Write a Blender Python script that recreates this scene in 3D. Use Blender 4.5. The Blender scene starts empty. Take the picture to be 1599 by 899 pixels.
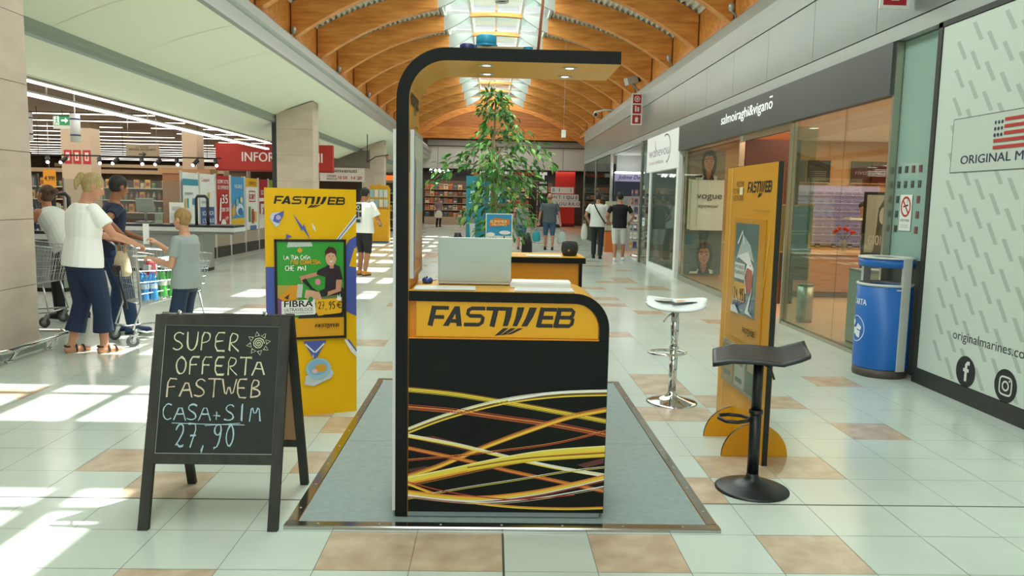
import bpy, bmesh, math, random
from mathutils import Vector, Matrix, Euler
random.seed(7)
PI = math.pi
S = bpy.context.scene
COL = S.collection
# ------------------------------------------------------------------ camera
cam = bpy.data.objects.new('camera', bpy.data.cameras.new('camera'))
COL.objects.link(cam); S.camera = cam
cam.data.sensor_width = 36; cam.data.lens = 36*1200/1599
cam.data.clip_start = .05; cam.data.clip_end = 300
def camera_matrix():
    v = Vector((770-799.5, 449.5-313, -1200)).normalized()
    u = Vector((1, -.0203, 0)).cross(v).normalized()
    r = v.cross(u)
    m = Matrix((r, v, u)).to_4x4(); m.translation = (0, 0, 1.5)
    return m
cam.matrix_world = camera_matrix()
# ------------------------------------------------------------------ light
S.view_settings.view_transform = 'Standard'; S.view_settings.look = 'None'
S.view_settings.exposure = 0.0; S.view_settings.gamma = 1
S.view_settings.use_curve_mapping = False
W = bpy.data.worlds.new('sky'); S.world = W; W.use_nodes = True
W.node_tree.nodes['Background'].inputs[0].default_value = (.90, 1, .97, 1)
W.node_tree.nodes['Background'].inputs[1].default_value = 1.0
def sun(d, e, ang=.6):
    l = bpy.data.lights.new('sun', 'SUN'); l.energy = e; l.angle = math.radians(ang); l.color = (1, .97, .90)
    o = bpy.data.objects.new('sun', l); COL.objects.link(o)
    o.rotation_euler = Vector(d).to_track_quat('-Z', 'Y').to_euler()
sun((-.42, -.22, -.93), 16.0)
def area(name, loc, sx, sy, e, c=(1, 1, 1), d=(0, 0, -1)):
    l = bpy.data.lights.new(name, 'AREA'); l.shape = 'RECTANGLE'; l.size = sx; l.size_y = sy; l.energy = e; l.color = c
    o = bpy.data.objects.new(name, l); COL.objects.link(o); o.location = loc
    o.rotation_euler = Vector(d).to_track_quat('-Z', 'Y').to_euler()
    return o
area('skylight_daylight', (0, 12.5, 6.02), 2.2, 44, 1600, (.90, 1, .96))
area('far_hall_fill', (0, 40.3, 7.9), 4, 8, 500, (.95, 1, .93))  # added fill lamp below the closed far hall ceiling, no opening above it
area('supermarket_lamps', (-11.5, 20, 3.2), 9, 22, 1200, (1, .93, .82))
area('optician_lamps', (6.6, 11.2, 2.74), 4.5, 6.5, 340, (1, .72, .5))
area('bookshop_lamps', (0, 47.2, 3.3), 10, 2.0, 160, (1, .9, .8))
area('side_shop_lamps', (6, 22, 2.9), 4, 5, 70, (.95, 1, 1))

# ------------------------------------------------------------------ materials
def lin(h):
    if not isinstance(h, str): return tuple(h)
    h = h.lstrip('#')
    f = lambda c: c/12.92 if c <= .04045 else ((c+.055)/1.055)**2.4
    return tuple(f(int(h[i:i+2], 16)/255) for i in (0, 2, 4))
MC = {}
def M(c, r=.55, metal=0., emit=0., spec=.5, coat=0.):
    k = (c, r, metal, emit, spec, coat)
    if k in MC: return MC[k]
    m = bpy.data.materials.new('paint_%s' % (c if isinstance(c, str) else 'mix')); m.use_nodes = True
    b = m.node_tree.nodes['Principled BSDF']; L = lin(c)
    b.inputs['Base Color'].default_value = (*L, 1); b.inputs['Roughness'].default_value = r
    b.inputs['Metallic'].default_value = metal; b.inputs['Specular IOR Level'].default_value = spec
    if coat: b.inputs['Coat Weight'].default_value = coat
    if emit:
        b.inputs['Emission Color'].default_value = (*L, 1); b.inputs['Emission Strength'].default_value = emit
    m.diffuse_color = (*L, 1); MC[k] = m
    return m
def noisy(name, c1, c2, r=.5, scale=4., stretch=(1, 1, 1), detail=5, lo=.35, hi=.65, metal=0., spec=.5, bump=0., rot=(0, 0, 0), kind='noise'):
    m = bpy.data.materials.new(name); m.use_nodes = True; n = m.node_tree; b = n.nodes['Principled BSDF']
    tc = n.nodes.new('ShaderNodeTexCoord'); mp = n.nodes.new('ShaderNodeMapping'); mp.inputs['Scale'].default_value = stretch
    mp.inputs['Rotation'].default_value = rot
    t = n.nodes.new('ShaderNodeTexNoise'); t.inputs['Scale'].default_value = scale; t.inputs['Detail'].default_value = detail
    cr = n.nodes.new('ShaderNodeValToRGB'); e = cr.color_ramp.elements
    e[0].position = lo; e[1].position = hi; e[0].color = (*lin(c1), 1); e[1].color = (*lin(c2), 1)
    n.links.new(tc.outputs['Object'], mp.inputs[0]); n.links.new(mp.outputs[0], t.inputs[0])
    n.links.new(t.outputs[0], cr.inputs[0]); n.links.new(cr.outputs[0], b.inputs['Base Color'])
    b.inputs['Roughness'].default_value = r; b.inputs['Metallic'].default_value = metal; b.inputs['Specular IOR Level'].default_value = spec
    if bump:
        bp = n.nodes.new('ShaderNodeBump'); bp.inputs['Strength'].default_value = bump; bp.inputs['Distance'].default_value = .01
        n.links.new(t.outputs[0], bp.inputs['Height']); n.links.new(bp.outputs[0], b.inputs['Normal'])
    return m
def glassy(name, tint, frosted=0., refl=.12):
    """a thin pane: lets light straight through, reflects by angle; frosted adds a milky share"""
    m = bpy.data.materials.new(name); m.use_nodes = True; n = m.node_tree
    for x in list(n.nodes): n.nodes.remove(x)
    o = n.nodes.new('ShaderNodeOutputMaterial'); tr = n.nodes.new('ShaderNodeBsdfTransparent'); gl = n.nodes.new('ShaderNodeBsdfGlossy')
    tr.inputs[0].default_value = (*lin(tint), 1); gl.inputs['Roughness'].default_value = .02
    fr = n.nodes.new('ShaderNodeLayerWeight'); fr.inputs[0].default_value = .22
    mu = n.nodes.new('ShaderNodeMath'); mu.operation = 'MULTIPLY_ADD'; mu.inputs[1].default_value = .30; mu.inputs[2].default_value = refl*.25
    mx = n.nodes.new('ShaderNodeMixShader'); n.links.new(fr.outputs['Fresnel'], mu.inputs[0]); n.links.new(mu.outputs[0], mx.inputs[0])
    src = tr
    if frosted:
        df = n.nodes.new('ShaderNodeBsdfDiffuse'); df.inputs[0].default_value = (*lin(tint), 1)
        m2 = n.nodes.new('ShaderNodeMixShader'); m2.inputs[0].default_value = frosted
        n.links.new(tr.outputs[0], m2.inputs[1]); n.links.new(df.outputs[0], m2.inputs[2]); src = m2
    n.links.new(src.outputs[0], mx.inputs[1]); n.links.new(gl.outputs[0], mx.inputs[2]); n.links.new(mx.outputs[0], o.inputs[0])
    return m
WOOD = noisy('glulam_spruce', 'b86a28', 'eda650', .5, 2.0, (1.0, 7, 7), 6, .22, .82)
WOODK = noisy('spruce_cladding', 'a2622c', 'cf8a48', .55, 1.6, (.6, 1, 14), 5, .3, .7)
TILE = noisy('pale_floor_tile', 'bdc7bd', 'c8d2c8', .17, 1.3, (1, 1, 1), 4, .3, .7, spec=.55)
TILEB = noisy('beige_marble_tile', 'b39c84', 'cab79f', .18, 7, (1, 1, 1), 8, .35, .7, spec=.55)
STONE = noisy('pink_stone_cladding', 'bfae9c', 'd2c2b0', .45, 2.2, (1, 1, 2.5), 8, .3, .75)
GROUT = M('75736b', .9)
GLASS = glassy('shop_glass', 'e2efe9', 0, .10)
GLASSD = glassy('tinted_shop_glass', 'c4d2cc', 0, .2)
PLEXI = glassy('clear_acrylic', 'eef2f0', .06, .1)
FROST = glassy('frosted_teal_glass', 'a6c6ba', .75, .12)
SKYG = glassy('skylight_glass', 'ffffff', 0, .02)
CHROME = M('d8dad8', .08, 1.)
STEEL = M('b9bdbb', .28, 1.)
WIRE = M('b4b8b6', .3, .9)
BLACK = M('15170f', .5)
KBLACK = noisy('dark_laminate', '0a0e0a', '10140f', .5, 3, (1, 1, 1), 4, .3, .7, spec=.22)
YEL = M('e0a30a', .38)
ORA = M('d98b06', .4)
AMB = M('d79c12', .42)
WHITE = M('e8eae4', .6)
GREYM = M('a7aeab', .32, .55)
LED = M('fff3e0', .5, 0, 4.)
LEDW = M('ffffff', .5, 0, 6.)
DGREY = M('3c4240', .45)
RED = M('b01c17', .45)
RUB = M('1b1c1c', .7)
# ------------------------------------------------------------------ mesh builder
class MB:
    def __init__(s): s.v = []; s.f = []; s.m = []; s.mats = []; s.sm = []; s.x = None
    def mi(s, m):
        if m not in s.mats: s.mats.append(m)
        return s.mats.index(m)
    def add(s, vs, fs, m, smooth=False):
        b = len(s.v); i = s.mi(m)
        s.v += [Vector(p) if s.x is None else s.x @ Vector(p) for p in vs]
        for f in fs: s.f.append([b+k for k in f]); s.m.append(i); s.sm.append(smooth)
        return s
    def box(s, x0, x1, y0, y1, z0, z1, m):
        vs = [(x, y, z) for z in (z0, z1) for y in (y0, y1) for x in (x0, x1)]
        return s.add(vs, [(0, 2, 3, 1), (4, 5, 7, 6), (0, 1, 5, 4), (2, 6, 7, 3), (0, 4, 6, 2), (1, 3, 7, 5)], m)
    def cbox(s, c, d, m, rz=0, rx=0, ry=0):
        R = Euler((rx, ry, rz)).to_matrix(); c = Vector(c)
        vs = [c + R @ Vector((x*d[0]/2, y*d[1]/2, z*d[2]/2)) for z in (-1, 1) for y in (-1, 1) for x in (-1, 1)]
        return s.add(vs, [(0, 2, 3, 1), (4, 5, 7, 6), (0, 1, 5, 4), (2, 6, 7, 3), (0, 4, 6, 2), (1, 3, 7, 5)], m)
    def prism(s, poly, a, b, m, axis='y', mcap=None, msides=None):
        """extrude a 2-D outline from a to b along an axis; poly coords are the other two axes in order"""
        n = len(poly)
        P = {'y': lambda p, t: (p[0], t, p[1]), 'x': lambda p, t: (t, p[0], p[1]), 'z': lambda p, t: (p[0], p[1], t)}[axis]
        s.add([P(p, a) for p in poly], [tuple(range(n))], mcap or m); s.add([P(p, b) for p in poly], [tuple(reversed(range(n)))], mcap or m)
        for i in range(n):
            j = (i+1) % n
            s.add([P(poly[i], a), P(poly[j], a), P(poly[j], b), P(poly[i], b)], [(0, 1, 2, 3)], msides[i] if msides and msides.get(i) else m)
        return s
    def tube(s, pts, r, m, n=8, closed=False, caps=True):
        pts = [Vector(p) for p in pts]; N = len(pts); rs = r if isinstance(r, (list, tuple)) else [r]*N
        vs = []; up = Vector((0, 0, 1)); prev = None
        for i, p in enumerate(pts):
            if closed: t = pts[(i+1) % N]-pts[i-1]
            else: t = pts[min(i+1, N-1)]-pts[max(i-1, 0)]
            if t.length < 1e-9: t = Vector((0, 0, 1))
            t.normalize()
            if prev is None:
                a = t.cross(up)
                if a.length < .05: a = t.cross(Vector((1, 0, 0)))
            else: a = prev - t*prev.dot(t)
            a.normalize(); prev = a; b = t.cross(a)
            for k in range(n):
                w = 2*PI*k/n; vs.append(p + a*math.cos(w)*rs[i] + b*math.sin(w)*rs[i])
        fs = []
        for i in range(N if closed else N-1):
            j = (i+1) % N
            for k in range(n): q = (k+1) % n; fs.append((i*n+k, i*n+q, j*n+q, j*n+k))
        if caps and not closed: fs += [tuple(reversed(range(n))), tuple(range((N-1)*n, N*n))]
        return s.add(vs, fs, m, n > 5)
    def cyl(s, p0, p1, r, m, r1=None, n=20): return s.tube([p0, p1], [r, r if r1 is None else r1], m, n)
    def lathe(s, prof, m, c=(0, 0, 0), n=28, smooth=True, a0=0, a1=2*PI):
        vs = []; full = abs(a1-a0-2*PI) < 1e-6; K = n if full else n+1
        for r, z in prof:
            for k in range(K): w = a0+(a1-a0)*k/n; vs.append((c[0]+r*math.cos(w), c[1]+r*math.sin(w), c[2]+z))
        fs = []
        for i in range(len(prof)-1):
            for k in range(n):
                q = (k+1) % K if full else k+1
                fs.append((i*K+k, i*K+q, (i+1)*K+q, (i+1)*K+k))
        return s.add(vs, fs, m, smooth)
    def ball(s, c, r, m, n=14, k=8):
        r = (r, r, r) if not isinstance(r, (tuple, list)) else r; vs = []; fs = []
        for i in range(k+1):
            t = PI*i/k
            for j in range(n): w = 2*PI*j/n; vs.append((c[0]+r[0]*math.sin(t)*math.cos(w), c[1]+r[1]*math.sin(t)*math.sin(w), c[2]+r[2]*math.cos(t)))
        for i in range(k):
            for j in range(n): q = (j+1) % n; fs.append((i*n+j, (i+1)*n+j, (i+1)*n+q, i*n+q))
        return s.add(vs, fs, m, True)
    def build(s, name, parent=None, loc=(0, 0, 0), rz=0., bevel=0.):
        me = bpy.data.meshes.new(name); me.from_pydata([tuple(v) for v in s.v], [], s.f)
        for m in s.mats: me.materials.append(m)
        me.polygons.foreach_set('material_index', s.m); me.polygons.foreach_set('use_smooth', s.sm)
        bm = bmesh.new(); bm.from_mesh(me); bmesh.ops.remove_doubles(bm, verts=bm.verts, dist=1e-6)
        if bm.faces: bmesh.ops.recalc_face_normals(bm, faces=bm.faces) if s.x == 'fix' else None
        bm.to_mesh(me); bm.free()
        o = bpy.data.objects.new(name, me); COL.objects.link(o); o.location = loc; o.rotation_euler = (0, 0, rz)
        if parent: o.parent = parent
        if bevel:
            b = o.modifiers.new('bevel', 'BEVEL'); b.width = bevel; b.segments = 2; b.limit_method = 'ANGLE'
        return o
def tag(o, label, cat, group=None, kind=None):
    o['label'] = label; o['category'] = cat
    if group: o['group'] = group
    if kind: o['kind'] = kind
    return o
def T(name, label, cat, loc=(0, 0, 0), rz=0., group=None):
    o = bpy.data.objects.new(name, None); COL.objects.link(o); o.location = loc; o.rotation_euler = (0, 0, rz); o.empty_display_size = .1
    return tag(o, label, cat, group)
def struct(mb, name):
    o = mb.build(name); o['kind'] = 'structure'; return o
def copy_tree(o, parent=None):
    c = o.copy(); COL.objects.link(c)
    if parent: c.parent = parent
    for ch in o.children: copy_tree(ch, c)
    return c
def arc(cx, cy, r, a0, a1, n=10, ry=None):
    ry = r if ry is None else ry
    return [(cx+r*math.cos(a0+(a1-a0)*i/n), cy+ry*math.sin(a0+(a1-a0)*i/n)) for i in range(n+1)]
# ------------------------------------------------------------------ flat print on a surface
STROKE = {
 'A': [[(0, 0), (.45, 1), (.9, 0)], [(.2, .38), (.72, .38)]], 'B': [[(.1, 0), (.1, 1), (.6, .95), (.65, .65), (.1, .52), (.7, .42), (.72, .1), (.1, 0)]],
 'C': [[(.75, .9), (.4, 1), (.08, .7), (.08, .3), (.4, 0), (.78, .1)]], 'D': [[(.1, 0), (.1, 1), (.6, .85), (.75, .5), (.6, .12), (.1, 0)]],
 'E': [[(.72, 1), (.1, 1), (.1, 0), (.75, 0)], [(.1, .52), (.6, .52)]], 'F': [[(.75, 1), (.1, 1), (.1, 0)], [(.1, .55), (.6, .55)]],
 'G': [[(.75, .85), (.4, 1), (.08, .7), (.08, .3), (.4, 0), (.75, .15), (.75, .45), (.45, .45)]], 'H': [[(.1, 0), (.1, 1)], [(.7, 0), (.7, 1)], [(.1, .5), (.7, .5)]],
 'I': [[(.4, 0), (.4, 1)]], 'L': [[(.1, 1), (.1, 0), (.7, 0)]], 'M': [[(.05, 0), (.15, 1), (.45, .35), (.75, 1), (.88, 0)]], 'N': [[(.1, 0), (.1, 1), (.7, 0), (.7, 1)]],
 'O': [[(.4, 1), (.1, .8), (.05, .4), (.25, .03), (.55, .03), (.78, .35), (.72, .8), (.4, 1)]], 'P': [[(.12, 0), (.12, 1), (.6, .97), (.72, .75), (.55, .5), (.12, .45)]],
 'Q': [[(.4, 1), (.08, .7), (.08, .3), (.4, 0), (.72, .3), (.72, .7), (.4, 1)], [(.5, .25), (.8, -.05)]], 'R': [[(.12, 0), (.12, 1), (.6, .96), (.68, .75), (.5, .52), (.12, .48), (.75, 0)]],
 'S': [[(.75, .88), (.45, 1), (.12, .85), (.15, .6), (.65, .42), (.75, .18), (.4, 0), (.05, .1)]], 'T': [[(0, 1), (.85, 1)], [(.42, 1), (.42, 0)]],
 'U': [[(.1, 1), (.1, .25), (.35, 0), (.6, .1), (.75, .4), (.75, 1)]], 'V': [[(.05, 1), (.4, 0), (.78, 1)]], 'W': [[(0, 1), (.25, 0), (.48, .7), (.72, 0), (.98, 1)]],
 'Z': [[(.05, 1), (.75, 1), (.05, 0), (.75, 0)]], '2': [[(.1, .75), (.3, 1), (.6, .95), (.65, .65), (.4, .3), (.1, .02), (.25, .12), (.45, 0), (.72, .06)]],
 '7': [[(.1, 1), (.7, 1), (.3, 0)], [(.25, .5), (.65, .5)]], '9': [[(.65, .7), (.4, .5), (.15, .65), (.2, .95), (.55, 1), (.66, .7), (.5, .05), (.2, -.05)]],
 '0': [[(.4, 1), (.12, .7), (.12, .3), (.35, 0), (.62, .25), (.65, .7), (.4, 1)]], '4': [[(.55, 0), (.55, 1), (.08, .35), (.8, .35)]], '5': [[(.7, 1), (.2, 1), (.15, .55), (.5, .6), (.7, .3), (.45, 0), (.1, .05)]],
 '3': [[(.1, .95), (.6, .95), (.35, .55), (.7, .3), (.4, 0), (.08, .08)]], '1': [[(.2, .8), (.45, 1), (.45, 0)]], ',': [[(.3, .08), (.18, -.2)]], '.': [[(.3, .0), (.36, .05)]],
 '+': [[(.15, .3), (.65, .3)], [(.4, .52), (.4, .08)]], ' ': [], '-': [[(.1, .45), (.6, .45)]], '%': [[(.05, 0), (.8, 1)], [(.1, .8), (.25, .95)], [(.6, .1), (.75, .2)]]}
TXT = {}
def text_mesh(body, bold=0.):
    k = (body, bold)
    if k not in TXT:
        cu = bpy.data.curves.new('lettering', 'FONT'); cu.body = body; cu.size = 1; cu.offset = bold; cu.resolution_u = 3
        o = bpy.data.objects.new('lettering', cu); me = bpy.data.meshes.new_from_object(o)
        vs = [(v.co.x, v.co.y) for v in me.vertices]; fs = [tuple(p.vertices) for p in me.polygons]
        bpy.data.objects.remove(o); bpy.data.curves.remove(cu); bpy.data.meshes.remove(me)
        xs = [v[0] for v in vs] or [0, 1]; ys = [v[1] for v in vs] or [0, 1]
        TXT[k] = (vs, fs, min(xs), max(xs), min(ys), max(ys))
    return TXT[k]
class PR:
    """draws on the plane o + x*u + y*v, each layer a hair above the last"""
    def __init__(s, mb, o, u, v, eps=.0008):
        s.mb = mb; s.o = Vector(o); s.u = Vector(u).normalized(); s.v = Vector(v).normalized(); s.n = s.u.cross(s.v).normalized(); s.k = 1; s.eps = eps
        s.fold = None
    def P(s, x, y):
        return s.o + s.u*x + s.v*y + s.n*s.eps*s.k
    def poly(s, pts, m): s.mb.add([s.P(*p) for p in pts], [tuple(range(len(pts)))], m); s.k += 1; return s
    def many(s, polys, m):
        for p in polys: s.mb.add([s.P(*q) for q in p], [tuple(range(len(p)))], m)
        s.k += 1
    def rect(s, x0, y0, x1, y1, m): return s.poly([(x0, y0), (x1, y0), (x1, y1), (x0, y1)], m)
    def ell(s, x, y, rx, ry, m, n=20): return s.poly([(x+rx*math.cos(2*PI*i/n), y+ry*math.sin(2*PI*i/n)) for i in range(n)], m)
    def line(s, pts, w, m, step=True, closed=False):
        n = len(pts); L = []; Rr = []
        for i in range(n):
            a = pts[(i-1) % n if closed else max(i-1, 0)]; b = pts[(i+1) % n if closed else min(i+1, n-1)]
            dx, dy = b[0]-a[0], b[1]-a[1]; l = math.hypot(dx, dy) or 1; ww = w[i] if isinstance(w, list) else w
            nx, ny = -dy/l*ww/2, dx/l*ww/2
            L.append((pts[i][0]+nx, pts[i][1]+ny)); Rr.append((pts[i][0]-nx, pts[i][1]-ny))
        for i in range(n if closed else n-1):
            j = (i+1) % n
            s.mb.add([s.P(*L[i]), s.P(*Rr[i]), s.P(*Rr[j]), s.P(*L[j])], [(0, 1, 2, 3)], m)
        if step: s.k += 1
        return s
    def frame(s, x0, y0, x1, y1, w, m):
        s.many([[(x0, y0), (x1, y0), (x1, y0+w), (x0, y0+w)], [(x0, y1-w), (x1, y1-w), (x1, y1), (x0, y1)], [(x0, y0+w), (x0+w, y0+w), (x0+w, y1-w), (x0, y1-w)], [(x1-w, y0+w), (x1, y0+w), (x1, y1-w), (x1-w, y1-w)]], m); return s
    def text(s, body, x, y, h, m, w=None, bold=0., shear=0., align='l'):
        vs, fs, x0, x1, y0, y1 = text_mesh(body, 0.)
        bold = min(bold*1.6, .05)
        sc = h/.72; sx = (w/(x1-x0)) if w else sc
        off = -x0*sx if align == 'l' else (-(x0+x1)/2*sx if align == 'c' else -x1*sx)
        for q in ((0,) if not bold else (-.5, 0, .5)):
            s.mb.add([s.P(x+off+a*sx+b*sc*shear+q*bold*sc, y+b*sc+q*bold*sc*.3) for a, b in vs], fs, m); s.k += .2
        s.k += 1; return s
    def chalk(s, body, x, y, h, w, m, t, adv=.98, jit=.045, n=3):
        rd = random.Random(body)
        for ch in body:
            for st in STROKE.get(ch, []):
                for q in range(n):
                    pts = [(x+(a+rd.uniform(-jit, jit))*w, y+(b+rd.uniform(-jit, jit))*h) for a, b in st]
                    s.line(smooth2(pts), t*rd.uniform(.6, 1.1), m, step=False); s.k += .12
            x += w*adv
            s.k += .1
        s.k += 1
    def logo(s, x, y, w, h, m, tail=True):
        """the slanted FASTWEB wordmark whose W is three rising strokes over three short ones"""
        sh = .22; t = .19
        def q(a, b): return (x+(a+sh*b*h/w*1.0)*w, y+b*h)
        u = h*t
        def ln(pts, k=1.): s.line([q(*p) for p in pts], u*k, m, step=False); s.k += .05
        c = .118
        def pg(*pts): s.mb.add([s.P(*q(*p)) for p in pts], [tuple(range(len(pts)))], m); s.k += .05
        ln([(.016, 0), (.016, 1)], 1.35); ln([(.0, .91), (c, .91)]); ln([(.01, .45), (c*.85, .45)])
        a = .105; pg((a, 0), (a+.04, 0), (a+.082, 1), (a+.05, 1)); pg((a+.095, 0), (a+.132, 0), (a+.085, 1), (a+.05, 1)); ln([(a+.025, .26), (a+.115, .26)])
        a = .258; ln([(a+c*.95, .91), (a+.02, .91), (a, .82), (a, .62), (a+.02, .53), (a+c*.8, .53), (a+c*.95, .44), (a+c*.95, .2), (a+c*.8, .09), (a-.01, .09)])
        a = .378; ln([(a, .91), (a+c*1.18, .91)]); ln([(a+c*.58, 0), (a+c*.58, .95)], 1.35)
        for (t0, t1, b0, b1) in ((.513, .558, .520, .555), (.592, .640, .588, .620), (.676, .728, .650, .690)):
            pg((t0, 1), (t1, 1), ((t1+b1)/2+.006, .5), (b1, .04), (b0, .04), ((t0+b0)/2+.004, .5))
        if tail:
            for i in range(3):
                b = .528+i*.052; pg((b, -.06), (b+.036, -.06), (b-.012-.012*i, -.42+.03*i), (b-.05-.012*i, -.46+.03*i))
        a = .768; ln([(a, 0), (a, 1)], 1.25); ln([(a-.01, .91), (a+c*.86, .91)]); ln([(a, .5), (a+c*.75, .5)]); ln([(a-.01, .09), (a+c*.84, .09)])
        a = .888; ln([(a, 0), (a, 1)], 1.25); ln([(a-.01, .91), (a+c*.72, .91), (a+c*.85, .82), (a+c*.85, .62), (a+c*.7, .52), (a, .52)]); ln([(a+c*.7, .52), (a+c*.92, .42), (a+c*.92, .2), (a+c*.78, .09), (a-.01, .09)])
        s.k += 1
def smooth2(pts):
    if len(pts) < 3: return pts
    o = [pts[0]]
    for a, b in zip(pts, pts[1:]): o += [(a[0]*.75+b[0]*.25, a[1]*.75+b[1]*.25), (a[0]*.25+b[0]*.75, a[1]*.25+b[1]*.75)]
    return o+[pts[-1]]
ORD = ['nearest', 'second', 'third', 'fourth', 'fifth', 'sixth', 'seventh', 'eighth', 'ninth', 'tenth', 'eleventh', 'twelfth', 'thirteenth', 'fourteenth', 'fifteenth', 'sixteenth', 'seventeenth', 'eighteenth']
# ================================================================== the hall
BROWN = {(-10, 7), (-6, 3), (-5, 2), (-4, -1), (-4, 6), (-4, 13), (-3, 3), (-3, 5), (-3, 10), (-2, 0), (-1, 0), (1, 0), (2, 2), (2, 6), (3, 0), (3, 3), (3, 6), (3, 8), (3, 9), (3, 15), (4, 3), (4, 7), (5, 7), (6, 5), (7, 9), (2, 15), (1, 15)}
mb = MB(); rd = random.Random(3)
for i in range(-16, 10):
    for j in range(-20, 118):
        x, y = .069+.3855*i, 2.98+.367*j
        br = (i, j) in BROWN or (j > 16 and -6 < i < 8 and rd.random() < .14) or (j > 10 and i in (-9, -10) and rd.random() < .2)
        g = .0016
        mb.add([(x+g, y+g, 0), (x+.3855-g, y+g, 0), (x+.3855-g, y+.367-g, 0), (x+g, y+.367-g, 0)], [(0, 1, 2, 3)], TILEB if br else TILE)
mb.box(-24, 14, -8, 50, -.1, -.002, GROUT)
mb.add([(-24, -8, -.0005), (-6.1, -8, -.0005), (-6.1, 50, -.0005), (-24, 50, -.0005)], [(0, 1, 2, 3)], M('b9b8ae', .3))
mb.add([(3.92, -8, -.0005), (14, -8, -.0005), (14, 50, -.0005), (3.92, 50, -.0005)], [(0, 1, 2, 3)], M('c39a7c', .35))
struct(mb, 'floor')
# thick expansion joints in the paving
mb = MB(); mb.box(-6, 3.9, 3.704, 3.712, -.001, .0006, M('4a4b45', .9)); mb.box(.064, .074, -8, 3.34, -.001, .0006, M('4a4b45', .9)); struct(mb, 'floor_joint')
# arches
def zb(x): return 5.65-(6.3-math.sqrt(6.3**2-x*x))
def dp(x): return .34+.0215*x*x      # the beams deepen towards their feet
ARCHY = [14.74+2.15*k for k in range(-9, 10)]; YE = 34.6
GUS = M('a3a9a2', .5)
for y in ARCHY:
    mb = MB()
    for sgn in (-1, 1):
        xs = [1.25+(3.78-1.25)*i/14 for i in range(15)]
        po = [(sgn*x, zb(x)) for x in xs]+[(sgn*x, zb(x)+dp(x)) for x in reversed(xs)]
        mb.prism(po if sgn > 0 else po[::-1], y, y+.19, WOOD)
        xs = [.62+(1.25-.62)*i/8 for i in range(9)]
        lo = [(sgn*x, zb(x)+.02+.26*((1.25-x)/.63)**1.6) for x in xs]
        po = lo+[(sgn*x, zb(x)+dp(x)-.01) for x in reversed(xs)]
        mb.prism(po if sgn > 0 else po[::-1], y+.06, y+.13, GUS)
    xs = [-.62+1.24*i/10 for i in range(11)]
    mb.prism([(x, zb(x)+.25) for x in xs]+[(x, zb(x)+.34) for x in reversed(xs)], y+.03, y+.16, WOOD)
    struct(mb, 'roof_arch_beam')
# corrugated deck, both slopes
mb = MB(); DECK = M('d9dccf', .5)
for sgn in (-1, 1):
    n = 46; pts = []
    for i in range(n+1):
        x = 1.25+(3.9-1.25)*i/n; h = .0 if (i//1) % 2 == 0 else .06
        for dx in (-.012, .012): pts.append((sgn*(x+dx*(1 if i % 2 else 1)), zb(min(x, 3.95))+dp(x)+.004+h))
    vs = [(p[0], yy, p[1]) for yy in (-5, YE) for p in pts]; N = len(pts)
    mb.add(vs, [(k, k+1, N+k+1, N+k) for k in range(N-1)], DECK)
    mb.add([(sgn*1.24, -5, 6.7), (sgn*4.2, -5, 6.0), (sgn*4.2, YE, 6.0), (sgn*1.24, YE, 6.7)], [(0, 1, 2, 3)], DECK)
struct(mb, 'ceiling')
for sgn, nm in ((-1, 'trim_left'), (1, 'trim_right')):
    mb = MB(); mb.box(sgn*3.86-.05, sgn*3.86+.05, -5, YE, 4.3, 5.2, WOOD); struct(mb, nm)
# skylight
mb = MB(); WF = M('eef2ee', .4)
for sgn in (-1, 1):
    mb.box(sgn*1.27-.03, sgn*1.27+.03, -5, YE, 5.86, 6.75, GUS)
    mb.box(sgn*.62-.035, sgn*.62+.035, -5, YE, 5.98, 6.2, WF)
mb.box(-.03, .03, -5, YE, 6.08, 6.2, WF)
for y in ARCHY:
    mb.box(-1.26, 1.26, y+1.0, y+1.07, 6.12, 6.2, WF)
struct(mb, 'skylight_frame')
mb = MB(); mb.add([(-1.27, -5, 6.22), (1.27, -5, 6.22), (1.27, YE, 6.22), (-1.27, YE, 6.22)], [(0, 1, 2, 3)], SKYG); struct(mb, 'skylight_window')
TRL = bpy.data.materials.new('frosted_skylight_panel'); TRL.use_nodes = True; n_ = TRL.node_tree; [n_.nodes.remove(x) for x in list(n_.nodes)]
o_ = n_.nodes.new('ShaderNodeOutputMaterial'); t_ = n_.nodes.new('ShaderNodeBsdfTranslucent'); t_.inputs[0].default_value = (.55, .66, .62, 1); d_ = n_.nodes.new('ShaderNodeBsdfDiffuse'); d_.inputs[0].default_value = (.8, .84, .82, 1); x_ = n_.nodes.new('ShaderNodeMixShader'); x_.inputs[0].default_value = .5
n_.links.new(t_.outputs[0], x_.inputs[1]); n_.links.new(d_.outputs[0], x_.inputs[2]); n_.links.new(x_.outputs[0], o_.inputs[0])
mb = MB()
for y in [ARCHY[0]-2.15]+ARCHY: mb.box(-1.24, 1.24, max(-5, y+1.30), min(YE, y+2.50), 6.225, 6.235, TRL)
struct(mb, 'skylight_frosted_window')
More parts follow.
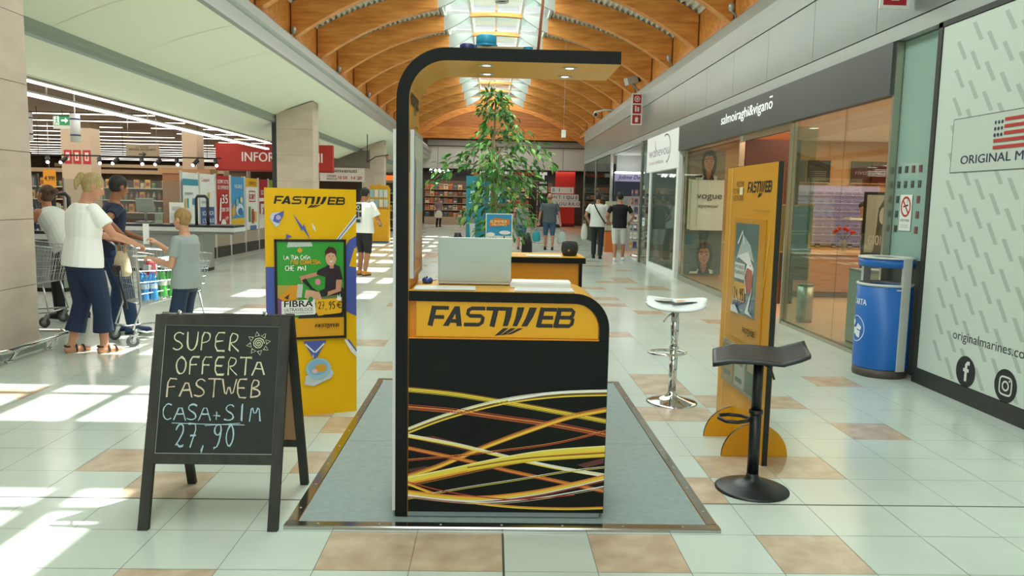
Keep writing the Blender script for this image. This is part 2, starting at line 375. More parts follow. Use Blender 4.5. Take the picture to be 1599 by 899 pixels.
# left fascia and sloping soffit
FASC = noisy('grey_metal_fascia', '9aa39f', 'a8b0ac', .38, 1.2, (1, .2, 3), 3, .3, .7, metal=.35)
mb = MB()
mb.prism([(-3.86, 4.42), (-3.72, 4.42), (-3.66, 4.36), (-3.66, 4.22), (-3.74, 4.18), (-3.74, 4.02), (-3.70, 4.0), (-3.70, 3.94), (-3.86, 3.92)], -5, 45.9, FASC, 'y')
struct(mb, 'trim_left_fascia')
SOF = M('e6ecd6', .6)
mb = MB(); P_ = []
for i in range(9):
    t = i/8; P_.append((-3.78-1.47*t, 3.93-.49*t+.05*math.sin(PI*t)))
for a, b in zip(P_, P_[1:]): mb.add([(a[0], -5, a[1]), (b[0], -5, b[1]), (b[0], 45.9, b[1]), (a[0], 45.9, a[1])], [(0, 1, 2, 3)], SOF, True)
for y in [1.5+2.0*k for k in range(-3, 22)]:
    for a, b in zip(P_, P_[1:]): mb.add([(a[0], y, a[1]-.004), (b[0], y, b[1]-.004), (b[0], y+.012, b[1]-.004), (a[0], y+.012, a[1]-.004)], [(0, 1, 2, 3)], M('ccd3bb', .7))
mb.add([(-5.33, -5, 3.28), (-6.05, -5, 2.98), (-6.05, 45.9, 2.98), (-5.33, 45.9, 3.28)], [(0, 1, 2, 3)], SOF)
struct(mb, 'ceiling_soffit')
mb = MB(); mb.prism([(-5.25, 3.46), (-5.36, 3.46), (-5.36, 3.27), (-5.31, 3.25), (-5.25, 3.27), (-5.235, 3.33), (-5.25, 3.36)], -5, 45.9, M('a5b6ae', .4, .4), 'y'); struct(mb, 'trim_shutter_track')
mb = MB(); mb.box(-24, -3.9, -8, 50, 4.55, 4.65, WHITE); mb.box(3.95, 14, -8, 34.6, 4.62, 4.7, WHITE); mb.box(3.75, 9, 31.9, 34.6, 4.5, 4.6, WOODK); struct(mb, 'ceiling_sky_block')  # side slabs added over the shops to keep outside light out
# pillars of pink stone
for k, y in enumerate((6.82, 18.85, 30.95)):
    mb = MB(); J = M('a5917f', .8)
    zs = [0, .62, 1.24, 1.86, 2.48, 3.1, 3.80]
    for a, b in zip(zs, zs[1:]):
        mb.prism([(-5.22, a+.003), (-4.35, a+.003), (-4.35, b-.003), (-5.22, b-.003)] if b < 3.5 else [(-5.22, a+.003), (-4.35, a+.003), (-4.35, 3.77), (-5.22, 3.46)], y, y+.6, STONE, 'y')
    mb.box(-5.21, -4.36, y+.01, y+.59, 0, 3.4, J)
    struct(mb, 'wall_left_pillar')
    mb = MB(); mb.box(-5.36, -5.23, y+.1, y+.5, 0, 3.3, M('2f3a35', .5)); struct(mb, 'trim_shutter_guide')
# supermarket shell
BRC = noisy('dark_brown_ceiling', '5d4936', '6d5843', .6, 1, (1, 1, 1), 3)
mb = MB(); mb.box(-24, -6.3, -8, 46, 3.34, 3.42, BRC); mb.box(-6.3, -6.06, -8, 46, 3.3, 3.42, M('514337', .5)); struct(mb, 'ceiling_supermarket')
mb = MB(); mb.box(-6.12, -6.02, -5, 45.9, 2.99, 3.32, M('6b6258', .35)); struct(mb, 'trim_supermarket_header')
mb = MB(); mb.box(-24.1, -24, -8, 50, 0, 3.4, M('8d7a65', .7)); struct(mb, 'wall_left')
mb = MB(); mb.box(-24, -5.3, 45.6, 45.8, 0, 3.4, M('6e5c4a', .7)); struct(mb, 'wall_supermarket_end')
mb = MB(); mb.box(-24, -5.3, -8.1, -8, 0, 4.6, WHITE); mb.box(-5.4, -5.3, -8, 3.5, 0, 3.4, STONE); struct(mb, 'wall_left_near')
mb = MB(); mb.box(3.9, 14, -8.1, -8, 0, 4.6, WHITE); struct(mb, 'wall_right_near')
# long light strips along the supermarket edge
for nm, x, z, w, mt in (('edge_light_strip', -6.085, 2.932, .03, LED), ('hanging_light_strip', -6.14, 2.77, .075, LEDW)):
    t = T(nm, 'thin white light line along the top edge of the supermarket opening' if w < .05 else 'long bright white light tube hanging below the supermarket opening edge', 'light')
    mb = MB(); mb.box(x-w/2, x+w/2, 5, 21.3, z-.02, z+.012, mt); mb.build('diffuser', t)
    mb = MB(); mb.box(x-w/2-.01, x+w/2+.01, 5, 21.3, z+.013, z+.04, M('a9a9a4', .4))
    if w > .05:
        for y in (7, 10.9, 14, 18, 21): mb.box(x-.008, x+.008, y, y+.016, z+.04, 3.34, M('a9a9a4', .4))
    mb.build('housing', t)
for k in range(15):
    y = 18.4+1.75*k
    t = T('ceiling_light_strip', '%s thin warm light strip across the dark supermarket ceiling' % ORD[k], 'light', (0, y, 3.3), 0, 'ceiling strips in the supermarket')
    for a, b in ([(-22, -10.3), (-9.5, -7.7 if k < 4 else -6.6)] if k > 1 else [(-22, -7.9)]):
        mb = MB(); mb.box(a, b, -.028, .028, -.012, .005, LED); mb.build('diffuser', t)
        mb = MB(); mb.box(a, b, -.035, .035, .006, .038, M('7a6a58', .5)); mb.build('housing', t)
# right side: fascia of grey panels over the shopfronts
PANEL = noisy('grey_metal_panel', '78837d', '848e88', .3, .8, (1, .3, 1), 3, .3, .7, metal=.3)
mb = MB()
mb.prism([(3.72, 3.9), (3.86, 3.9), (3.86, 4.46), (3.8, 4.46), (3.74, 4.40), (3.70, 4.2)], -6, 32, FASC)
yy = [-6+1.52*k for k in range(26)]
for a, b in zip(yy, yy[1:]):
    b = min(b, 32)
    if a < 32: mb.box(3.725, 3.84, a+.004, b-.004, 3.2, 3.885, PANEL)
mb.box(3.74, 3.85, -6, 31.99, 3.15, 3.9, M('2c302e', .6))
mb.prism([(3.72, 3.05), (3.86, 3.05), (3.86, 3.185), (3.72, 3.185)], -6, 32, FASC)
struct(mb, 'wall_right_fascia')
# inside of the optician and its neighbour
OWALL = M('d9a878', .7)
mb = MB(); mb.box(3.8, 10.3, 7.44, 15.2, 2.78, 2.84, M('d2a27c', .5)); struct(mb, 'ceiling_optician')
mb = MB(); mb.box(3.8, 10.3, 15.2, 15.3, 0, 3.05, OWALL); struct(mb, 'wall_optician_end')
mb = MB(); mb.box(10.2, 10.3, 7.4, 15.2, 0, 2.85, OWALL); struct(mb, 'wall_optician_side')
mb = MB(); mb.box(3.93, 10.3, 7.40, 7.44, 0, 3.05, M('c9b9a6', .7)); struct(mb, 'wall_optician_near')
mb = MB(); mb.box(3.95, 14, 24.9, 25, 0, 3.2, M('b9bdb8', .6)); mb.box(9.9, 10, 15.3, 25, 0, 3.2, M('c5c9c4', .6)); struct(mb, 'wall_card_shop')
mb = MB(); mb.box(3.84, 10, 15.3, 25, 3.02, 3.08, M('b3b7b2', .6)); struct(mb, 'ceiling_card_shop')
# far end of the hall
BW = M('d3d4cb', .55)
mb = MB()
for a, b in zip((-6.5, -4.3, -3.3, -1.2, .8, 2.6, 4.1, 5.9), (-4.3, -3.3, -1.2, .8, 2.6, 4.1, 5.9, 9)): mb.box(a+.012, b-.012, 46, 46.1, 3.42, 4.62, BW)
mb.box(-8, 9, 46.08, 46.3, 3.35, 5.2, M('7b7c76', .6)); mb.box(-3.9, 9, 45.85, 46.05, 4.66, 4.98, M('9a9c97', .4, .3)); mb.box(-8, 9, 45.95, 46.1, 3.34, 3.42, M('c9cac3', .5))
struct(mb, 'wall_back')
mb = MB(); mb.box(-7, 8, 45.6, 45.95, 5.06, 5.72, WOOD); struct(mb, 'trim_back_tie_beam')
mb = MB(); mb.box(-7, 9, 46, 46.1, 5.2, 8.2, WOODK); struct(mb, 'wall_back_gable')
mb = MB(); mb.box(-7, 9, YE, 46.2, 8.0, 8.1, WOODK); mb.box(-7.1, -7, YE, 46.2, 4.5, 8.1, WOODK); mb.box(9, 9.1, YE, 46.2, 4.6, 8.1, WOODK); struct(mb, 'ceiling_far_hall')
mb = MB(); mb.prism([(-7, 6.75), (9, 6.75), (9, 8.1), (-7, 8.1)], YE-.02, YE+.04, WOODK, 'y'); mb.box(-7, -4.2, YE-.02, YE+.04, 4.6, 6.75, WOODK); mb.box(4.2, 9, YE-.02, YE+.04, 4.6, 6.75, WOODK); struct(mb, 'wall_far_hall_header')
for y in (37, 40, 43):
    mb = MB(); n = 16; xs = [-4.6+9.6*i/n for i in range(n+1)]; f = lambda x: 6.5-.085*(x-.2)**2
    mb.prism([(x, f(x)) for x in xs]+[(x, f(x)+.4) for x in reversed(xs)], y, y+.2, WOOD); struct(mb, 'roof_arch_beam_far')
mb = MB(); mb.box(-8, 9, 49.2, 49.3, 0, 3.4, M('4a4640', .7)); struct(mb, 'wall_bookshop_rear')
mb = MB(); mb.box(-8, 9, 46, 49.3, 3.36, 3.4, M('3a3733', .6)); struct(mb, 'ceiling_bookshop')
mb = MB(); mb.box(8.9, 9, 32, 49.2, 0, 4.62, M('55574f', .5)); struct(mb, 'wall_far_right')
EDGE = M('c2c4c0', .16, 1.)
# ================================================================== low platform and kiosk
t = T('kiosk_platform', 'low grey platform mat with polished metal edging under the yellow and black kiosk', 'platform', (.075, 4.82, 0))
mb = MB(); mb.box(-.965, .965, -1.42, 1.42, .0, .014, noisy('grey_mat', '82918d', '8a9995', .5, 30, (1, 1, 1), 2)); mb.box(-.965, .965, -.203, -.200, .014, .0146, M('7f8987')); mb.build('mat', t)
for a, b, c, d in ((-1.0, 1.0, -1.46, -1.40), (-1.0, 1.0, 1.40, 1.46), (-1.0, -.945, -1.40, 1.40), (.945, 1.0, -1.40, 1.40)):
    mb = MB(); mb.prism([(a, c), (b, c), (b, d), (a, d)], .0, .0125, EDGE, 'z')
    if b-a > 1:
        mb.prism([(c, .0125), (d, .0125), (d-.005, .018), (c+.005, .018)], a, b, EDGE, 'x')
        for k in range(7): mb.cyl((a+.15+.28*k, (c+d)/2, .018), (a+.15+.28*k, (c+d)/2, .0195), .006, STEEL, n=10)
    else:
        mb.prism([(a, .0125), (b, .0125), (b-.004, .018), (a+.004, .018)], c, d, EDGE, 'y')
        for k in range(9): mb.cyl(((a+b)/2, c+.15+.31*k, .018), ((a+b)/2, c+.15+.31*k, .0195), .006, STEEL, n=10)
    mb.build('metal_edging', t)
ZP = .0185
K = T('promotion_kiosk', 'yellow and black promotion kiosk with curved canopy over a laptop counter', 'kiosk', (0, 3.48, ZP))
D = .46
# the upright that bends over into the canopy: black outside, yellow inside
ho = 2.165-ZP; RO = .225; TH = .056; xl = -.435; xr = .556
outer = [(xl, 0)]+[(xl+RO+RO*math.cos(a), ho-RO+RO*math.sin(a)) for a in [PI-PI/2*i/14 for i in range(15)]]+[(xr, ho)]
inner = [(xr, ho-TH)]+[(xl+RO+(RO-TH)*math.cos(a), ho-RO+(RO-TH)*math.sin(a)) for a in [PI/2+PI/2*i/14 for i in range(15)]]+[(xl+TH, 0)]
prof = outer+inner; no = len(outer)
mb = MB(); sd = {no+i: AMB for i in range(len(inner)-1)}
mb.prism(prof, 0, D, KBLACK, 'y', msides=sd); mb.build('arched_frame', K)
mb = MB(); mb.box(xl+TH, xl+TH+.003, .012, D-.004, 0, 1.6, ORA); mb.build('inner_lining', K)
for x, y in ((-.04, .10), (.34, .12), (-.04, .34), (.34, .36)):
    mb = MB(); mb.lathe([(.020, -.004), (.034, -.004), (.036, 0), (.020, 0)], STEEL, (x, y, ho-TH), 20); mb.lathe([(0, -.002), (.020, -.002)], LED, (x, y, ho-TH), 16)
    mb.build('downlight', K)
# light box on the inner face of the upright, and its twin outside
mb = MB(); z0, z1 = 1.12, 1.79; x = xl+TH+.003
mb.box(x, x+.018, .025, D-.005, z0, z1, M('c3c6c2', .3, .6)); pr = PR(mb, (x+.018, .025, z0), (0, 1, 0), (0, 0, 1)); w = D-.03
pr.rect(.022, .022, w-.022, z1-z0-.022, M('dde3dd', .3)); pr.rect(.03, .03, w-.03, .30, M('d8a184', .3)); pr.rect(.03, .16, w-.03, .30, M('d9b9a2', .3)); pr.rect(.03, .30, w-.03, .42, M('bcc9c6', .3)); pr.rect(.05, .34, w-.15, .54, M('cfdad6', .3))
mb.build('light_box', K)
mb = MB(); mb.box(xl-.016, xl, .02, D-.01, .02, 1.79, M('dcdfda', .35)); mb.build('outer_panel', K)
mb = MB(); PR(mb, (x+.0008, .05, 1.875), (0, 1, 0), (0, 0, 1)).logo(.0, .03, .33, .085, BLACK); PR(mb, (x+.0008, .05, 1.82), (0, 1, 0), (0, 0, 1)).rect(.2, .0, .33, .006, M('8a6a20')); mb.build('upright_lettering', K)
# counter with a rounded shoulder: black band running round, orange inside
cx0, cx1 = xl+TH+.003, .545; zt = 1.085-ZP; rr = .165; bt = .046
o_ = [(cx0, zt)]+[(cx1-rr+rr*math.cos(a), zt-rr+rr*math.sin(a)) for a in [PI/2-PI/2*i/12 for i in range(13)]]+[(cx1, .03)]
i_ = [(cx1-bt, .03)]+[(cx1-rr+(rr-bt)*math.cos(a), zt-rr+(rr-bt)*math.sin(a)) for a in [PI/2*i/12 for i in range(13)]]+[(cx0, zt-bt)]
mb = MB(); sd = {i: YEL for i in range(12)}; sd.update({len(o_)+i: ORA for i in range(len(i_)-1)})
mb.prism(o_+i_, 0, D, KBLACK, 'y', msides=sd); mb.build('counter_shell', K)
mb = MB(); mb.box(cx0+.001, cx1-rr, .002, D-.02, zt+.0005, zt+.003, YEL); mb.build('counter_top', K)
zs = .872-ZP
# recessed yellow sign
sp = [(cx0+.034, zs+.002), (cx1-bt-.003, zs+.002)]+[(cx1-rr+(rr-bt-.003)*math.cos(a), zt-rr+(rr-bt-.003)*math.sin(a)) for a in [PI/2*i/12 for i in range(13)]]+[(cx0+.034, zt-bt-.002)]
mb = MB(); mb.prism(sp, .012, .03, YEL, 'y'); mb.build('sign_panel', K)
mb = MB(); mb.box(cx0, cx0+.034, .035, .05, zs, zt-bt, ORA); mb.box(cx0, cx1-bt, -.002, .4, zs-.006, zs, ORA); mb.build('sign_shelf', K)
mb = MB(); PR(mb, (-.29, .0118, .924-ZP), (1, 0, 0), (0, 0, 1), .0006).logo(0, 0, .66, .092, M('1d1a14', .4)); mb.build('sign_lettering', K)
# front panel with light trails printed on it
mb = MB(); mb.box(cx0+.001, cx1-.0005, -.004, .02, .025, zs-.006, KBLACK)
pr = PR(mb, (cx0, -.0045, .025), (1, 0, 0), (0, 0, 1), .00004); PW = cx1-cx0; G = lambda y: (820-y)/500*.0
def curve(pts, n=26):
    out = []
    for i in range(n+1):
        t = i/n*(len(pts)-1); k = min(int(t), len(pts)-2); f = t-k
        p0 = pts[max(k-1, 0)]; p1 = pts[k]; p2 = pts[k+1]; p3 = pts[min(k+2, len(pts)-1)]
        out.append(tuple(.5*((2*p1[j])+(-p0[j]+p2[j])*f+(2*p0[j]-5*p1[j]+4*p2[j]-p3[j])*f*f+(-p0[j]+3*p1[j]-3*p2[j]+p3[j])*f**3) for j in (0, 1)))
    return out
def trail(pts, ws, cols):
    """pts in the panel's picture: x 0..100 across, y 0 (bottom)..100 (height of .595 m of trails)"""
    P = [(a/100*(PW-.003)+.001, b/100*.60) for a, b in pts]
    for off, w, c in zip(ws[0], ws[1], cols): pr.line(curve([(a, b+off*.0011) for a, b in P]), w*.00135, M(c, .35))
YL, WL, OL, RL, DY = 'e8c93c', 'e8e6dc', 'dd8a30', 'a8402c', '8a5a16'
pr.poly([(.004, .36), (.12, .365), (.30, .318), (.38, .285), (.30, .292), (.12, .33), (.004, .355)], M('5e231c', .4)); pr.poly([(.02, .352), (.12, .356), (.28, .315), (.12, .338)], M('8c3429', .4))
pr.poly([(.004, .19), (.08, .205), (.18, .21), (.08, .22), (.004, .205)], M('4a2018', .4)); pr.poly([(PW-.13, .235), (PW-.005, .27), (PW-.005, .245), (PW-.09, .22)], M('5a2a22', .4))
trail([(0, 98), (22, 95), (48, 89), (75, 82), (100, 75)], [(6, 0, -7, -13), (3, 5, 4, 2)], [DY, YL, YL, 'b9a838'])
trail([(0, 66), (20, 78), (48, 90), (75, 96), (100, 98)], [(-16, -9, 0, 7), (5, 3, 7, 2)], [YL, DY, 'e9e4a8', WL])
trail([(50, 90), (75, 96.5), (100, 98.5)], [(0,), (8,)], [WL])
trail([(0, 84), (25, 81), (50, 76), (75, 71), (100, 64)], [(8, 0, -6, -11), (2.5, 4, 3, 2)], [RL, OL, RL, 'c56a2c'])
trail([(0, 28), (15, 36), (40, 53), (65, 68), (82, 77), (100, 83)], [(-6, 0, 7, 13), (3, 6, 4, 2)], [OL, YL, OL, 'c9762a'])
trail([(0, 61), (25, 54), (50, 45), (75, 37), (100, 31)], [(-6, 0, 6), (4, 6, 3)], [YL, 'eadf96', WL])
trail([(55, 44), (78, 36), (100, 30)], [(0,), (5,)], [WL])
trail([(0, 51), (25, 43), (50, 34), (75, 26), (100, 18)], [(-6, 0, 7), (3, 6, 3)], [RL, OL, 'c56a2c'])
trail([(0, 41), (25, 45), (50, 50), (75, 56), (100, 66)], [(0, 6), (3, 2)], [RL, OL])
trail([(0, 26), (20, 33), (45, 42), (70, 49), (100, 53)], [(-30, -20, -10, 0, 8), (4, 7, 9, 9, 4)], [DY, OL, YL, 'e3d14a', 'f0e79c'])
trail([(30, 36), (60, 44), (100, 49)], [(-14, -6, 0), (6, 8, 5)], ['d8b428', 'e6cf3a', DY])
trail([(0, 22), (14, 14), (30, 8), (55, 4), (80, 3), (100, 4)], [(6, 0), (4, 5)], [OL, YL])
trail([(0, 10), (25, 18), (55, 26), (80, 33), (100, 37)], [(0, 6), (3, 2)], ['b9b038', WL])
trail([(0, 16), (20, 12.5), (40, 12), (65, 17), (85, 24), (100, 30)], [(-20, -13, -4, 5), (3, 4, 10, 6)], [RL, WL, 'e7c23c', OL])
trail([(0, 13), (25, 9), (45, 8.5), (70, 13), (100, 22)], [(0, -8), (4, 2)], [WL, 'c9b090'])
trail([(0, 24), (18, 17), (40, 12), (60, 11), (85, 15)], [(0,), (4,)], [RL])
mb.build('front_panel', K)
mb = MB(); mb.box(cx0+.001, cx1-.02, .004, D-.02, 0, .024, M('9aa3a3', .35, .5)); mb.build('plinth', K)
mb = MB(); mb.box(cx1-.02, cx1-.001, .03, D, .03, .8, KBLACK); mb.box(cx0, cx1-bt, D-.02, D-.003, .03, zs, ORA); mb.build('counter_back', K)
# things on the canopy
t = T('plastic_tub', 'turquoise round plastic tub lying upturned on the block atop the kiosk canopy', 'tub', (-.045, 3.74, 2.2166)); mb = MB()
mb.lathe([(0, .056), (.04, .056), (.047, .05), (.05, 0), (.046, 0), (.043, .046), (0, .05)], M('2fa0c4', .35)); mb.build('bowl', t); mb = MB(); mb.lathe([(.05, .0), (.055, .0), (.055, .01), (.05, .012)], M('2b8fb4', .35)); mb.build('rim', t)
t = T('wooden_block', 'grey brown wooden block lying flat on top of the kiosk canopy', 'block', (.02, 3.74, 2.1655)); mb = MB(); mb.cbox((0, 0, .025), (.22, .1, .05), noisy('raw_wood', 'a18d66', 'b9a680', .7, 6, (1, 8, 8))); mb.build('slab', t, bevel=.003); mb = MB(); mb.cbox((.05, -.052, .02), (.04, .003, .02), M('6d6248')); mb.build('knot_patch', t)
t = T('sprinkler_cap', 'dark navy round cap beside the turquoise tub on the kiosk canopy', 'cap', (-.13, 3.62, 2.1655)); mb = MB(); mb.lathe([(0, .046), (.02, .045), (.034, .038), (.036, 0), (0, 0)], M('232c63', .4)); mb.build('shell', t); mb = MB(); mb.lathe([(.036, .0), (.039, .001), (.039, .008), (.036, .01)], M('151b44', .4)); mb.build('brim', t)
t = T('plastic_beaker', 'small light blue plastic cup standing at the right on the kiosk canopy', 'cup', (.15, 3.66, 2.1655)); mb = MB(); mb.lathe([(0, .0), (.017, 0), (.021, .04), (.019, .04), (.015, .004), (0, .004)], M('3fa3c4', .35)); mb.build('cup_body', t); mb = MB(); mb.lathe([(.0205, .037), (.023, .038), (.023, .042), (.0195, .042)], M('64b8d2', .35)); mb.build('cup_rim', t)
cu = MB(); cu.tube(curve([(0, 0), (.03, 1), (.05, 2), (0, 3)], 12) and [(.185+.05*math.sin(i*.55+.3), 3.80+.012*i, 2.17+.28*i) for i in range(15)], .007, M('b5653a', .5)); tag(cu.build('power_cable'), 'orange brown power cable hanging from the roof down to the kiosk canopy', 'cable')
# things on the counter
zc = 1.0884
t = T('laptop', 'open silver laptop seen from behind its lid on the kiosk counter', 'laptop', (-.084, 3.735, zc))
mb = MB(); mb.box(-.176, .176, .0, .235, .004, .017, M('c9cdc8', .35, .5)); mb.build('base', t, bevel=.002)
mb = MB(); LA = M('b6c2ba', .38, .35); R_ = Matrix.Rotation(-.10, 4, 'X'); mb.x = Matrix.Translation((0, .0, .016)) @ Matrix.Rotation(.08, 4, 'X'); mb.box(-.177, .177, -.005, .002, 0, .217, LA); mb.build('lid', t, bevel=.0025)
mb = MB(); mb.x = Matrix.Translation((0, .0, .016)) @ Matrix.Rotation(.08, 4, 'X'); PR(mb, (-.03, -.0056, .094), (1, 0, 0), (0, 0, 1)).text('lenovo', 0, 0, .012, M('aab0aa', .3), .06); mb.build('lid_lettering', t)
mb = MB(); mb.x = Matrix.Translation((0, .0, .016)) @ Matrix.Rotation(.08, 4, 'X'); mb.box(-.168, .168, .0022, .003, .012, .21, M('15181a', .3)); mb.build('screen', t)
mb = MB()
for r in range(5):
    for c in range(13): mb.box(-.15+c*.0232, -.15+c*.0232+.019, .05+r*.019, .05+r*.019+.016, .0172, .0186, M('2a2d2f', .5))
mb.build('keyboard', t)
for a in (-.15, .15):
    for b in (.02, .21): mb = MB(); mb.cyl((a, b, 0), (a, b, .0042), .008, RUB, n=10); mb.build('rubber_foot', t)
t = T('computer_mouse', 'small blue computer mouse beside the silver laptop on the counter', 'mouse', (-.318, 3.80, zc)); mb = MB()
vs = []; mb.ball((0, 0, .012), (.027, .045, .019), M('2b4a8c', .3), 18, 10); mb.v = [Vector((v.x, v.y, max(v.z, 0))) for v in mb.v]; mb.build('shell', t)
mb = MB(); mb.cyl((-.003, -.022, .029), (.003, -.022, .029), .006, M('16181c', .5), n=12); mb.build('scroll_wheel', t)
mb = MB(); mb.tube([(0, .04, .008), (.01, .07, .004), (.03, .09, .004), (.035, .14, .003)], .002, M('9a4a30', .5), 6); mb.build('cord', t)
def sheets(name, label, cat, x, y, w, d, n, cs, rz=0, z=zc, group=None, tk=.0008):
    t = T(name, label, cat, (x, y, z), rz, group); rd = random.Random(label)
    for i in range(n):
        mb = MB(); mb.cbox((rd.uniform(-.003, .003), rd.uniform(-.003, .003), tk*(i+.5)), (w, d, tk*.9), M(cs[i % len(cs)], .6), rd.uniform(-.03, .03))
        mb.build('sheet', t)
    return t
sheets('paper_stack', 'loose white leaflets spread at the left front edge of the kiosk counter', 'papers', -.218, 3.57, .28, .15, 6, ['e4e6e0', 'd5dad6', 'dfe2de'], .03)
sheets('paper_stack', 'loose white printed sheets at the right front edge of the kiosk counter', 'papers', .245, 3.56, .27, .14, 6, ['d9dcd8', 'e8e9e4', 'cfd3cf'], -.03)
t = T('catalogue_stack', 'thick white stapled catalogue stack lying right of the laptop', 'papers', (.235, 3.715, zc), -.02)
for i in range(3):
    mb = MB(); mb.cbox((.002*i, .001*i, .005+.0095*i), (.29-.004*i, .13, .009), M(('eceee9', 'dfe2de', 'f2f3ef')[i], .5)); mb.build('catalogue', t, bevel=.001)
t = T('envelope', 'yellow paper envelope poking out from under the white catalogues', 'envelope', (.33, 3.66, zc), .1); mb = MB(); mb.cbox((0, 0, .001), (.05, .13, .002), M('e0b63c', .6)); mb.build('envelope_body', t)
# second counter at the back of the platform
B = T('rear_counter', 'second yellow counter with black edged top behind the laptop counter', 'counter', (.17, 5.25, ZP))
mb = MB(); mb.box(-.47, .473, 0, .44, 1.062, 1.10, KBLACK); mb.build('top_edge', B)
mb = MB(); mb.box(-.468, .471, .002, .438, 1.1005, 1.104, YEL); mb.build('top', B)
mb = MB(); mb.box(-.44, .43, .03, .05, .03, 1.06, ORA); mb.build('back_panel', B)
mb = MB(); mb.box(.43, .452, .01, .42, .0, 1.06, KBLACK); mb.build('side_panel', B); mb = MB(); mb.box(-.462, -.44, .01, .42, .0, 1.06, KBLACK); mb.build('side_panel', B)
mb = MB(); mb.box(-.44, .43, .40, .42, .0, 1.06, KBLACK); mb.build('front_panel', B); mb = MB(); mb.box(-.44, .43, .05, .06, 0, .03, STEEL); mb.build('plinth', B)
zb2 = ZP+1.1042
t = T('smart_speaker', 'dark round smart speaker on the rear counter', 'speaker', (.547, 5.42, zb2)); mb = MB()
mb.lathe([(0, 0), (.04, 0), (.05, .008), (.060, .04), (.060, .065), (.054, .092), (.046, .1), (0, .1)], noisy('speaker_cloth', '24282a', '2f3335', .8, 60)); mb.build('speaker_body', t)
mb = MB(); PR(mb, (-.012, -.0605, .03), (1, 0, 0), (0, 0, 1)).ell(.0, .012, .006, .008, M('b58a3a')); mb.build('badge', t); mb = MB(); mb.lathe([(0, .1005), (.03, .1005), (.033, .103), (0, .104)], M('15181a', .4)); mb.build('top_button', t)
sheets('paper_stack', 'white sheets lying on the yellow top of the rear counter beside the speaker', 'papers', .36, 5.36, .24, .15, 5, ['e6e8e3', 'd9ddd8'], .05, zb2)
A = T('counter_placard', 'blue and orange offer placard standing on the rear counter before the tree', 'placard', (.045, 5.42, zb2-.002)); mb = MB()
mb.box(-.094, .094, 0, .006, .006, .29, M('e9ece8', .3)); mb.build('acrylic_holder', A)
mb = MB(); pr = PR(mb, (-.088, -.0006, .012), (1, 0, 0), (0, 0, 1)); w = .176; h = .272
pr.rect(0, 0, w, h, M('2c93c4')); pr.rect(0, 0, w, h*.45, M('cfd6c8')); pr.ell(.03, .13, .03, .015, M('dfe8ea')); pr.ell(.13, .145, .04, .014, M('dfe8ea')); pr.rect(0, 0, w*.5, h*.25, M('e6dcb0'))
pr.poly([(.02, .185), (.16, .2), (.165, .235), (.06, .25), (.02, .22)], M('c8792c')); pr.text('SUMMER', .025, .212, .02, M('f4e2a8'), .12, .02); pr.text('PROMO', .04, .19, .018, M('f3d98a'), .1, .02)
pr.poly([(.095, 0), (w, 0), (w, .07), (.095, .06)], M('24406e')); pr.text('11,95', .1, .02, .03, M('f2f2ee'), .07, .02); pr.ell(.12, .075, .02, .014, M('d9822c')); pr.text('MEGA', .02, .05, .02, M('5f5638'), .06, .02); pr.rect(.025, .085, .032, .11, M('46616c')); pr.rect(.045, .085, .052, .115, M('46616c')); pr.rect(.064, .085, .07, .11, M('46616c')); pr.rect(.12, .085, .13, .12, M('2b3c58'))
mb.build('printed_sheet', A); mb = MB(); mb.box(-.094, .094, -.03, .05, .002, .006, M('dfe3e0', .3)); mb.build('foot', A)

# ================================================================== chalkboard
CB = T('chalkboard_sign', 'black folding chalkboard easel with handwritten Super Offerta price', 'sign', (-1.255, 3.345, 0))
FR = noisy('dark_stained_wood', '23241d', '31322a', .5, 4, (6, 6, 1)); lean = math.atan2(.26, .935)
def slant(y0, sgn): return Matrix.Translation((0, y0, 0)) @ Matrix.Rotation(-sgn*lean, 4, 'X')
HL = .972
for s in (-1, 1):
    mb = MB(); mb.x = slant(0, 1); mb.cbox((0, 0, 0), (0, 0, 0), FR); mb = MB(); mb.x = slant(0, 1)
    mb.prism([(s*.288-.021, 0), (s*.288+.021, 0), (s*.288+.021, HL), (s*.288-.021, HL)], -.012, .012, FR, 'y'); mb.build('front_leg', CB, bevel=.002)
for a, b in ((.925, HL), (.29, .335)): mb = MB(); mb.x = slant(0, 1); mb.box(-.267, .267, -.0115, .0115, a, b, FR); mb.build('front_rail', CB, bevel=.002)
mb = MB(); mb.x = slant(0, 1); mb.box(-.268, .268, -.004, .006, .332, .928, noisy('slate', '151b17', '1f2621', .55, 3, (1, 1, 1), 6)); PR(mb, (-.268, -.0042, .332), (1, 0, 0), (0, 0, 1), .0002).frame(.002, .004, .534, .594, .0035, M('9aa298', .7))
mb.build('slate_board', CB)
mb = MB(); mb.x = slant(0, 1); pr = PR(mb, (-.268, -.0046, .332), (1, 0, 0), (0, 0, 1), .00015); CG = M('cfd5b2', .9); CO = M('d0bfa6', .9); CT = M('a9c5cf', .9)
pr.chalk('SUPER', .04, .475, .085, .066, CG, .0042, .98); pr.chalk('OFFERTA', .065, .365, .08, .062, CG, .0042, .95); pr.chalk('FASTWEB', .03, .262, .082, .064, CO, .0045, 1.0)
pr.chalk('CASA+SIM', .02, .155, .075, .058, CT, .0042, .98); pr.chalk('27,90', .085, .035, .105, .062, CT, .0045, .92)
pr.line([(.07, .142), (.25, .138), (.40, .137)], .0035, CT); pr.line([(.22, .132), (.38, .145)], .003, CT)
sx, sy = .44, .512; pr.line([(sx+.028*(1-i/26)*math.cos(i*.72), sy+.028*(1-i/26)*math.sin(i*.72)) for i in range(26)], .0042, CG)
for k in range(8):
    a = 2*PI*k/8+.2; p = lambda r, d: (sx+r*math.cos(a+d), sy+r*math.sin(a+d)); pr.line([p(.036, -.3), p(.056, 0), p(.036, .3), p(.038, -.25)], .003, CG)
mb.build('chalk_writing', CB)
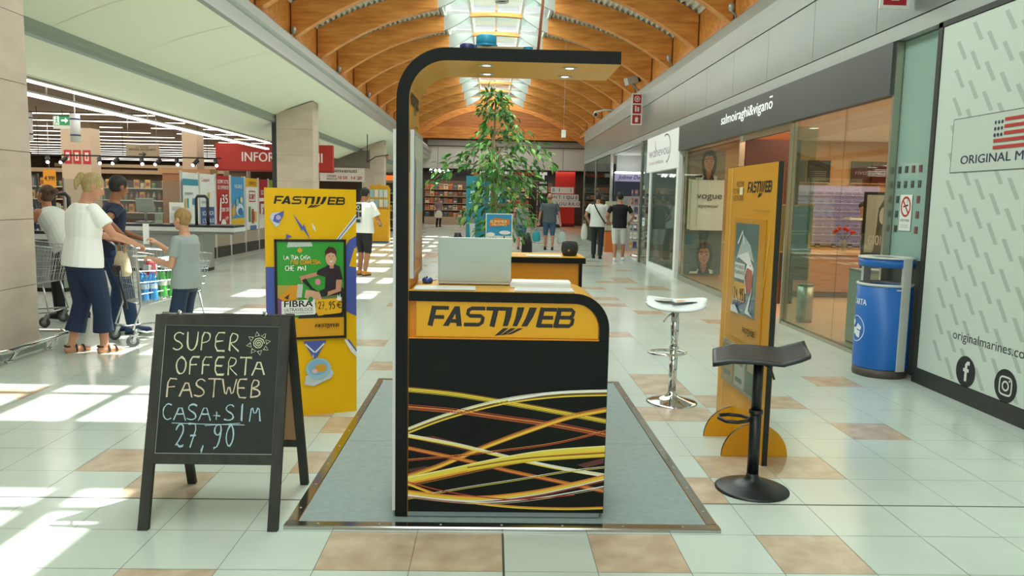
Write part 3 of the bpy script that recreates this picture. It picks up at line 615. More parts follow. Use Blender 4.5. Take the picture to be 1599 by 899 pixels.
yb = .575
for s in (-1, 1):
    mb = MB(); mb.x = slant(yb, -1); mb.prism([(s*.292-.019, 0), (s*.292+.019, 0), (s*.292+.019, HL), (s*.292-.019, HL)], -.011, .011, FR, 'y'); mb.build('rear_leg', CB, bevel=.002)
for a, b in ((.93, HL), (.235, .275)): mb = MB(); mb.x = slant(yb, -1); mb.box(-.272, .272, -.01, .01, a, b, FR); mb.build('rear_rail', CB, bevel=.002)
mb = MB(); mb.x = slant(yb, -1); mb.box(-.272, .272, -.004, .004, .275, .93, M('b08660', .6)); mb.build('rear_board', CB)
for s in (-1, 1): mb = MB(); mb.cyl((s*.2, .255, .945), (s*.2-.03, .32, .945), .008, STEEL, n=10); mb.build('hinge', CB)
# ================================================================== left advertising totem
ang = math.atan2(.15, .436)
L = T('advertising_totem', 'tall yellow advertising totem with a framed green poster behind the chalkboard', 'totem', (-1.225, 5.245, 0), ang)
TW, TH_ = .60, 1.555; YT = noisy('yellow_print', 'ecb600', 'f0bc04', .45, 1.5, spec=.3)
mb = MB(); n = 8; fr = [(-TW/2+TW*i/n, -.0-.02*math.sin(PI*i/n)) for i in range(n+1)]; po = fr+[(TW/2, .06), (0, .16), (-TW/2, .06)]
mb.prism(po, 0.0, TH_, YT, 'z'); mb.build('body', L)
class BendPR(PR):
    def P(s, x, y):
        return Vector((-TW/2+x, -.02*math.sin(PI*max(0, min(1, x/TW)))-.0012-s.eps*s.k, y))
BL = M('4d5fae', .4); LB = M('a9c3dd', .4); WH = M('e9ebe4', .4)
mb = MB(); pr = BendPR(mb, (0, 0, 0), (1, 0, 0), (0, 0, 1), .0005)
pr.logo(.055, 1.45, .46, .052, BLACK)
pr.poly([(.0, .42), (.06, .40), (.06, 1.03), (.0, 1.03)], BL); pr.poly([(.52, .72), (.6, .68), (.6, 1.24), (.55, 1.21), (.52, 1.16)], BL); pr.poly([(.55, 1.03), (.6, 1.02), (.6, 1.16), (.585, 1.15)], YT)
pr.poly([(.46, 1.215), (.49, 1.215), (.6, 1.345), (.6, 1.39)], WH); pr.poly([(.47, 1.215), (.478, 1.215), (.6, 1.365), (.6, 1.378)], BL); pr.poly([(.13, 1.215), (.17, 1.235), (.135, 1.25)], BL)
pr.poly([(.175, 1.39), (.24, 1.30), (.245, 1.32), (.29, 1.215), (.24, 1.285), (.235, 1.27)], BL); pr.poly([(.3, 1.33), (.315, 1.3), (.318, 1.31), (.325, 1.265), (.308, 1.29), (.306, 1.285)], WH)
pr.poly([(.05, 1.32), (.03, 1.355), (.045, 1.39), (.09, 1.395), (.115, 1.385), (.1, 1.36), (.09, 1.31), (.07, 1.295)], M('c9cede', .4)); pr.poly([(.05, 1.335), (.06, 1.375), (.12, 1.405), (.115, 1.37), (.085, 1.32)], BL); pr.ell(.085, 1.36, .016, .016, M('b8a8d4', .4))
pr.poly([(.235, .52), (.39, .52), (.33, .415), (.305, .395), (.28, .44)], BL); pr.line([(.25, .5), (.31, .44)], .01, WH); pr.line([(.375, .5), (.315, .44)], .01, WH)
pr.poly([(.51, .52), (.54, .52), (.6, .43), (.6, .39), (.56, .43)], WH); pr.poly([(.53, .52), (.545, .52), (.6, .44), (.6, .425)], BL)
pr.poly([(.25, .28), (.24, .22), (.30, .205), (.42, .255), (.44, .29), (.42, .32), (.34, .30)], M('c3d2d6', .4)); pr.ell(.335, .325, .085, .075, M('9fc4d6', .4)); pr.ell(.33, .335, .065, .055, M('86b4d4', .4)); pr.ell(.35, .33, .04, .028, M('d8a32c', .4)); pr.line([(.3, .4), (.3, .425)], .008, LB); pr.ell(.31, .31, .02, .016, M('e2b9c8', .4))
mb.build('printed_artwork', L)
mb = MB(); FZ0, FZ1, FX0, FX1 = .535, 1.215, .055, .525; ox = -TW/2
mb.box(ox+FX0, ox+FX1, -.036, -.006, FZ0, FZ0+.016, BLACK); mb.box(ox+FX0, ox+FX1, -.036, -.006, FZ1-.016, FZ1, BLACK); mb.box(ox+FX0, ox+FX0+.016, -.036, -.006, FZ0, FZ1, BLACK); mb.box(ox+FX1-.016, ox+FX1, -.036, -.006, FZ0, FZ1, BLACK); mb.build('poster_frame', L)
mb = MB(); mb.box(ox+FX0+.014, ox+FX1-.014, -.03, -.02, FZ0+.014, FZ1-.014, M('3aa13a', .25)); pr = PR(mb, (ox+FX0+.014, -.0302, FZ0+.014), (1, 0, 0), (0, 0, 1), .0003); w = FX1-FX0-.028; h = FZ1-FZ0-.028
X_ = lambda a: a*w; Z_ = lambda b: b*h
def pg(c, *pts): pr.poly([(X_(a), Z_(b)) for a, b in pts], M(c, .3))
pg('e0a21c', (0, 0), (1, 0), (1, .2), (.6, .2), (0, .22)); pg('b9a445', (0, .3), (.3, .3), (.32, .55), (0, .55)); pg('7d4f8c', (0, .22), (.12, .2), (.12, .4), (0, .42)); pg('24302c', (.3, .2), (1, .2), (1, .5), (.9, .56), (.5, .45))
pg('c3cfc4', (.15, .94), (.53, .95), (.51, .995), (.17, .995)); pr.ell(X_(.34), Z_(.91), .016, .016, M('e0a030', .3))
pr.chalk('LA TUA CASA', X_(.1), Z_(.815), .028, .0195, M('f0f2ea', .3), .005, .8, .01, 1); pr.chalk('PIU CONNESSA', X_(.2), Z_(.765), .03, .02, M('e59a26', .3), .006, .8, .01, 1); pr.chalk('CHE MAI', X_(.12), Z_(.70), .034, .024, M('f0f2ea', .3), .0062, .85, .01, 1)
# seated young man of the poster: trousers, legs, shirt, arms, head
pg('6b7f54', (.62, .42), (.9, .44), (.88, .36), (.62, .36)); pg('d7a98c', (.42, .5), (.62, .48), (.66, .4), (.55, .36), (.4, .42)); pg('c8c9c4', (.3, .56), (.38, .56), (.36, .42), (.26, .42)); pg('e09a24', (.02, .42), (.22, .55), (.3, .54), (.28, .4), (.1, .38)); pg('4a3a24', (.1, .42), (.18, .46), (.16, .4))
pg('c98f74', (.33, .64), (.60, .685), (.62, .65), (.42, .61), (.36, .57)); pg('1e1f24', (.42, .62), (.36, .6), (.5, .5), (.62, .47), (.52, .52)); pg('2f2630', (.60, .70), (.72, .74), (.82, .77), (.93, .74), (.98, .6), (.87, .59), (.88, .48), (.70, .48), (.72, .63), (.58, .66)); pg('c98f74', (.88, .6), (.965, .6), (.95, .48), (.74, .43), (.72, .47), (.87, .5)); pr.rect(X_(.7), Z_(.44), X_(.75), Z_(.475), M('26282a', .3))
pg('c98f74', (.78, .72), (.84, .72), (.85, .79), (.78, .79)); pr.ell(X_(.80), Z_(.825), .036, .05, M('dba98a', .3)); pg('4b2a1c', (.715, .85), (.71, .9), (.76, .945), (.84, .94), (.885, .9), (.875, .83), (.86, .87), (.8, .885), (.74, .87)); pr.rect(X_(.765), Z_(.845), X_(.785), Z_(.852), M('3a241c', .3)); pr.rect(X_(.82), Z_(.845), X_(.84), Z_(.852), M('3a241c', .3)); pg('f0ece6', (.775, .80), (.83, .80), (.82, .787), (.785, .787)); pg('c98a72', (.795, .835), (.81, .835), (.812, .815), (.793, .815)); pr.ell(X_(.6), Z_(.58), .018, .022, M('e08a9c', .3))
pg('f0f1ec', (.06, .235), (.06, .385), (.55, .40), (.57, .26), (.55, .24)); pg('eeb420', (.57, .265), (.57, .395), (.96, .41), (.96, .25), (.6, .225)); pg('1c1e1c', (.68, .215), (.95, .225), (1.0, .29), (.97, .27), (.93, .24), (.68, .235))
pr.text('FIBRA', X_(.1), Z_(.325), .044, BLACK, X_(.42), .03); pr.text('ULTRAVELOCE', X_(.1), Z_(.28), .022, M('34383a', .3), X_(.42)); pr.text('MODEM E ATTIVAZIONE INCLUSI', X_(.1), Z_(.255), .009, M('34383a', .3), X_(.42)); pr.chalk('27,95', X_(.6), Z_(.295), .05, .026, BLACK, .006, .9, .01, 1); pr.text('€', X_(.88), Z_(.3), .045, BLACK); pr.logo(X_(.55), Z_(.105), X_(.36), .022, BLACK); pr.ell(X_(.49), Z_(.40), .016, .018, M('2c8a3c', .3)); pg('f2f4f0', (.88, .385), (.9, .45), (.915, .41), (.935, .46), (.94, .41), (.96, .42), (.94, .38)); pr.text('fastweb.it', X_(.12), Z_(.09), .01, M('b98412', .3))
mb.build('poster', L)
# ================================================================== right standing display board
Rr = T('display_board', 'upright yellow display board on half round feet beside the black stool', 'display', (1.585, 4.28, 0))
RL_ = .92; RH = 1.75; LY = noisy('yellow_board', 'd9990a', 'dfa010', .4, 1.5)
mb = MB(); mb.box(-.002, .03, 0, RL_, 0, RH, BLACK); mb.box(-.004, -.002, .002, RL_-.002, .003, RH-.003, LY); mb.box(.03, .032, .002, RL_-.002, .003, RH-.003, LY); mb.build('board', Rr)
for y in (.17, .56):
    mb = MB(); po = [(.014+.2*math.cos(PI*i/18), .2*math.sin(PI*i/18)*1.0) for i in range(19)]; mb.prism(po, y, y+.018, BLACK, 'y', mcap=LY); mb.build('half_round_foot', Rr)
mb = MB(); pr = PR(mb, (-.0045, RL_, 0), (0, -1, 0), (0, 0, 1), .0006)
pr.logo(.42, 1.58, .41, .066, BLACK); pr.text('WELCOME', .2, 1.62, .035, M('5a4416'), .15); pr.text('TO THE NEW', .14, 1.575, .035, M('5a4416'), .22); pr.rect(.28, 1.568, .34, 1.615, M('f0ead0')); pr.text('NETWORK', .16, 1.53, .035, M('5a4416'), .2)
pr.rect(.56, 1.47, .84, 1.475, M('b5861a')); pr.line([(.12, .1), (.12, 1.74)], .008, M('e8d9a0')); pr.line([(.66, .25), (.78, .9), (.86, 1.35)], .008, M('e2c66a')); mb.build('lettering', Rr)
mb = MB(); mb.box(-.012, -.005, .13, .70, .85, 1.42, M('c98f1a', .3)); pr = PR(mb, (-.0124, .70, .66), (0, -1, 0), (0, 0, 1), .0005); mb.box(-.011, -.005, .13, .70, .66, .85, M('cf931a', .3))
pr.rect(.04, .16, .47, .73, M('5f7a78', .15)); pr.poly([(.06, .2), (.45, .18), (.46, .28), (.25, .26), (.08, .3)], M('38566a', .15)); pr.poly([(.08, .5), (.2, .66), (.34, .6), (.42, .5), (.25, .54)], M('b9cac6', .12)); pr.poly([(.1, .52), (.3, .56), (.42, .46), (.4, .4), (.3, .48)], M('e8eeea', .12)); pr.ell(.35, .39, .06, .09, M('b4543a', .2)); pr.line([(.3, .3), (.26, .4), (.3, .47), (.4, .46)], .02, M('f0f3f0', .1)); pr.poly([(.3, .18), (.42, .36), (.36, .2), (.44, .17)], M('d8dedc', .15)); pr.poly([(.06, .24), (.28, .24), (.28, .36), (.06, .36)], M('d59a14', .2)); pr.chalk('24,95', .07, .25, .07, .042, BLACK, .012, .95, .01, 1); pr.rect(.07, .38, .27, .48, M('d4dad6', .2)); pr.text('MOBILE', .08, .445, .022, M('48504e'), .17); pr.text('ILLIMITATO', .08, .41, .022, M('48504e'), .18); pr.logo(.28, .06, .22, .03, BLACK); pr.line([(.12, .6), (.2, .68), (.24, .6)], .018, M('eef3f2', .1)); pr.poly([(.04, .16), (.2, .16), (.12, .21), (.04, .2)], M('cfd9da', .15))
mb.build('plastic_covered_poster', Rr)
mb = MB(); mb.box(-.02, -.005, .08, .80, .34, .62, glassy('leaflet_pocket', 'e6e8e0', .15, .2)); mb.build('leaflet_pocket', Rr)
for k, (c1, c2) in enumerate((('4f8f7c', 'd8c9a0'), ('dfe3dd', 'c98a4a'), ('c9a04a', '7aa0a8'))):
    mb = MB(); y = .12+.23*k; mb.box(-.016, -.008, y, y+.19, .36, .60, M(c1, .4)); pr = PR(mb, (-.0163, y+.19, .36), (0, -1, 0), (0, 0, 1)); pr.rect(.02, .14, .17, .22, M(c2, .4)); pr.rect(.03, .03, .16, .06, M('6b6f66', .4)); mb.build('leaflet', Rr)
# ================================================================== bar stools
def stool(x, y, white):
    t = T('bar_stool', 'white moulded bar stool on a chrome column, leaflets on its seat' if white else 'black padded bar stool with raised seat back beside the yellow display board', 'stool', (x, y, 0))
    cm = CHROME if white else M('15191a', .4); r = .192
    mb = MB(); mb.lathe([(0, 0), (r, 0), (r, .006), (r*.9, .014), (r*.55, .032), (r*.25, .052), (.034, .07), (.030, .09), (0, .09)], cm, n=40); mb.build('base', t)
    mb = MB(); mb.cyl((0, 0, .07), (0, 0, .42), .03, cm); mb.build('outer_column', t); mb = MB(); mb.cyl((0, 0, .42), (0, 0, .70), .026 if not white else .03, cm); mb.lathe([(.03, .41), (.036, .415), (.036, .43), (.03, .435)], cm); mb.build('gas_lift', t)
    mb = MB(); zf = .385; a0 = PI*.85
    pts = [(-.03, .0, zf), (-.06, -.05, zf), (-.12, -.075, zf), (-.175, -.06, zf), (-.195, 0, zf), (-.175, .06, zf), (-.12, .075, zf), (-.06, .05, zf)]
    if white: pts = [(.14*math.cos(2*PI*i/20)-.05, .10*math.sin(2*PI*i/20), zf+.0) for i in range(20)]
    else: pts = [Vector(p) for p in pts]
    mb.tube(pts, .010, cm, 8, closed=True); mb.build('footrest', t)
    mb = MB(); mb.tube([(.02, 0, .68), (.06, -.01, .66), (.08, -.015, .60)] if not white else [(-.02, 0, .69), (-.06, -.01, .66), (-.09, -.015, .62)], .006, cm, 8); mb.build('lever', t)
    # seat surface
    mb = MB(); N = 22; Q = 12; V = []
    for i in range(N+1):
        u = -1+2*i/N
        for j in range(Q+1):
            v = -1+2*j/Q
            if white:
                hx = .226; hy = .185*(1-.18*abs(u)**3)*(1-.10*math.exp(-(u*3)**2)); xx = u*hx; yy_ = v*hy*math.sqrt(max(0, 1-abs(u)**4.5)); z = .765+.03*abs(u)**2-.012*v*v+.024*v
            else:
                xx = -.235+.47*(u+1)/2; hy = .175*(1-.16*abs(u)**6); yy_ = v*hy
                s_ = (u+1)/2; z = .722+(.012*math.sin(PI*min(1, s_/.9)))-(.02*max(0, (.2-s_)/.2))+(.0 if s_ < .72 else .056*(s_-.72)/.28)+.004*v*v+.010*v
            V.append((xx, yy_, z))
    def grid(dz): return [(a, b, c+dz) for a, b, c in V]
    th = .012 if white else .02; nn = len(V); vs = grid(0)+grid(-th); fs = []
    W_ = Q+1
    for i in range(N):
        for j in range(Q):
            a = i*W_+j; fs += [(a, a+W_, a+W_+1, a+1), (nn+a, nn+a+1, nn+a+W_+1, nn+a+W_)]
    for i in range(N):
        for j in (0, Q): a = i*W_+j; fs.append((a, nn+a, nn+a+W_, a+W_))
    for j in range(Q):
        for i in (0, N): a = i*W_+j; fs.append((a, a+1, nn+a+1, nn+a))
    mb.x = Matrix.Rotation(-.2 if white else -.27, 4, 'Z'); mb.add(vs, fs, M('e6ecea', .5) if white else noisy('black_vinyl', '1b1f20', '25292a', .42, 25), True); mb.build('seat', t)
    mb.x = None
    mb = MB(); mb.lathe([(0, .70), (.06, .70), (.05, .735 if white else .69), (0, .735 if white else .69)], cm); mb.build('seat_mount', t)
    return t
stool(1.385, 5.69, True); stool(1.405, 3.92, False)
t = T('round_leaflet', 'round pale disc shaped leaflet on the seat of the white stool', 'leaflet', (1.30, 5.71, .782)); mb = MB(); mb.lathe([(0, .003), (.07, .003), (.072, .001), (.07, 0), (0, 0)], M('b9bab2', .5)); mb.build('disc', t)
t = T('folded_leaflet', 'white and orange folded leaflet on the seat of the white stool', 'leaflet', (1.43, 5.66, .780), .2); mb = MB(); mb.cbox((0, 0, .002), (.17, .09, .004), M('e4e7e6', .5)); mb.build('cover', t); mb = MB(); mb.cbox((-.02, .0, .0045), (.06, .05, .001), M('dc9a3a', .5)); mb.build('orange_panel', t); mb = MB(); mb.cbox((.0, -.02, .0002), (.2, .05, .0004), M('44505a', .5)); mb.build('dark_sheet', t)
# ================================================================== supermarket on the left
GREYC = M('9aa19d', .35, .4); LGREY = M('c4c9c4', .4); BEIGE = M('b7a48c', .6)
def face_x(mb, x, y, z): return PR(mb, (x, y, z), (0, 1, 0), (0, 0, 1), .004)       # print facing the hall
def face_y(mb, x, y, z, eps=.003): return PR(mb, (x, y, z), (1, 0, 0), (0, 0, 1), eps)  # print facing the camera side
for x0, x1, y in ((-11.5, -10.72, 21), (-8.32, -7.93, 21.0)):
    mb = MB(); mb.box(x0, x1, y, y+.5, 0, 3.34, BEIGE); struct(mb, 'wall_column')
# checkout counters
def checkout(x0, x1, y, lab):
    t = T('checkout_counter', lab, 'checkout', ((x0+x1)/2, y, 0)); w = (x1-x0)/2
    mb = MB(); mb.box(-w, w-.62, .05, .65, .06, .74, GREYC); mb.build('base_cabinet', t)
    mb = MB(); mb.box(-w, w-.62, .07, .63, 0, .06, BLACK); mb.build('plinth', t)
    mb = MB(); mb.box(-w, w, 0, .7, .79, .87, LGREY); mb.box(-w, w, .005, .695, .74, .785, STEEL); mb.build('counter_rim', t)
    mb = MB(); mb.box(-w, w-.02, .02, .68, .87, .915, M('23262a', .5)); mb.build('conveyor_belt', t)
    mb = MB(); mb.tube([(w-.75, .1, .915), (w-.75, .1, 1.42), (w-.72, .1, 1.47), (w-.58, .1, 1.47), (w-.53, .1, 1.42), (w-.53, .1, .915)], .03, M('26292b', .4), 8); mb.build('scanner_hoop', t)
    mb = MB(); mb.box(-w+.3, w-1.1, .33, .345, 1.0, 1.75, PLEXI); mb.build('acrylic_screen', t)
    for a in (-w+.3, w-1.12): mb = MB(); mb.box(a, a+.02, .32, .355, .9, 1.77, STEEL); mb.build('screen_post', t)
    return t
checkout(-8.7, -4.99, 15.0, 'long grey checkout counter with dark belt nearest the poster panels')
checkout(-9.3, -5.8, 11.6, 'grey checkout counter with dark belt behind the shopper in a white shirt')
def card(x, y, z, w, h, c, bar, label, nm='notice_card', cat='notice', txt=None, tc='ffffff', group=None):
    t = T(nm, label, cat, (x, y, z), 0, group); mb = MB(); mb.box(-w/2, w/2, 0, .012, 0, h, M(c, .4)); pr = face_y(mb, -w/2, -.001, 0)
    for (a, b, c_, d, q) in bar: pr.rect(a*w, b*h, c_*w, d*h, M(q, .4))
    if txt: pr.text(txt, w/2, h*.6, h*.12, M(tc, .4), w*.8, .02, align='c')
    mb.build('sheet', t); mb = MB(); mb.box(-w*.4, w*.4, -.02, .05, -.02, -.001, M('5a5f5c', .4)); mb.build('stand', t); return t
zc2 = .94
card(-7.4, 11.72, zc2, .13, .32, 'e6e8e2', [(.1, .55, .9, .85, '2f5a8a'), (.15, .2, .85, .25, '8a8f8a')], 'small white notice with a blue block on the near checkout counter')
card(-6.95, 11.72, zc2, .22, .36, '27406e', [(.1, .5, .9, .9, 'c9d2da'), (.1, .1, .9, .4, '3a63a0')], 'blue notice board standing on the near checkout counter')
card(-6.62, 11.78, zc2, .24, .38, 'dfe2dc', [(.15, .2, .85, .23, '9aa09a'), (.15, .4, .85, .43, '9aa09a'), (.15, .6, .85, .63, '9aa09a')], 'white framed notice standing on the near checkout counter')
card(-6.16, 15.2, zc2, .28, .40, 'e3e5df', [(.1, .15, .9, .5, 'c9d3d0'), (.2, .6, .8, .8, 'b9bdb8')], 'white notice standing on the far checkout counter by the boy')
t = T('till_terminal', 'grey till screen and card reader on the far checkout counter', 'till', (-6.9, 15.42, .9165)); mb = MB(); mb.cbox((0, .1, .02), (.3, .25, .04), M('8d918e', .5)); mb.build('base', t); mb = MB(); mb.cyl((0, .1, .04), (0, .1, .25), .025, M('8d918e', .5)); mb.build('neck', t); mb = MB(); mb.cbox((0, .08, .36), (.34, .04, .26), M('aeb3ad', .5), 0, .15); mb.build('monitor', t); mb = MB(); mb.cbox((.3, 0, .1), (.12, .08, .2), M('b9c6a8', .5)); mb.build('card_reader', t)
# upright poster panels
PO = [(16.55, 17.48), (17.52, 18.48), (18.55, 19.5), (19.6, 20.66), (20.75, 21.82), (21.92, 22.8), (22.88, 23.7)]
LB_ = ['white poster panel with a teal heading, nearest of the upright posters', 'white poster panel with a blue lower block beside the teal headed one', 'red poster panel with white lettering among the upright posters', 'blue and yellow beach poster panel among the upright posters', 'yellow topped white poster panel among the upright posters', 'red and white poster panel beside the yellow topped one', 'green poster panel farthest along the row of upright posters']
for k, (a, b) in enumerate(PO):
    t = T('upright_poster', LB_[k], 'poster', (-6.6, a, 0), 0, 'poster panels along the checkouts'); w = b-a
    mb = MB(); mb.box(-.02, .02, -.02, .03, 0, 2.0, M('cfd3cf', .35, .4)); mb.build('post', t)
    mb = MB(); mb.box(-.012, .012, .04, w-.01, .27, .56, M('a89a86', .5)); mb.build('lower_panel', t); mb = MB(); mb.box(-.03, .03, .03, w-.01, 0, .26, M('33352f', .5)); mb.build('plinth', t)
    mb = MB(); mb.box(-.012, .012, .04, w-.01, .58, 1.97, M(('dfe5e2', 'e4e6e2', 'b3262a', '3f9cd0', 'e8eae4', 'ab2230', '7fa53a')[k], .4)); pr = PR(mb, (.0125, .04, .58), (0, 1, 0), (0, 0, 1), .003); W_ = w-.05
    R_ = lambda x0, y0, x1, y1, c: pr.rect(x0*W_, y0*1.39, x1*W_, y1*1.39, M(c, .4))
    if k == 0: R_(0, .8, 1, .9, '3a8fa8'); R_(.1, .45, .2, .6, 'e0a040'); R_(.25, .45, .35, .6, '3fa0a0'); R_(.6, .5, .7, .6, '3f8fc0'); R_(.75, .5, .85, .58, 'e0b040'); R_(.1, .66, .6, .69, '8aa0a8')
    if k == 1: pr.text('Coupons', .1, 1.22, .09, M('b8323a', .4), .5); R_(.0, .0, .95, .46, '2b4f94'); pr.text('SCARICA', .1, .45, .1, M('f0f2f2'), .7, .02); pr.text("L'UTILE", .1, .28, .1, M('f0f2f2'), .7, .02); R_(.05, .52, .5, .56, 'b0b6ba'); R_(.5, .6, .6, .7, 'd0a040')
    if k == 2: pr.text('SCOPRI TUTTE', .08, 1.2, .09, M('f2f0ec'), .75, .02); pr.text('LE OFFERTE', .08, 1.06, .09, M('f2f0ec'), .75, .02); pr.text('35', .35, .72, .22, M('f2f0ec'), .4, .03); pr.text('200 250', .3, .52, .1, M('f2f0ec'), .5, .02); pr.poly([(.1, .3), (.2, .85), (.3, .85), (.22, .3)], M('e7dcd8')); pr.ell(.4, .2, .18, .14, M('e9e2dc')); pr.text('APP', .5, .3, .1, M('f2f0ec'))
    if k == 3: R_(0, 0, 1, .12, 'e6e6e0'); R_(0, .12, 1, .24, 'e5b931'); pr.poly([(.0, .55), (.25, .75), (.25, .45), (.05, .35)], M('e0a83a')); pr.ell(.6, .55, .3, .16, M('d6e6ee')); pr.ell(.65, .5, .2, .1, M('2f6fb0')); pr.text('VACANZE', .2, 1.1, .1, M('eaf4f8'), .6, .02); pr.ell(.4, .75, .12, .1, M('7fc0d8')); pr.ell(.7, .8, .1, .08, M('e8d9a0'))
    if k == 4: R_(0, .83, 1, 1, 'e3b52c'); pr.frame(.25*W_, .75, .8*W_, 1.05, .03, M('b3262a')); pr.text('OB!', .3*W_, .82, .15, M('b3262a'), .4, .04); R_(.2, .15, .35, .45, '4f8f4a'); R_(.45, .12, .6, .4, 'b03a34'); R_(.65, .15, .85, .35, 'd8b060'); R_(.3, 0, .8, .08, '3f6fb0'); pr.text('OFFERTE', .2, 1.2, .1, M('a23024'), .6, .02)
    if k == 5: R_(0, .0, 1, .3, 'e6e2de'); R_(0, .55, 1, .62, 'e6e2de'); pr.text('SCONTI', .15, .95, .14, M('f2f0ec'), .55, .03); R_(.1, .2, .9, .5, 'd9d2cc'); pr.text('20%', .25, .4, .2, M('a02028'), .4, .03)
    if k == 6: R_(.1, .4, .9, .8, 'd9e0b0'); R_(.2, .5, .8, .6, 'a0482c')
    mb.build('printed_sheet', t)
# hanging signs and lamps
t = T('information_sign', 'wide red hanging board lettered INFORMAZIONI behind the stone pillar', 'sign', (-7.65, 21.6, 2.22)); mb = MB(); mb.box(0, 3.2, 0, .18, 0, .70, M('b02a1c', .45)); mb.box(0, 3.2, 0, .18, -.05, -.001, M('8d1d14', .45)); mb.build('board', t)
mb = MB(); face_y(mb, 0, -.003, 0, .002).text('INFORMAZIONI', .72, .22, .26, M('efe9e2'), 2.2, .018); mb.build('lettering', t); mb = MB()
for x in (.3, 2.8): mb.cyl((x, .09, .70), (x, .09, 1.11), .012, STEEL, n=8)
mb.build('hanger', t)
t = T('opening_hours_sign', 'long pale Benvenuti opening hours board across the second opening', 'sign', (-7.0, 30.2, 2.12)); mb = MB(); mb.box(0, 2.0, 0, .05, 0, .52, M('cfc8bd', .5)); pr = face_y(mb, 0, -.003, 0, .002)
pr.text('Benvenuti', .75, .34, .15, M('2c2a28'), .95, .02); pr.text('ORARI', .55, .16, .09, M('3a3734')); pr.text('NEGOZI', .55, .05, .08, M('3a3734')); pr.text('10 SX', 1.0, .08, .13, M('a83a30'), .35, .02); pr.text('14 20', 1.5, .08, .13, M('a83a30'), .4, .02); pr.rect(.1, .05, .3, .1, M('a83a30')); pr.rect(.12, .2, .28, .3, M('b8584a')); mb.build('board', t)
mb = MB(); mb.box(-.2, 2.2, .06, .1, .52, 1.2, M('6e665c', .5)); mb.build('bulkhead', t)
t = T('arrow_sign', 'beige hanging sign with a black right arrow over the checkouts', 'sign', (-8.4, 18, 2.33)); mb = MB(); mb.box(0, .74, 0, .03, 0, .27, M('9d8c72', .5)); pr = face_y(mb, 0, -.002, 0, .002); pr.text('CASSE', .37, .2, .045, M('5a4c3a'), .28, align='c'); pr.text('SENZA ACQUISTI', .37, .145, .045, M('40372b'), .6, .015, align='c'); pr.line([(.29, .06), (.44, .06)], .022, BLACK); pr.line([(.38, .105), (.45, .06), (.38, .015)], .022, BLACK); mb.build('board', t)
mb = MB()
for x in (.05, .69): mb.cyl((x, .015, .27), (x, .015, 1.0), .005, STEEL, n=6)
mb.build('hanger', t)
t = T('exit_sign', 'green running man emergency exit sign hanging under the supermarket ceiling', 'sign', (-10.0, 17.98, 2.92)); mb = MB(); mb.box(0, .40, 0, .05, 0, .31, M('cdd2c6', .5)); pr = face_y(mb, 0, -.002, 0, .002); G_ = M('1f7a4a', .4, 0, .5); W2 = M('dfeadf', .4, 0, .5)
pr.rect(.02, .08, .38, .29, G_); pr.rect(.03, .09, .14, .28, W2); pr.ell(.085, .245, .018, .02, G_); pr.line([(.085, .22), (.08, .16), (.05, .1)], .02, G_); pr.line([(.08, .16), (.115, .14), (.11, .1)], .018, G_); pr.line([(.05, .2), (.085, .21), (.12, .19)], .015, G_); pr.poly([(.19, .165), (.28, .165), (.28, .12), (.35, .185), (.28, .25), (.28, .205), (.19, .205)], W2); mb.build('panel', t)
mb = MB(); mb.cyl((.2, .025, .31), (.2, .025, .42), .01, STEEL, n=8); mb.build('hanger', t)
for x, y, lab in ((-6.32, 11.95, 'white cylinder lamp with navy rings hanging beside the exit sign'), (-7.0, 11.9, 'white cylinder lamp with navy rings half hidden by the nearest stone pillar')):
    t = T('cylinder_lamp', lab, 'lamp', (x, y, 2.25)); mb = MB(); mb.lathe([(0, 0), (.07, 0), (.07, .42), (0, .42)], M('e6e5df', .5), n=20); mb.build('shade', t)
    for z in (.09, .33): mb = MB(); mb.lathe([(.071, z), (.074, z), (.074, z+.02), (.071, z+.02)], M('2a2f6a', .4), n=20); mb.build('ring', t)
    mb = MB(); mb.cyl((0, 0, .42), (0, 0, 1.08), .012, M('d8d8d2'), n=8); mb.build('stem', t)
# fire notices on the beige column
for x, lab, k in ((-11.43, 'left red fire equipment notice on the beige supermarket column', 0), (-11.19, 'middle red fire equipment notice on the beige supermarket column', 1), (-10.93, 'right red fire equipment notice on the beige supermarket column', 2)):
    t = MB(); t.box(0, .2, -.012, -.002, 0, .36, M('a8282c', .4)); pr = face_y(t, 0, -.013, 0, .002); pr.rect(.05, .08, .15, .3, M('d9c6c0')); pr.rect(.08, .12, .12, .22, M('a8282c')) if k else pr.ell(.1, .18, .04, .03, M('a8282c'))
    o = t.build('fire_notice'); o.location = (x, 21, 2.25); tag(o, lab, 'sign', 'fire notices on the beige column')
t = T('spotlight_track', 'black ceiling track running above the checkouts', 'track', (0, 17, 2.27)); mb = MB(); mb.box(-10.2, -5.9, -.02, .02, 0, .03, BLACK); mb.build('rail', t); mb = MB(); [mb.cyl((x, 0, .03), (x, 0, 1.04), .006, BLACK, n=6) for x in (-9.8, -8, -6.2)]; mb.build('hanger', t)
for k, x in enumerate((-9.6, -9.2, -8.5, -8.1, -7.6, -7.2, -6.85, -6.4, -6.02)):
    t = T('track_spotlight', '%s black spotlight from the left on the checkout ceiling track' % ('first second third fourth fifth sixth seventh eighth ninth'.split()[k]), 'spotlight', (x, 17, 2.27), 0, 'spotlights on the checkout track')
    mb = MB(); mb.cyl((0, -.02, -.04), (.06*(-1)**k, -.12, -.14), .045, BLACK, n=14); mb.build('lamp_head', t); mb = MB(); mb.ball((.063*(-1)**k, -.125, -.145), .034, LEDW, 10, 6); mb.build('bulb', t); mb = MB(); mb.cyl((0, 0, -.001), (0, 0, -.05), .01, BLACK, n=8); mb.build('bracket', t)
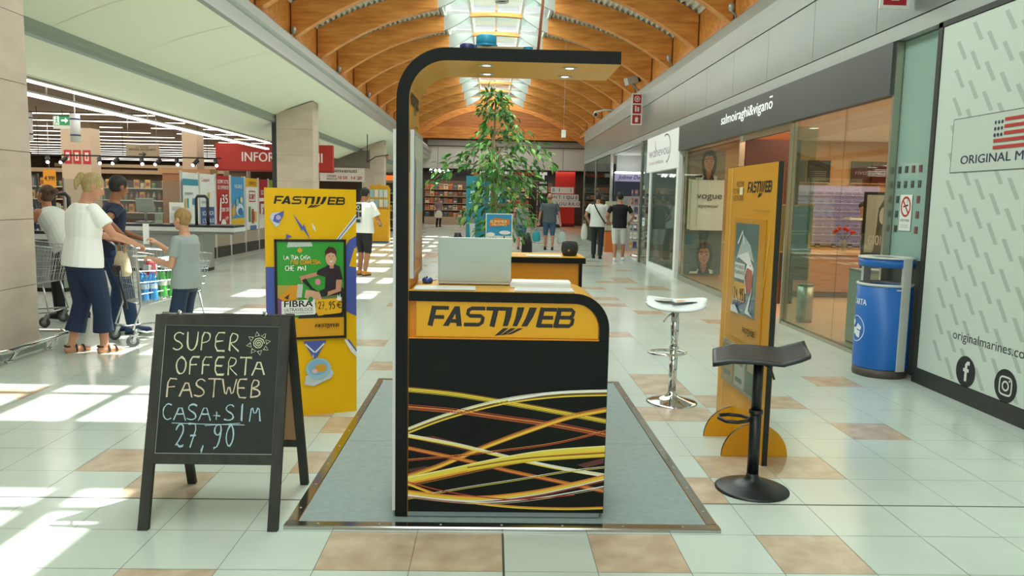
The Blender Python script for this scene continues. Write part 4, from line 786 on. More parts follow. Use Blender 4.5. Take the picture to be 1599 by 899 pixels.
# shelving with groceries
random.seed(11)
GC = ['a8443a', 'c98a3c', '4f7a5a', 'b9a57c', '6a7f8c', 'c8b9a0', '8c5a3c', 'd0b050', '5c6e44', '9c6a5a', 'c4c0b4', '7a4a3a']
PROT = []
for k in range(10):
    mb = MB(); c = M(GC[k], .5); c2 = M(GC[(k+5) % 12], .5)
    if k % 3 == 0:
        mb.lathe([(0, 0), (.05, 0), (.05, .15), (.02, .21), (.02, .26), (0, .26)], c, n=10); mb.lathe([(.0505, .04), (.0515, .04), (.0515, .11), (.0505, .11)], c2, n=10)
    elif k % 3 == 1: mb.box(-.08, .08, -.04, .04, 0, .26, c); face_y(mb, -.08, -.0405, 0, .001).rect(.02, .06, .14, .18, c2)
    else: mb.lathe([(0, 0), (.06, 0), (.065, .02), (.065, .12), (.05, .14), (0, .14)], c, n=10); mb.lathe([(.052, .125), (.055, .125), (.055, .16), (0, .16)], c2, n=10)
    PROT.append(mb)
PMESH = []
def goods(x, y, z, k, lab, group):
    while len(PMESH) <= k: PMESH.append(PROT[len(PMESH)].build('grocery_item')); 
    o = PMESH[k]
    if o.get('label'): o = o.copy(); COL.objects.link(o)
    o.location = (x, y, z); tag(o, lab, 'grocery', group); o.rotation_euler = (0, 0, random.uniform(-.2, .2)); return o
def gondola(x, y, w, h, n, lab, dens, glab, depth=.45):
    t = T('shelf_unit', lab, 'shelving', (x, y, 0)); mb = MB(); mb.box(-w/2, w/2, depth-.03, depth, 0, h, M('6b5d4c', .6)); mb.build('back_panel', t)
    mb = MB(); mb.box(-w/2, -w/2+.03, 0, depth, 0, h, M('8a7d6c', .5)); mb.build('side_panel', t); mb = MB(); mb.box(w/2-.03, w/2, 0, depth, 0, h, M('8a7d6c', .5)); mb.build('side_panel', t)
    mb = MB(); mb.box(-w/2, w/2, -.02, depth, h, h+.12, M('9a8468', .5)); mb.build('canopy', t)
    for i in range(n):
        z = .12+i*(h-.2)/n; mb = MB(); mb.box(-w/2+.03, w/2-.03, 0, depth-.03, z, z+.025, M('a89c8a', .5)); PR(mb, (-w/2+.03, -.001, z), (1, 0, 0), (0, 0, 1), .002).rect(0, 0, w-.06, .03, M('c8bfae', .5)); mb.build('shelf', t)
        if z+.025 < .8: continue
        xx = -w/2+.12
        while xx < w/2-.14:
            if random.random() < dens: goods(x+xx, y+.12, z+.026, random.randrange(10), glab, glab)
            xx += .175
gondola(-13.55, 24, 2.1, 2.1, 5, 'beige shelving behind the cashier woman, left of the beige column', .8, 'groceries on the shelving left of the column')
gondola(-11.3, 24.6, 2.2, 2.1, 5, 'beige shelving behind the woman with blonde hair', .85, 'groceries on the shelving behind the blonde woman')
gondola(-9.25, 24.3, 1.8, 2.15, 5, 'shelving behind the acrylic screen left of the brown cabinet', .9, 'groceries on the shelving left of the brown cabinet')
gondola(-13.5, 31, 7.5, 2.5, 5, 'distant shelving deep inside the supermarket', .35, 'groceries deep inside the supermarket')
gondola(-6.6, 26.5, 1.2, 2.3, 5, 'shelving seen below the red information board', .7, 'groceries below the red information board')
t = T('brown_cabinet', 'tall brown cardboard coloured cabinet behind the checkout screen', 'cabinet', (-8.12, 20.0, 0)); mb = MB(); mb.box(-.32, .30, 0, .5, 0, 2.02, M('8a5f3c', .6)); mb.build('carcass', t); mb = MB(); mb.box(-.42, .9, -.02, .52, 2.025, 2.14, M('a9825a', .6)); mb.build('top_board', t); mb = MB(); mb.box(-.30, .28, -.012, -.001, .1, 1.2, M('7d5433', .6)); mb.box(-.30, .28, -.012, -.001, 1.24, 1.98, M('916540', .6)); mb.build('door', t)
t = T('price_banner', 'orange price banner hanging in front of the supermarket shelving', 'banner', (-11.55, 20.2, 1.6)); mb = MB(); mb.box(0, .32, 0, .01, 0, .46, M('cf8a1c', .5)); pr = face_y(mb, 0, -.001, 0, .002); pr.text('4.99!', .03, .18, .12, BLACK, .26, .03); pr.rect(.0, -.12, .32, -.01, M('5a6a34', .5)); mb.build('sheet', t); mb = MB(); mb.cyl((.16, .005, .46), (.16, .005, 1.74), .006, STEEL, n=6); mb.build('hanger', t)
t = T('red_column_wrap', 'red display column below the red information board', 'display', (-6.05, 23.6, 0)); mb = MB(); mb.box(-.2, .2, -.2, .2, 0, 2.4, M('a8361f', .5)); mb.build('wrap', t); mb = MB(); mb.box(-.22, .22, -.22, .22, 0, .15, BLACK); mb.build('plinth', t)
# stand of leaflets and the yellow newspaper kiosk in the second bay
t = T('newsstand', 'yellow leaflet stand with pale brochures beside the third stone pillar', 'stand', (-3.88, 26.2, 0)); mb = MB(); mb.box(-.34, .34, 0, .5, .05, 1.12, YEL); mb.build('cabinet', t); mb = MB(); mb.box(-.33, .33, .02, .48, 0, .05, M('2f4a8a', .5)); mb.build('plinth', t); mb = MB(); mb.box(-.34, .34, .2, .5, 1.12, 1.86, M('caa02c', .5)); mb.build('rack', t); mb = MB(); mb.prism([(-.34, 1.86), (.34, 1.86), (.3, 1.95), (.1, 1.92), (0, 2.0), (-.12, 1.92), (-.3, 1.95)], .3, .36, YEL, 'y'); mb.build('crest', t)
for r in range(2):
    for c in range(4): mb = MB(); mb.box(-.3+.155*c, -.3+.155*c+.13, .17, .195, 1.2+.33*r, 1.46+.33*r, M(('c9cfc6', '8fb0b8', 'd8d0b8', 'b8c6cc')[(r+c) % 4], .5)); mb.build('leaflet', t)
gondola(-5.1, 35.4, 1.2, 2.2, 5, 'warm lit shelves of a far shop seen past the third pillar', .9, 'goods in the far shop past the third pillar')
t = T('spotlight_shop_header', 'orange lit shop header beyond the third pillar', 'header', (-5.1, 35.4, 2.3205)); mb = MB(); mb.box(-.8, .8, 0, .1, 0, .22, M('c05a20', .5, 0, 1.5)); mb.build('light_box', t); mb = MB(); mb.box(-.85, .85, .02, .12, .221, .3, M('40352c')); mb.build('cap', t)
for k in range(6):
    x, y = -7.2+.55*(k % 3), 27+1.6*(k//3); t = T('recessed_downlight', 'round recessed downlight in the ceiling over the second opening', 'light', (x, y, 3.335), 0, 'downlights over the second opening'); mb = MB(); mb.lathe([(0, -.004), (.09, -.004)], LED, n=14); mb.build('lens', t); mb = MB(); mb.lathe([(.09, -.008), (.12, -.008), (.12, 0)], WHITE, n=14); mb.build('trim_ring', t)
t = T('lamp_bracket', 'thin black bracket with a small reddish lamp under the soffit beyond the second pillar', 'bracket', (-3.95, 27.5, 3.0)); mb = MB(); mb.tube([(-.5, 0, -.25), (-.2, 0, -.05), (.25, 0, .02)], .02, BLACK, 6); mb.build('arm', t); mb = MB(); mb.ball((.2, 0, -.05), (.08, .05, .05), M('b0705a'), 10, 6); mb.build('lamp', t); mb = MB(); mb.cyl((-.5, 0, -.25), (-.5, 0, .72), .015, BLACK, n=6); mb.build('drop_rod', t)
# bumper rail round the nearest pillar
t = T('bumper_rail', 'polished steel bumper rail around the foot of the nearest stone pillar', 'rail', (0, 0, 0)); mb = MB()
x0, x1, y0, y1, r = -5.4, -4.14, 6.5, 7.62, .12; pts = []
for cx, cy, a in ((x1-r, y1-r, 0), (x0+r, y1-r, PI/2), (x0+r, y0+r, PI), (x1-r, y0+r, 1.5*PI)):
    for i in range(6): pts.append((cx+r*math.cos(a+PI/2*i/5), cy+r*math.sin(a+PI/2*i/5), .13))
mb.tube(pts, .024, CHROME, 10, closed=True); mb.build('tube', t)
for x, y, dx, dy in ((-4.14, 6.75, -.2, 0), (-4.14, 7.35, -.2, 0), (-4.75, 7.62, 0, -.19), (-4.75, 6.5, 0, .31)):
    mb = MB(); mb.tube([(x, y, .115), (x+dx*.35, y+dy*.35, .03), (x+dx*.45, y+dy*.45, .0)], .014, CHROME, 8); mb.cyl((x+dx*.45, y+dy*.45, 0), (x+dx*.45, y+dy*.45, .012), .04, CHROME, n=14); mb.build('bracket', t)
mb = MB(); mb.box(-5.26, -4.31, 6.78, 7.46, .0, .06, STEEL); mb.build('kick_plate', t)
# ================================================================== shops on the right
XR = 3.70
def wall_pr(mb, x, y, z, eps=.002): return PR(mb, (x, y, z), (0, -1, 0), (0, 0, 1), eps)    # seen from the hall, reads towards the camera
mb = MB(); mb.box(3.715, 3.80, -6, 6.47, .03, 3.04, M('c8d4cb', .45)); mb.box(3.80, 3.86, -6, 6.45, 0, 3.04, WHITE); struct(mb, 'wall_right')
mb = MB(); mb.box(3.695, 3.80, -6, 6.53, 0, .13, M('2a2e2b', .5)); mb.box(3.695, 3.80, 6.47, 6.53, .13, 3.04, M('2a2e2b', .5)); mb.box(3.695, 3.8, -6, 6.53, 3.0, 3.045, M('2a2e2b', .5)); struct(mb, 'trim_hoarding')
H = T('shop_hoarding', 'large white hoarding printed with slanting grey dashes at the right', 'hoarding', (0, 0, 0)); mb = MB(); mb.box(3.704, 3.7145, 2.4, 6.465, .135, 2.995, M('c8d4cb', .45)); mb.build('panel', H)
mb = MB(); pr = wall_pr(mb, 3.7036, 6.46, .135, .0002); DG = M('abb8ae', .5); ds = []
for i in range(-4, 30):
    for j in range(-2, 16):
        x = .19*i; y = .22*j+.11*(i % 2); L = [(x, y+.17), (x+.046, y+.175), (x+.155, y+.02), (x+.109, y+.015)]
        if min(p[0] for p in L) > .02 and max(p[0] for p in L) < 4.0 and min(p[1] for p in L) > .01 and max(p[1] for p in L) < 2.84: ds.append(L)
pr.many(ds, DG); mb.build('dash_pattern', H)
S_ = T('shop_sign', 'pale sign panel on the hoarding with a red striped flag and navy lettering', 'sign', (0, 0, 0)); mb = MB(); mb.box(3.700, 3.7032, 4.3, 6.215, 1.795, 2.222, M('c3cec4', .45)); pr = wall_pr(mb, 3.6998, 6.215, 1.795, .0003); pr.frame(0, 0, 1.915, .427, .006, M('4f5654')); mb.build('panel', S_)
mb = MB(); pr = wall_pr(mb, 3.6992, 6.215, 1.795, .0003); NV = M('1c2a4e', .5); RS = M('b5322c', .5)
pr.text('ORIGINAL MARINES', .135, .065, .068, NV, 1.16, .022)
for r in range(3):
    for c in range(3): pr.ell(.53+.038*c, .352-.046*r, .012, .014, NV, 10)
for k in range(5): z = .365-.049*k; pr.rect(.635 if k < 3 else .525, z-.012, .98, z+.012, RS)
mb.build('lettering', S_)
t = T('hoarding_lettering', 'dark web address with two round black badges low on the hoarding', 'lettering', (0, 0, 0)); mb = MB(); pr = wall_pr(mb, 3.7032, 5.99, .135, .0003); pr.text('originalmarines.com', 0, .345, .075, M('20262a'), .92, .0); mb.build('web_address', t)
for cy, nm in ((5.79, 'speech_badge'), (5.32, 'camera_badge')):
    mb = MB(); pr = wall_pr(mb, 3.7028, cy, .25, .0003); pr.ell(0, 0, .122, .122, M('16191b', .5), 36); wt = M('d9ded8', .5)
    if nm[0] == 's': pr.line([(.045, .07), (.02, .07), (.004, .055), (.004, -.075)], .030, wt); pr.line([(-.03, .012), (.04, .012)], .026, wt)
    else:
        pr.line([(.065*math.copysign(abs(math.cos(a))**.5, math.cos(a)), .065*math.copysign(abs(math.sin(a))**.5, math.sin(a))) for a in [2*PI*i/32 for i in range(32)]], .013, wt, closed=True); pr.line([(.032*math.cos(2*PI*i/24), .032*math.sin(2*PI*i/24)) for i in range(24)], .013, wt, closed=True); pr.ell(.04, .042, .008, .008, wt)
    mb.build(nm, t)
# frosted corner panel, set back a little, with a pattern of small squares
XF = 3.81
mb = MB(); mb.box(XF, XF+.015, 6.60, 7.38, 1.04, 3.04, FROST); struct(mb, 'window_frosted')
mb = MB(); mb.box(XF+.01, XF+.06, 6.56, 7.38, 0, 1.03, M('3a3f3c', .5)); struct(mb, 'wall_right_sill')
mb = MB(); mb.box(3.735, 3.80, 7.26, 7.30, 0, 3.04, M('b7b4a4', .25, .8)); struct(mb, 'trim_window_frame')
mb = MB(); mb.box(3.81, 3.9, 6.535, 6.57, 0, 3.04, M('b7b4a4', .25, .8)); struct(mb, 'trim_window_post')
mb = MB(); mb.box(3.98, 3.99, 6.5, 7.39, 0, 3.04, M('bcd2c8', .5)); struct(mb, 'wall_frosted_lining')
for r in range(5):
    for c in range(4):
        if (r, c) in ((2, 1), (3, 1), (4, 1), (3, 2), (4, 2)): continue
        mb = MB(); mb.box(XF-.006, XF-.0005, 0, .046, 0, .062, M('7d3f3e' if (c == 3 and r != 1) or (r == 0 and c > 1) else '384643', .6)); mb.box(XF-.007, XF-.006, .005, .04, .03, .055, M('4f5c58' if r % 2 else '5c4440', .5))
        o = mb.build('square_sticker'); o.location = (0, 7.17-.118*c, 1.83-.137*r); tag(o, 'small dark square sticker on the frosted glass panel behind the blue bin', 'sticker', 'square stickers on the frosted panel')
mb = MB(); mb.box(XF-.008, XF-.0065, 6.93, 7.13, 1.30, 1.63, M('dfe4df', .5)); pr = wall_pr(mb, XF-.0082, 7.13, 1.30, .0006); pr.line([(.1+.075*math.cos(2*PI*i/28), .22+.085*math.sin(2*PI*i/28)) for i in range(28)], .02, M('b3262a'), closed=True); pr.line([(.06, .22), (.14, .235)], .014, BLACK); pr.line([(.125, .25), (.13, .27), (.12, .285)], .006, BLACK); pr.line([(.045, .285), (.155, .155)], .017, M('b3262a')); pr.text('VIETATO FUMARE', .1, .085, .022, M('4a504c'), .15, .01, align='c'); pr.rect(.03, .03, .17, .034, M('a0a6a2')); pr.rect(.03, .05, .17, .054, M('a0a6a2'))
tag(mb.build('no_smoking_sign'), 'white no smoking sign with red circle on the frosted glass panel', 'sign')
# recycling bin
t = T('recycling_bin', 'blue round paper recycling bin with grey post at the corner of the hoarding', 'bin', (3.545, 6.80, 0)); BB = M('1763b4', .35); r = .232
mb = MB(); mb.lathe([(0, 0), (r*.97, 0), (r*.99, .02), (r*.99, .075), (0, .075)], M('4a443c', .5), n=36); mb.build('base', t)
mb = MB(); mb.lathe([(r, .08), (r, .81), (r-.008, .815), (r-.012, .81), (r-.012, .1)], BB, n=40); mb.build('drum', t)
mb = MB(); mb.lathe([(r, .815), (r+.006, .82), (r+.006, .835), (r-.012, .838)], LGREY, n=40); mb.build('drum_rim', t)
mb = MB(); mb.lathe([(0, .775), (.1, .80), (.19, .79), (.219, .72)], RUB, n=24); mb.build('liner_bag', t)
mb = MB(); mb.lathe([(r-.03, .985), (r, .985), (r, 1.055), (r-.03, 1.055)], BB, n=40); mb.lathe([(r-.10, 1.058), (r+.008, 1.058), (r+.008, 1.072), (r-.10, 1.072), (r-.1, 1.058)], LGREY, n=40); mb.build('hood', t)
for a in (-1.27, 1.9):
    mb = MB(); mb.x = Matrix.Rotation(a, 4, 'Z'); mb.box(r-.015, r+.012, -.042, .042, .07, 1.07, M('bfc3bb', .4)); mb.build('post', t)
mb = MB(); mb.x = Matrix.Rotation(-1.5, 4, 'Z'); mb.box(r-.002, r+.006, -.03, .03, .785, .797, M('c8ccc6')); mb.build('latch', t)
class CylPR(PR):
    def P(s, x, y): a = s.a0+x/r; q = r+.0015+s.k*.0004; return Vector((q*math.cos(a), q*math.sin(a), y))
mb = MB(); pr = CylPR(mb, (0, 0, 0), (1, 0, 0), (0, 0, 1)); pr.a0 = -3.66; wt = M('dfe6ea', .4)
pr.text('CARTA', .045, .64, .055, wt, .18, .03); pr.line([(.12+.1*math.cos(2*PI*i/36), .42+.115*math.sin(2*PI*i/36)) for i in range(36)], .007, wt, closed=True)
for a in ((.07, .37), (.12, .35)): pr.poly([(a[0], a[1]), (a[0]+.05, a[1]-.012), (a[0]+.055, a[1]+.05), (a[0], a[1]+.06)], wt)
pr.poly([(.05, .44), (.09, .45), (.1, .49), (.06, .5)], wt); pr.poly([(.11, .42), (.18, .41), (.19, .44), (.14, .47)], wt); mb.build('printed_symbol', t)
t = T('steel_bin', 'grey double square recycling bin inside the optician glass behind the blue bin', 'bin', (4.13, 8.35, 0)); 
for dx, dy in ((0, 0), (.27, -.0)):
    mb = MB(); mb.box(dx-.13, dx+.125, dy-.14, dy+.14, .02, .80, M('b3b8b6', .35, .5)); mb.build('compartment', t, bevel=.01)
mb = MB(); mb.box(-.13, .40, -.145, .145, .805, .83, M('9aa09e', .3, .6)); mb.build('lid', t); mb = MB(); mb.box(-.12, .39, -.13, .13, 0, .019, BLACK); mb.build('base', t)
t = T('waste_paper_bin', 'brushed steel cylinder bin on the floor inside the optician glass', 'bin', (4.11, 9.9, 0)); mb = MB(); mb.lathe([(0, 0), (.1, 0), (.1, .5), (.09, .5), (.09, .02), (0, .02)], M('b9b9b0', .3, .8), n=24); mb.build('cylinder', t); mb = MB(); mb.lathe([(.1, .48), (.106, .48), (.106, .50), (.09, .505)], M('6e6c66', .4, .5), n=24); mb.build('rim', t)
# optician front
SG = noisy('charcoal_sign', '464c4b', '4d5352', .4, 1)
t = T('optician_sign', 'long charcoal shop sign with slim white lettering over the optician', 'sign', (0, 0, 0)); mb = MB(); mb.box(3.70, 3.80, 7.28, 15.55, 2.56, 3.045, SG); mb.build('sign_board', t); mb = MB(); pr = wall_pr(mb, 3.6985, 12.68, 2.80, .001); pr.text('salmoiraghi&vigano', 0, .0, .155, M('e4ebe6', .4, 0, .6), 2.32, .03); pr.rect(2.2, .145, 2.32, .165, M('e4ebe6', .4, 0, .6)); mb.build('lettering', t)
FRM = M('b9b7a6', .2, .9)
for n_, (a, b) in enumerate(((7.30, 8.28), (8.29, 9.7), (11.75, 15.2))):
    mb = MB(); mb.box(3.755, 3.767, a, b, .04, 2.56, GLASS); struct(mb, 'window_%d' % (n_+1))
mb = MB(); mb.box(3.73, 3.79, 7.30, 9.72, 0, .04, FRM); mb.box(3.73, 3.79, 11.73, 15.3, 0, .1, FRM); struct(mb, 'trim_glass_base')
for y in (9.72, 11.74):
    mb = MB(); mb.box(3.72, 3.80, y-.018, y+.018, 0, 2.56, FRM); struct(mb, 'door_frame')
mb = MB(); mb.box(3.74, 3.79, 9.72, 11.74, 2.46, 2.56, FRM); struct(mb, 'door_frame_head')
mb = MB(); mb.box(3.82, 4.6, 11.72, 11.76, 0, 2.5, M('4e2b20', .3)); mb.box(4.62, 4.66, 11.72, 11.76, 0, 2.5, BLACK); struct(mb, 'wall_entrance_return')
mb = MB(); mb.box(3.80, 4.05, 9.70, 9.715, .05, 2.5, GLASS); struct(mb, 'door_1')
t = T('door_sensor', 'pair of small grey access boxes on the edge of the shop entrance', 'sensor', (3.72, 11.7, 1.05)); mb = MB(); mb.box(-.02, .0, -.1, 0, 0, .11, M('c9ccc6')); mb.box(-.022, -.0205, -.08, -.02, .03, .09, M('5a5f5c')); mb.build('upper_box', t); mb = MB(); mb.box(-.02, .0, -.1, 0, -.14, -.02, M('b5b9b4')); mb.build('lower_box', t)
# model face in the window posters, built as a flat print
def portrait(pr, x, y, s):
    H_ = M('2a211e', .4); SK = M('c08a70', .4); SD = M('a9745c', .4)
    pr.poly([(x-.20*s, y+.28*s), (x-.19*s, y+.46*s), (x-.1*s, y+.60*s), (x+.05*s, y+.63*s), (x+.18*s, y+.55*s), (x+.23*s, y+.36*s), (x+.21*s, y+.05*s), (x+.12*s, y-.12*s), (x-.12*s, y-.12*s), (x-.2*s, y+.06*s)], H_)
    pr.poly([(x-.075*s, y+.06*s), (x+.075*s, y+.06*s), (x+.09*s, y-.22*s), (x-.09*s, y-.22*s)], SD)
    pr.poly([(x+.15*s*math.sin(a), y+.27*s-.235*s*math.cos(a)*(1.0 if math.cos(a) > 0 else .95)) for a in [2*PI*i/22 for i in range(22)]], SK)
    pr.poly([(x-.16*s, y+.32*s), (x-.1*s, y+.46*s), (x, y+.44*s), (x+.1*s, y+.47*s), (x+.17*s, y+.34*s), (x+.16*s, y+.5*s), (x, y+.58*s), (x-.15*s, y+.5*s)], H_)
    for d in (-1, 1):
        pr.line([(x+d*.07*s+.058*s*math.cos(2*PI*i/16), y+.29*s+.042*s*math.sin(2*PI*i/16)) for i in range(16)], .008*s, M('e3d3c8', .3), closed=True); pr.ell(x+d*.07*s, y+.292*s, .028*s, .014*s, M('2a1c18', .4)); pr.line([(x+d*.03*s, y+.352*s), (x+d*.12*s, y+.362*s)], .016*s, H_)
    pr.poly([(x-.012*s, y+.28*s), (x+.012*s, y+.28*s), (x+.03*s, y+.185*s), (x-.03*s, y+.185*s)], SD); pr.poly([(x-.055*s, y+.125*s), (x, y+.142*s), (x+.055*s, y+.125*s), (x, y+.10*s)], M('9c5348', .4))
    pr.poly([(x-.09*s, y-.03*s), (x-.16*s, y-.22*s), (x+.17*s, y-.22*s), (x+.09*s, y-.03*s), (x+.03*s, y-.2*s), (x-.03*s, y-.2*s)], M('2b2440', .4))
    pr.poly([(x-.13*s, y-.1*s), (x-.36*s, y-.16*s), (x-.38*s, y-.225*s), (x-.16*s, y-.225*s)], M('dbe0da', .4)); pr.poly([(x+.14*s, y-.1*s), (x+.25*s, y-.13*s), (x+.25*s, y-.225*s), (x+.17*s, y-.225*s)], M('dbe0da', .4))
    for k in range(5): pr.ell(x-.2*s-.035*s*k, y-.13*s-.01*s*(k % 2), .026*s, .03*s, M('33373a', .4), 7)
t = T('window_poster', 'tall white eyewear window poster with a face above and below', 'poster', (3.83, 15.12, .12)); mb = MB(); mb.box(0, .70, 0, .02, 0, 2.42, M('7f7a70', .5)); pr = face_y(mb, 0, -.001, 0, .0008)
pr.rect(.0, .9, .70, 1.89, M('f2f7f4', .4)); pr.rect(.02, 1.87, .70, 2.42, M('8f7f72', .4)); pr.rect(0, 0, .70, .9, M('5b6460', .4)); portrait(pr, .38, 2.02, .68); pr.rect(.05, .88, .70, 1.86, M('f6faf8', .4)); portrait(pr, .36, .19, .74); pr.text('vogue', .16, 1.5, .13, M('3d4344'), .5); pr.text('eyewear', .2, 1.33, .07, M('5a6062'), .4); pr.line([(.18, .88), (.18, 2.0)], .006, M('aeb6b2')); mb.build('print', t)
mb = MB(); mb.box(-.012, .712, .021, .03, 0, 2.43, M('8d918c', .4, .5)); mb.build('backing', t)
# optician interior
WD = M('c79a70', .5)
for k, (x0, x1, c, tx) in enumerate(((4.86, 5.33, '2a2420', ''), (5.55, 6.13, '413a32', 'PERSOL'), (6.19, 6.62, '23241f', ''), (7.05, 7.42, '4a1c16', 'Ray'), (7.45, 8.1, '5a1a18', 'DIOR'))):
    t = T('brand_panel', ['dark blank brand panel over the far optician shelves, leftmost of the row', 'brown brand panel with a thin name over the far optician shelves', 'blackish brand panel with pale stripes over the far optician shelves', 'dark red brand panel with slanted script over the far optician shelves', 'deep red brand panel at the right end over the far optician shelves'][k], 'panel', (x0, 15.12, 1.99), 0, 'brand panels over the optician shelves')
    mb = MB(); w = x1-x0; mb.box(0, w, 0, .05, 0, .42, M(c, .35)); pr = face_y(mb, 0, -.001, 0, .0015)
    if k == 2: [pr.rect(.04, .04+.04*q, w-.08, .05+.04*q, M('a89c88')) for q in range(5)]
    elif tx and k > 2: pr.text('rivo' if k == 3 else 'NOVA', .06, .16, .1, M('b59c92'), w*.6, 0, .3 if k == 3 else 0)
    elif tx: pr.text('optica', .1, .2, .05, M('7f7466'), w*.5)
    mb.build('panel_face', t); mb = MB(); mb.box(-.01, w+.01, -.01, .06, -.02, -.001, WD); mb.build('ledge', t)
t = T('eyewear_wall', 'lilac lit display wall of spectacles at the back of the optician', 'display', (6.3, 14.9, 0)); LIL = M('b3a2c4', .5, 0, .35)
mb = MB(); mb.box(-.75, 1.3, .16, .2, .75, 1.92, LIL); mb.build('backlit_panel', t); mb = MB(); mb.box(-.75, 1.3, -.05, .2, 0, .72, WD); mb.build('base_cabinet', t)
for r_ in range(7): mb = MB(); mb.box(-.74, 1.29, .02, .16, .80+.155*r_, .812+.155*r_, M('c9c2d6', .3)); mb.build('shelf', t)
random.seed(5)
def spectacles():
    mb = MB(); c = M('2c2836', .4)
    for d in (-1, 1): mb.tube([(d*.035+.028*math.cos(2*PI*i/10), 0, .026+.022*math.sin(2*PI*i/10)) for i in range(10)], .004, c, 4, closed=True)
    mb.tube([(-.008, 0, .03), (.008, 0, .03)], .004, c, 4); mb.tube([(.063, 0, .03), (.063, .1, .02)], .003, c, 4); mb.tube([(-.063, 0, .03), (-.063, .1, .02)], .003, c, 4); return mb
sp0 = spectacles().build('spectacles'); first = True
for r_ in range(7):
    for c in range(11):
        o = sp0 if first else sp0.copy()
        if not first: COL.objects.link(o)
        first = False; o.location = (5.66+.18*c, 14.95, .8125+.155*r_); tag(o, 'pair of dark spectacles on the lilac display wall', 'spectacles', 'spectacles on the lilac wall')
for c in range(5):
    mb = MB(); mb.box(-.045, .045, 0, .03, 0, .075, M(('2c2c2e', '5a1c20', '2a2a30', '3a3a3c', '3a2c2a')[c], .4)); mb.box(-.04, .04, -.002, 0, .012, .03, M('c9c5c0')); o = mb.build('price_tag_block'); o.location = (5.7+.32*c, 14.84, .722); tag(o, 'small dark tag block on the lilac wall ledge, %s from the left' % ('first second third fourth fifth'.split()[c]), 'tag', 'tag blocks on the lilac wall ledge')
t = T('poster_stand', 'framed poster stand with a teal blue sheet inside the optician entrance', 'stand', (4.2, 10.6, 0)); mb = MB(); mb.box(-.24, .24, 0, .03, .86, 1.53, M('8f7a4c', .4)); pr = face_y(mb, -.24, -.001, .86, .001); pr.rect(.02, .02, .2, .65, M('5a5a30', .4)); pr.rect(.17, .02, .47, .64, M('1f6f92', .35)); pr.text('SCONTO', .2, .5, .03, M('7fb0c4'), .22); pr.rect(.19, .3, .42, .31, M('8fb6c8')); pr.rect(.19, .26, .38, .27, M('8fb6c8')); pr.text('50 MESI', .22, .12, .03, M('7fb0c4'), .2); mb.build('framed_sheet', t)
mb = MB(); mb.cyl((-.23, .02, 0), (-.23, .02, 1.55), .012, FRM, n=8); mb.build('leg', t); mb = MB(); mb.cyl((.23, .02, 0), (.23, .02, 1.55), .012, FRM, n=8); mb.build('leg', t); mb = MB(); mb.box(-.22, .22, .0, .04, .48, .86, M('2a2f30', .3)); mb.build('lower_sheet', t)
t = T('optician_desk', 'long low wooden desk in the middle of the optician', 'desk', (6.4, 12.6, 0)); mb = MB(); mb.box(-1.6, 1.4, 0, .7, .1, .72, M('b97c54', .5)); mb.build('carcass', t); mb = MB(); mb.box(-1.65, 1.45, -.04, .74, .721, .76, M('d9a87c', .35)); mb.build('top', t); mb = MB(); mb.box(-1.55, 1.35, .04, .66, 0, .099, M('6a4632', .5)); mb.build('plinth', t)
t = T('flower_vase', 'glass vase with red flowers on the optician desk', 'vase', (5.95, 12.9, .7605)); mb = MB(); mb.lathe([(0, 0), (.05, 0), (.06, .1), (.05, .2), (.045, .2), (.05, .1), (0, .01)], PLEXI, n=14); mb.build('vase_body', t); mb = MB()
for k in range(7): a = k*.9; mb.tube([(0, 0, .02), (.03*math.cos(a), .03*math.sin(a), .2), (.16*math.cos(a), .1*math.sin(a), .32+.03*(k % 3))], .004, M('3a5a34'), 4)
mb.build('stems', t); mb = MB(); [mb.ball((.16*math.cos(k*.9), .1*math.sin(k*.9), .33+.03*(k % 3)), .035, M('b8281c', .5), 8, 6) for k in range(7)]; mb.build('blossoms', t)
t = T('portrait_board', 'black framed monochrome portrait board leaning in the optician window', 'picture', (5.42, 10.4, .0)); mb = MB(); mb.box(-.36, .08, .0, .04, .0, 1.72, M('1c1f1e', .4)); mb.build('frame', t); mb = MB(); pr = face_y(mb, -.335, -.001, .9, .001); k_ = lambda *q: [(u*.56, w) for u, w in q]; pr.rect(0, 0, .39, .78, M('aeb3ab', .4)); pr.poly(k_((.25, .1), (.3, .6), (.42, .72), (.58, .7), (.66, .5), (.6, .1)), M('3a3c3a', .4)); pr.ell(.235, .5, .055, .12, M('c3c5be', .4)); pr.poly(k_((.2, .0), (.38, .34), (.5, .34), (.62, .0)), M('5a5c58', .4)); pr.chalk('Gioia'.upper(), .05, .1, .13, .06, M('e6e8e4', .4), .014, .8, .01, 1); mb.build('photograph', t)
t = T('shop_assistant_bust', 'small dark haired display head on the white ledge in the optician', 'bust', (6.75, 13.9, 1.32)); mb = MB(); mb.lathe([(0, 0), (.07, 0), (.05, .06), (.04, .09), (.065, .13), (.075, .19), (.05, .25), (0, .27)], M('b07a5c', .6), n=14); mb.build('head', t); mb = MB(); mb.ball((0, .02, .22), (.085, .085, .075), M('2a1c18', .6), 12, 8); mb.build('hair', t)
t = T('display_ledge', 'white wall ledge carried on a slim post in the optician', 'shelf', (6.75, 13.9, 0)); mb = MB(); mb.box(-.3, .3, -.12, .14, 1.28, 1.319, WHITE); mb.build('ledge', t); mb = MB(); mb.cyl((0, 0, 0), (0, 0, 1.28), .03, STEEL); mb.build('post', t)
random.seed(2)
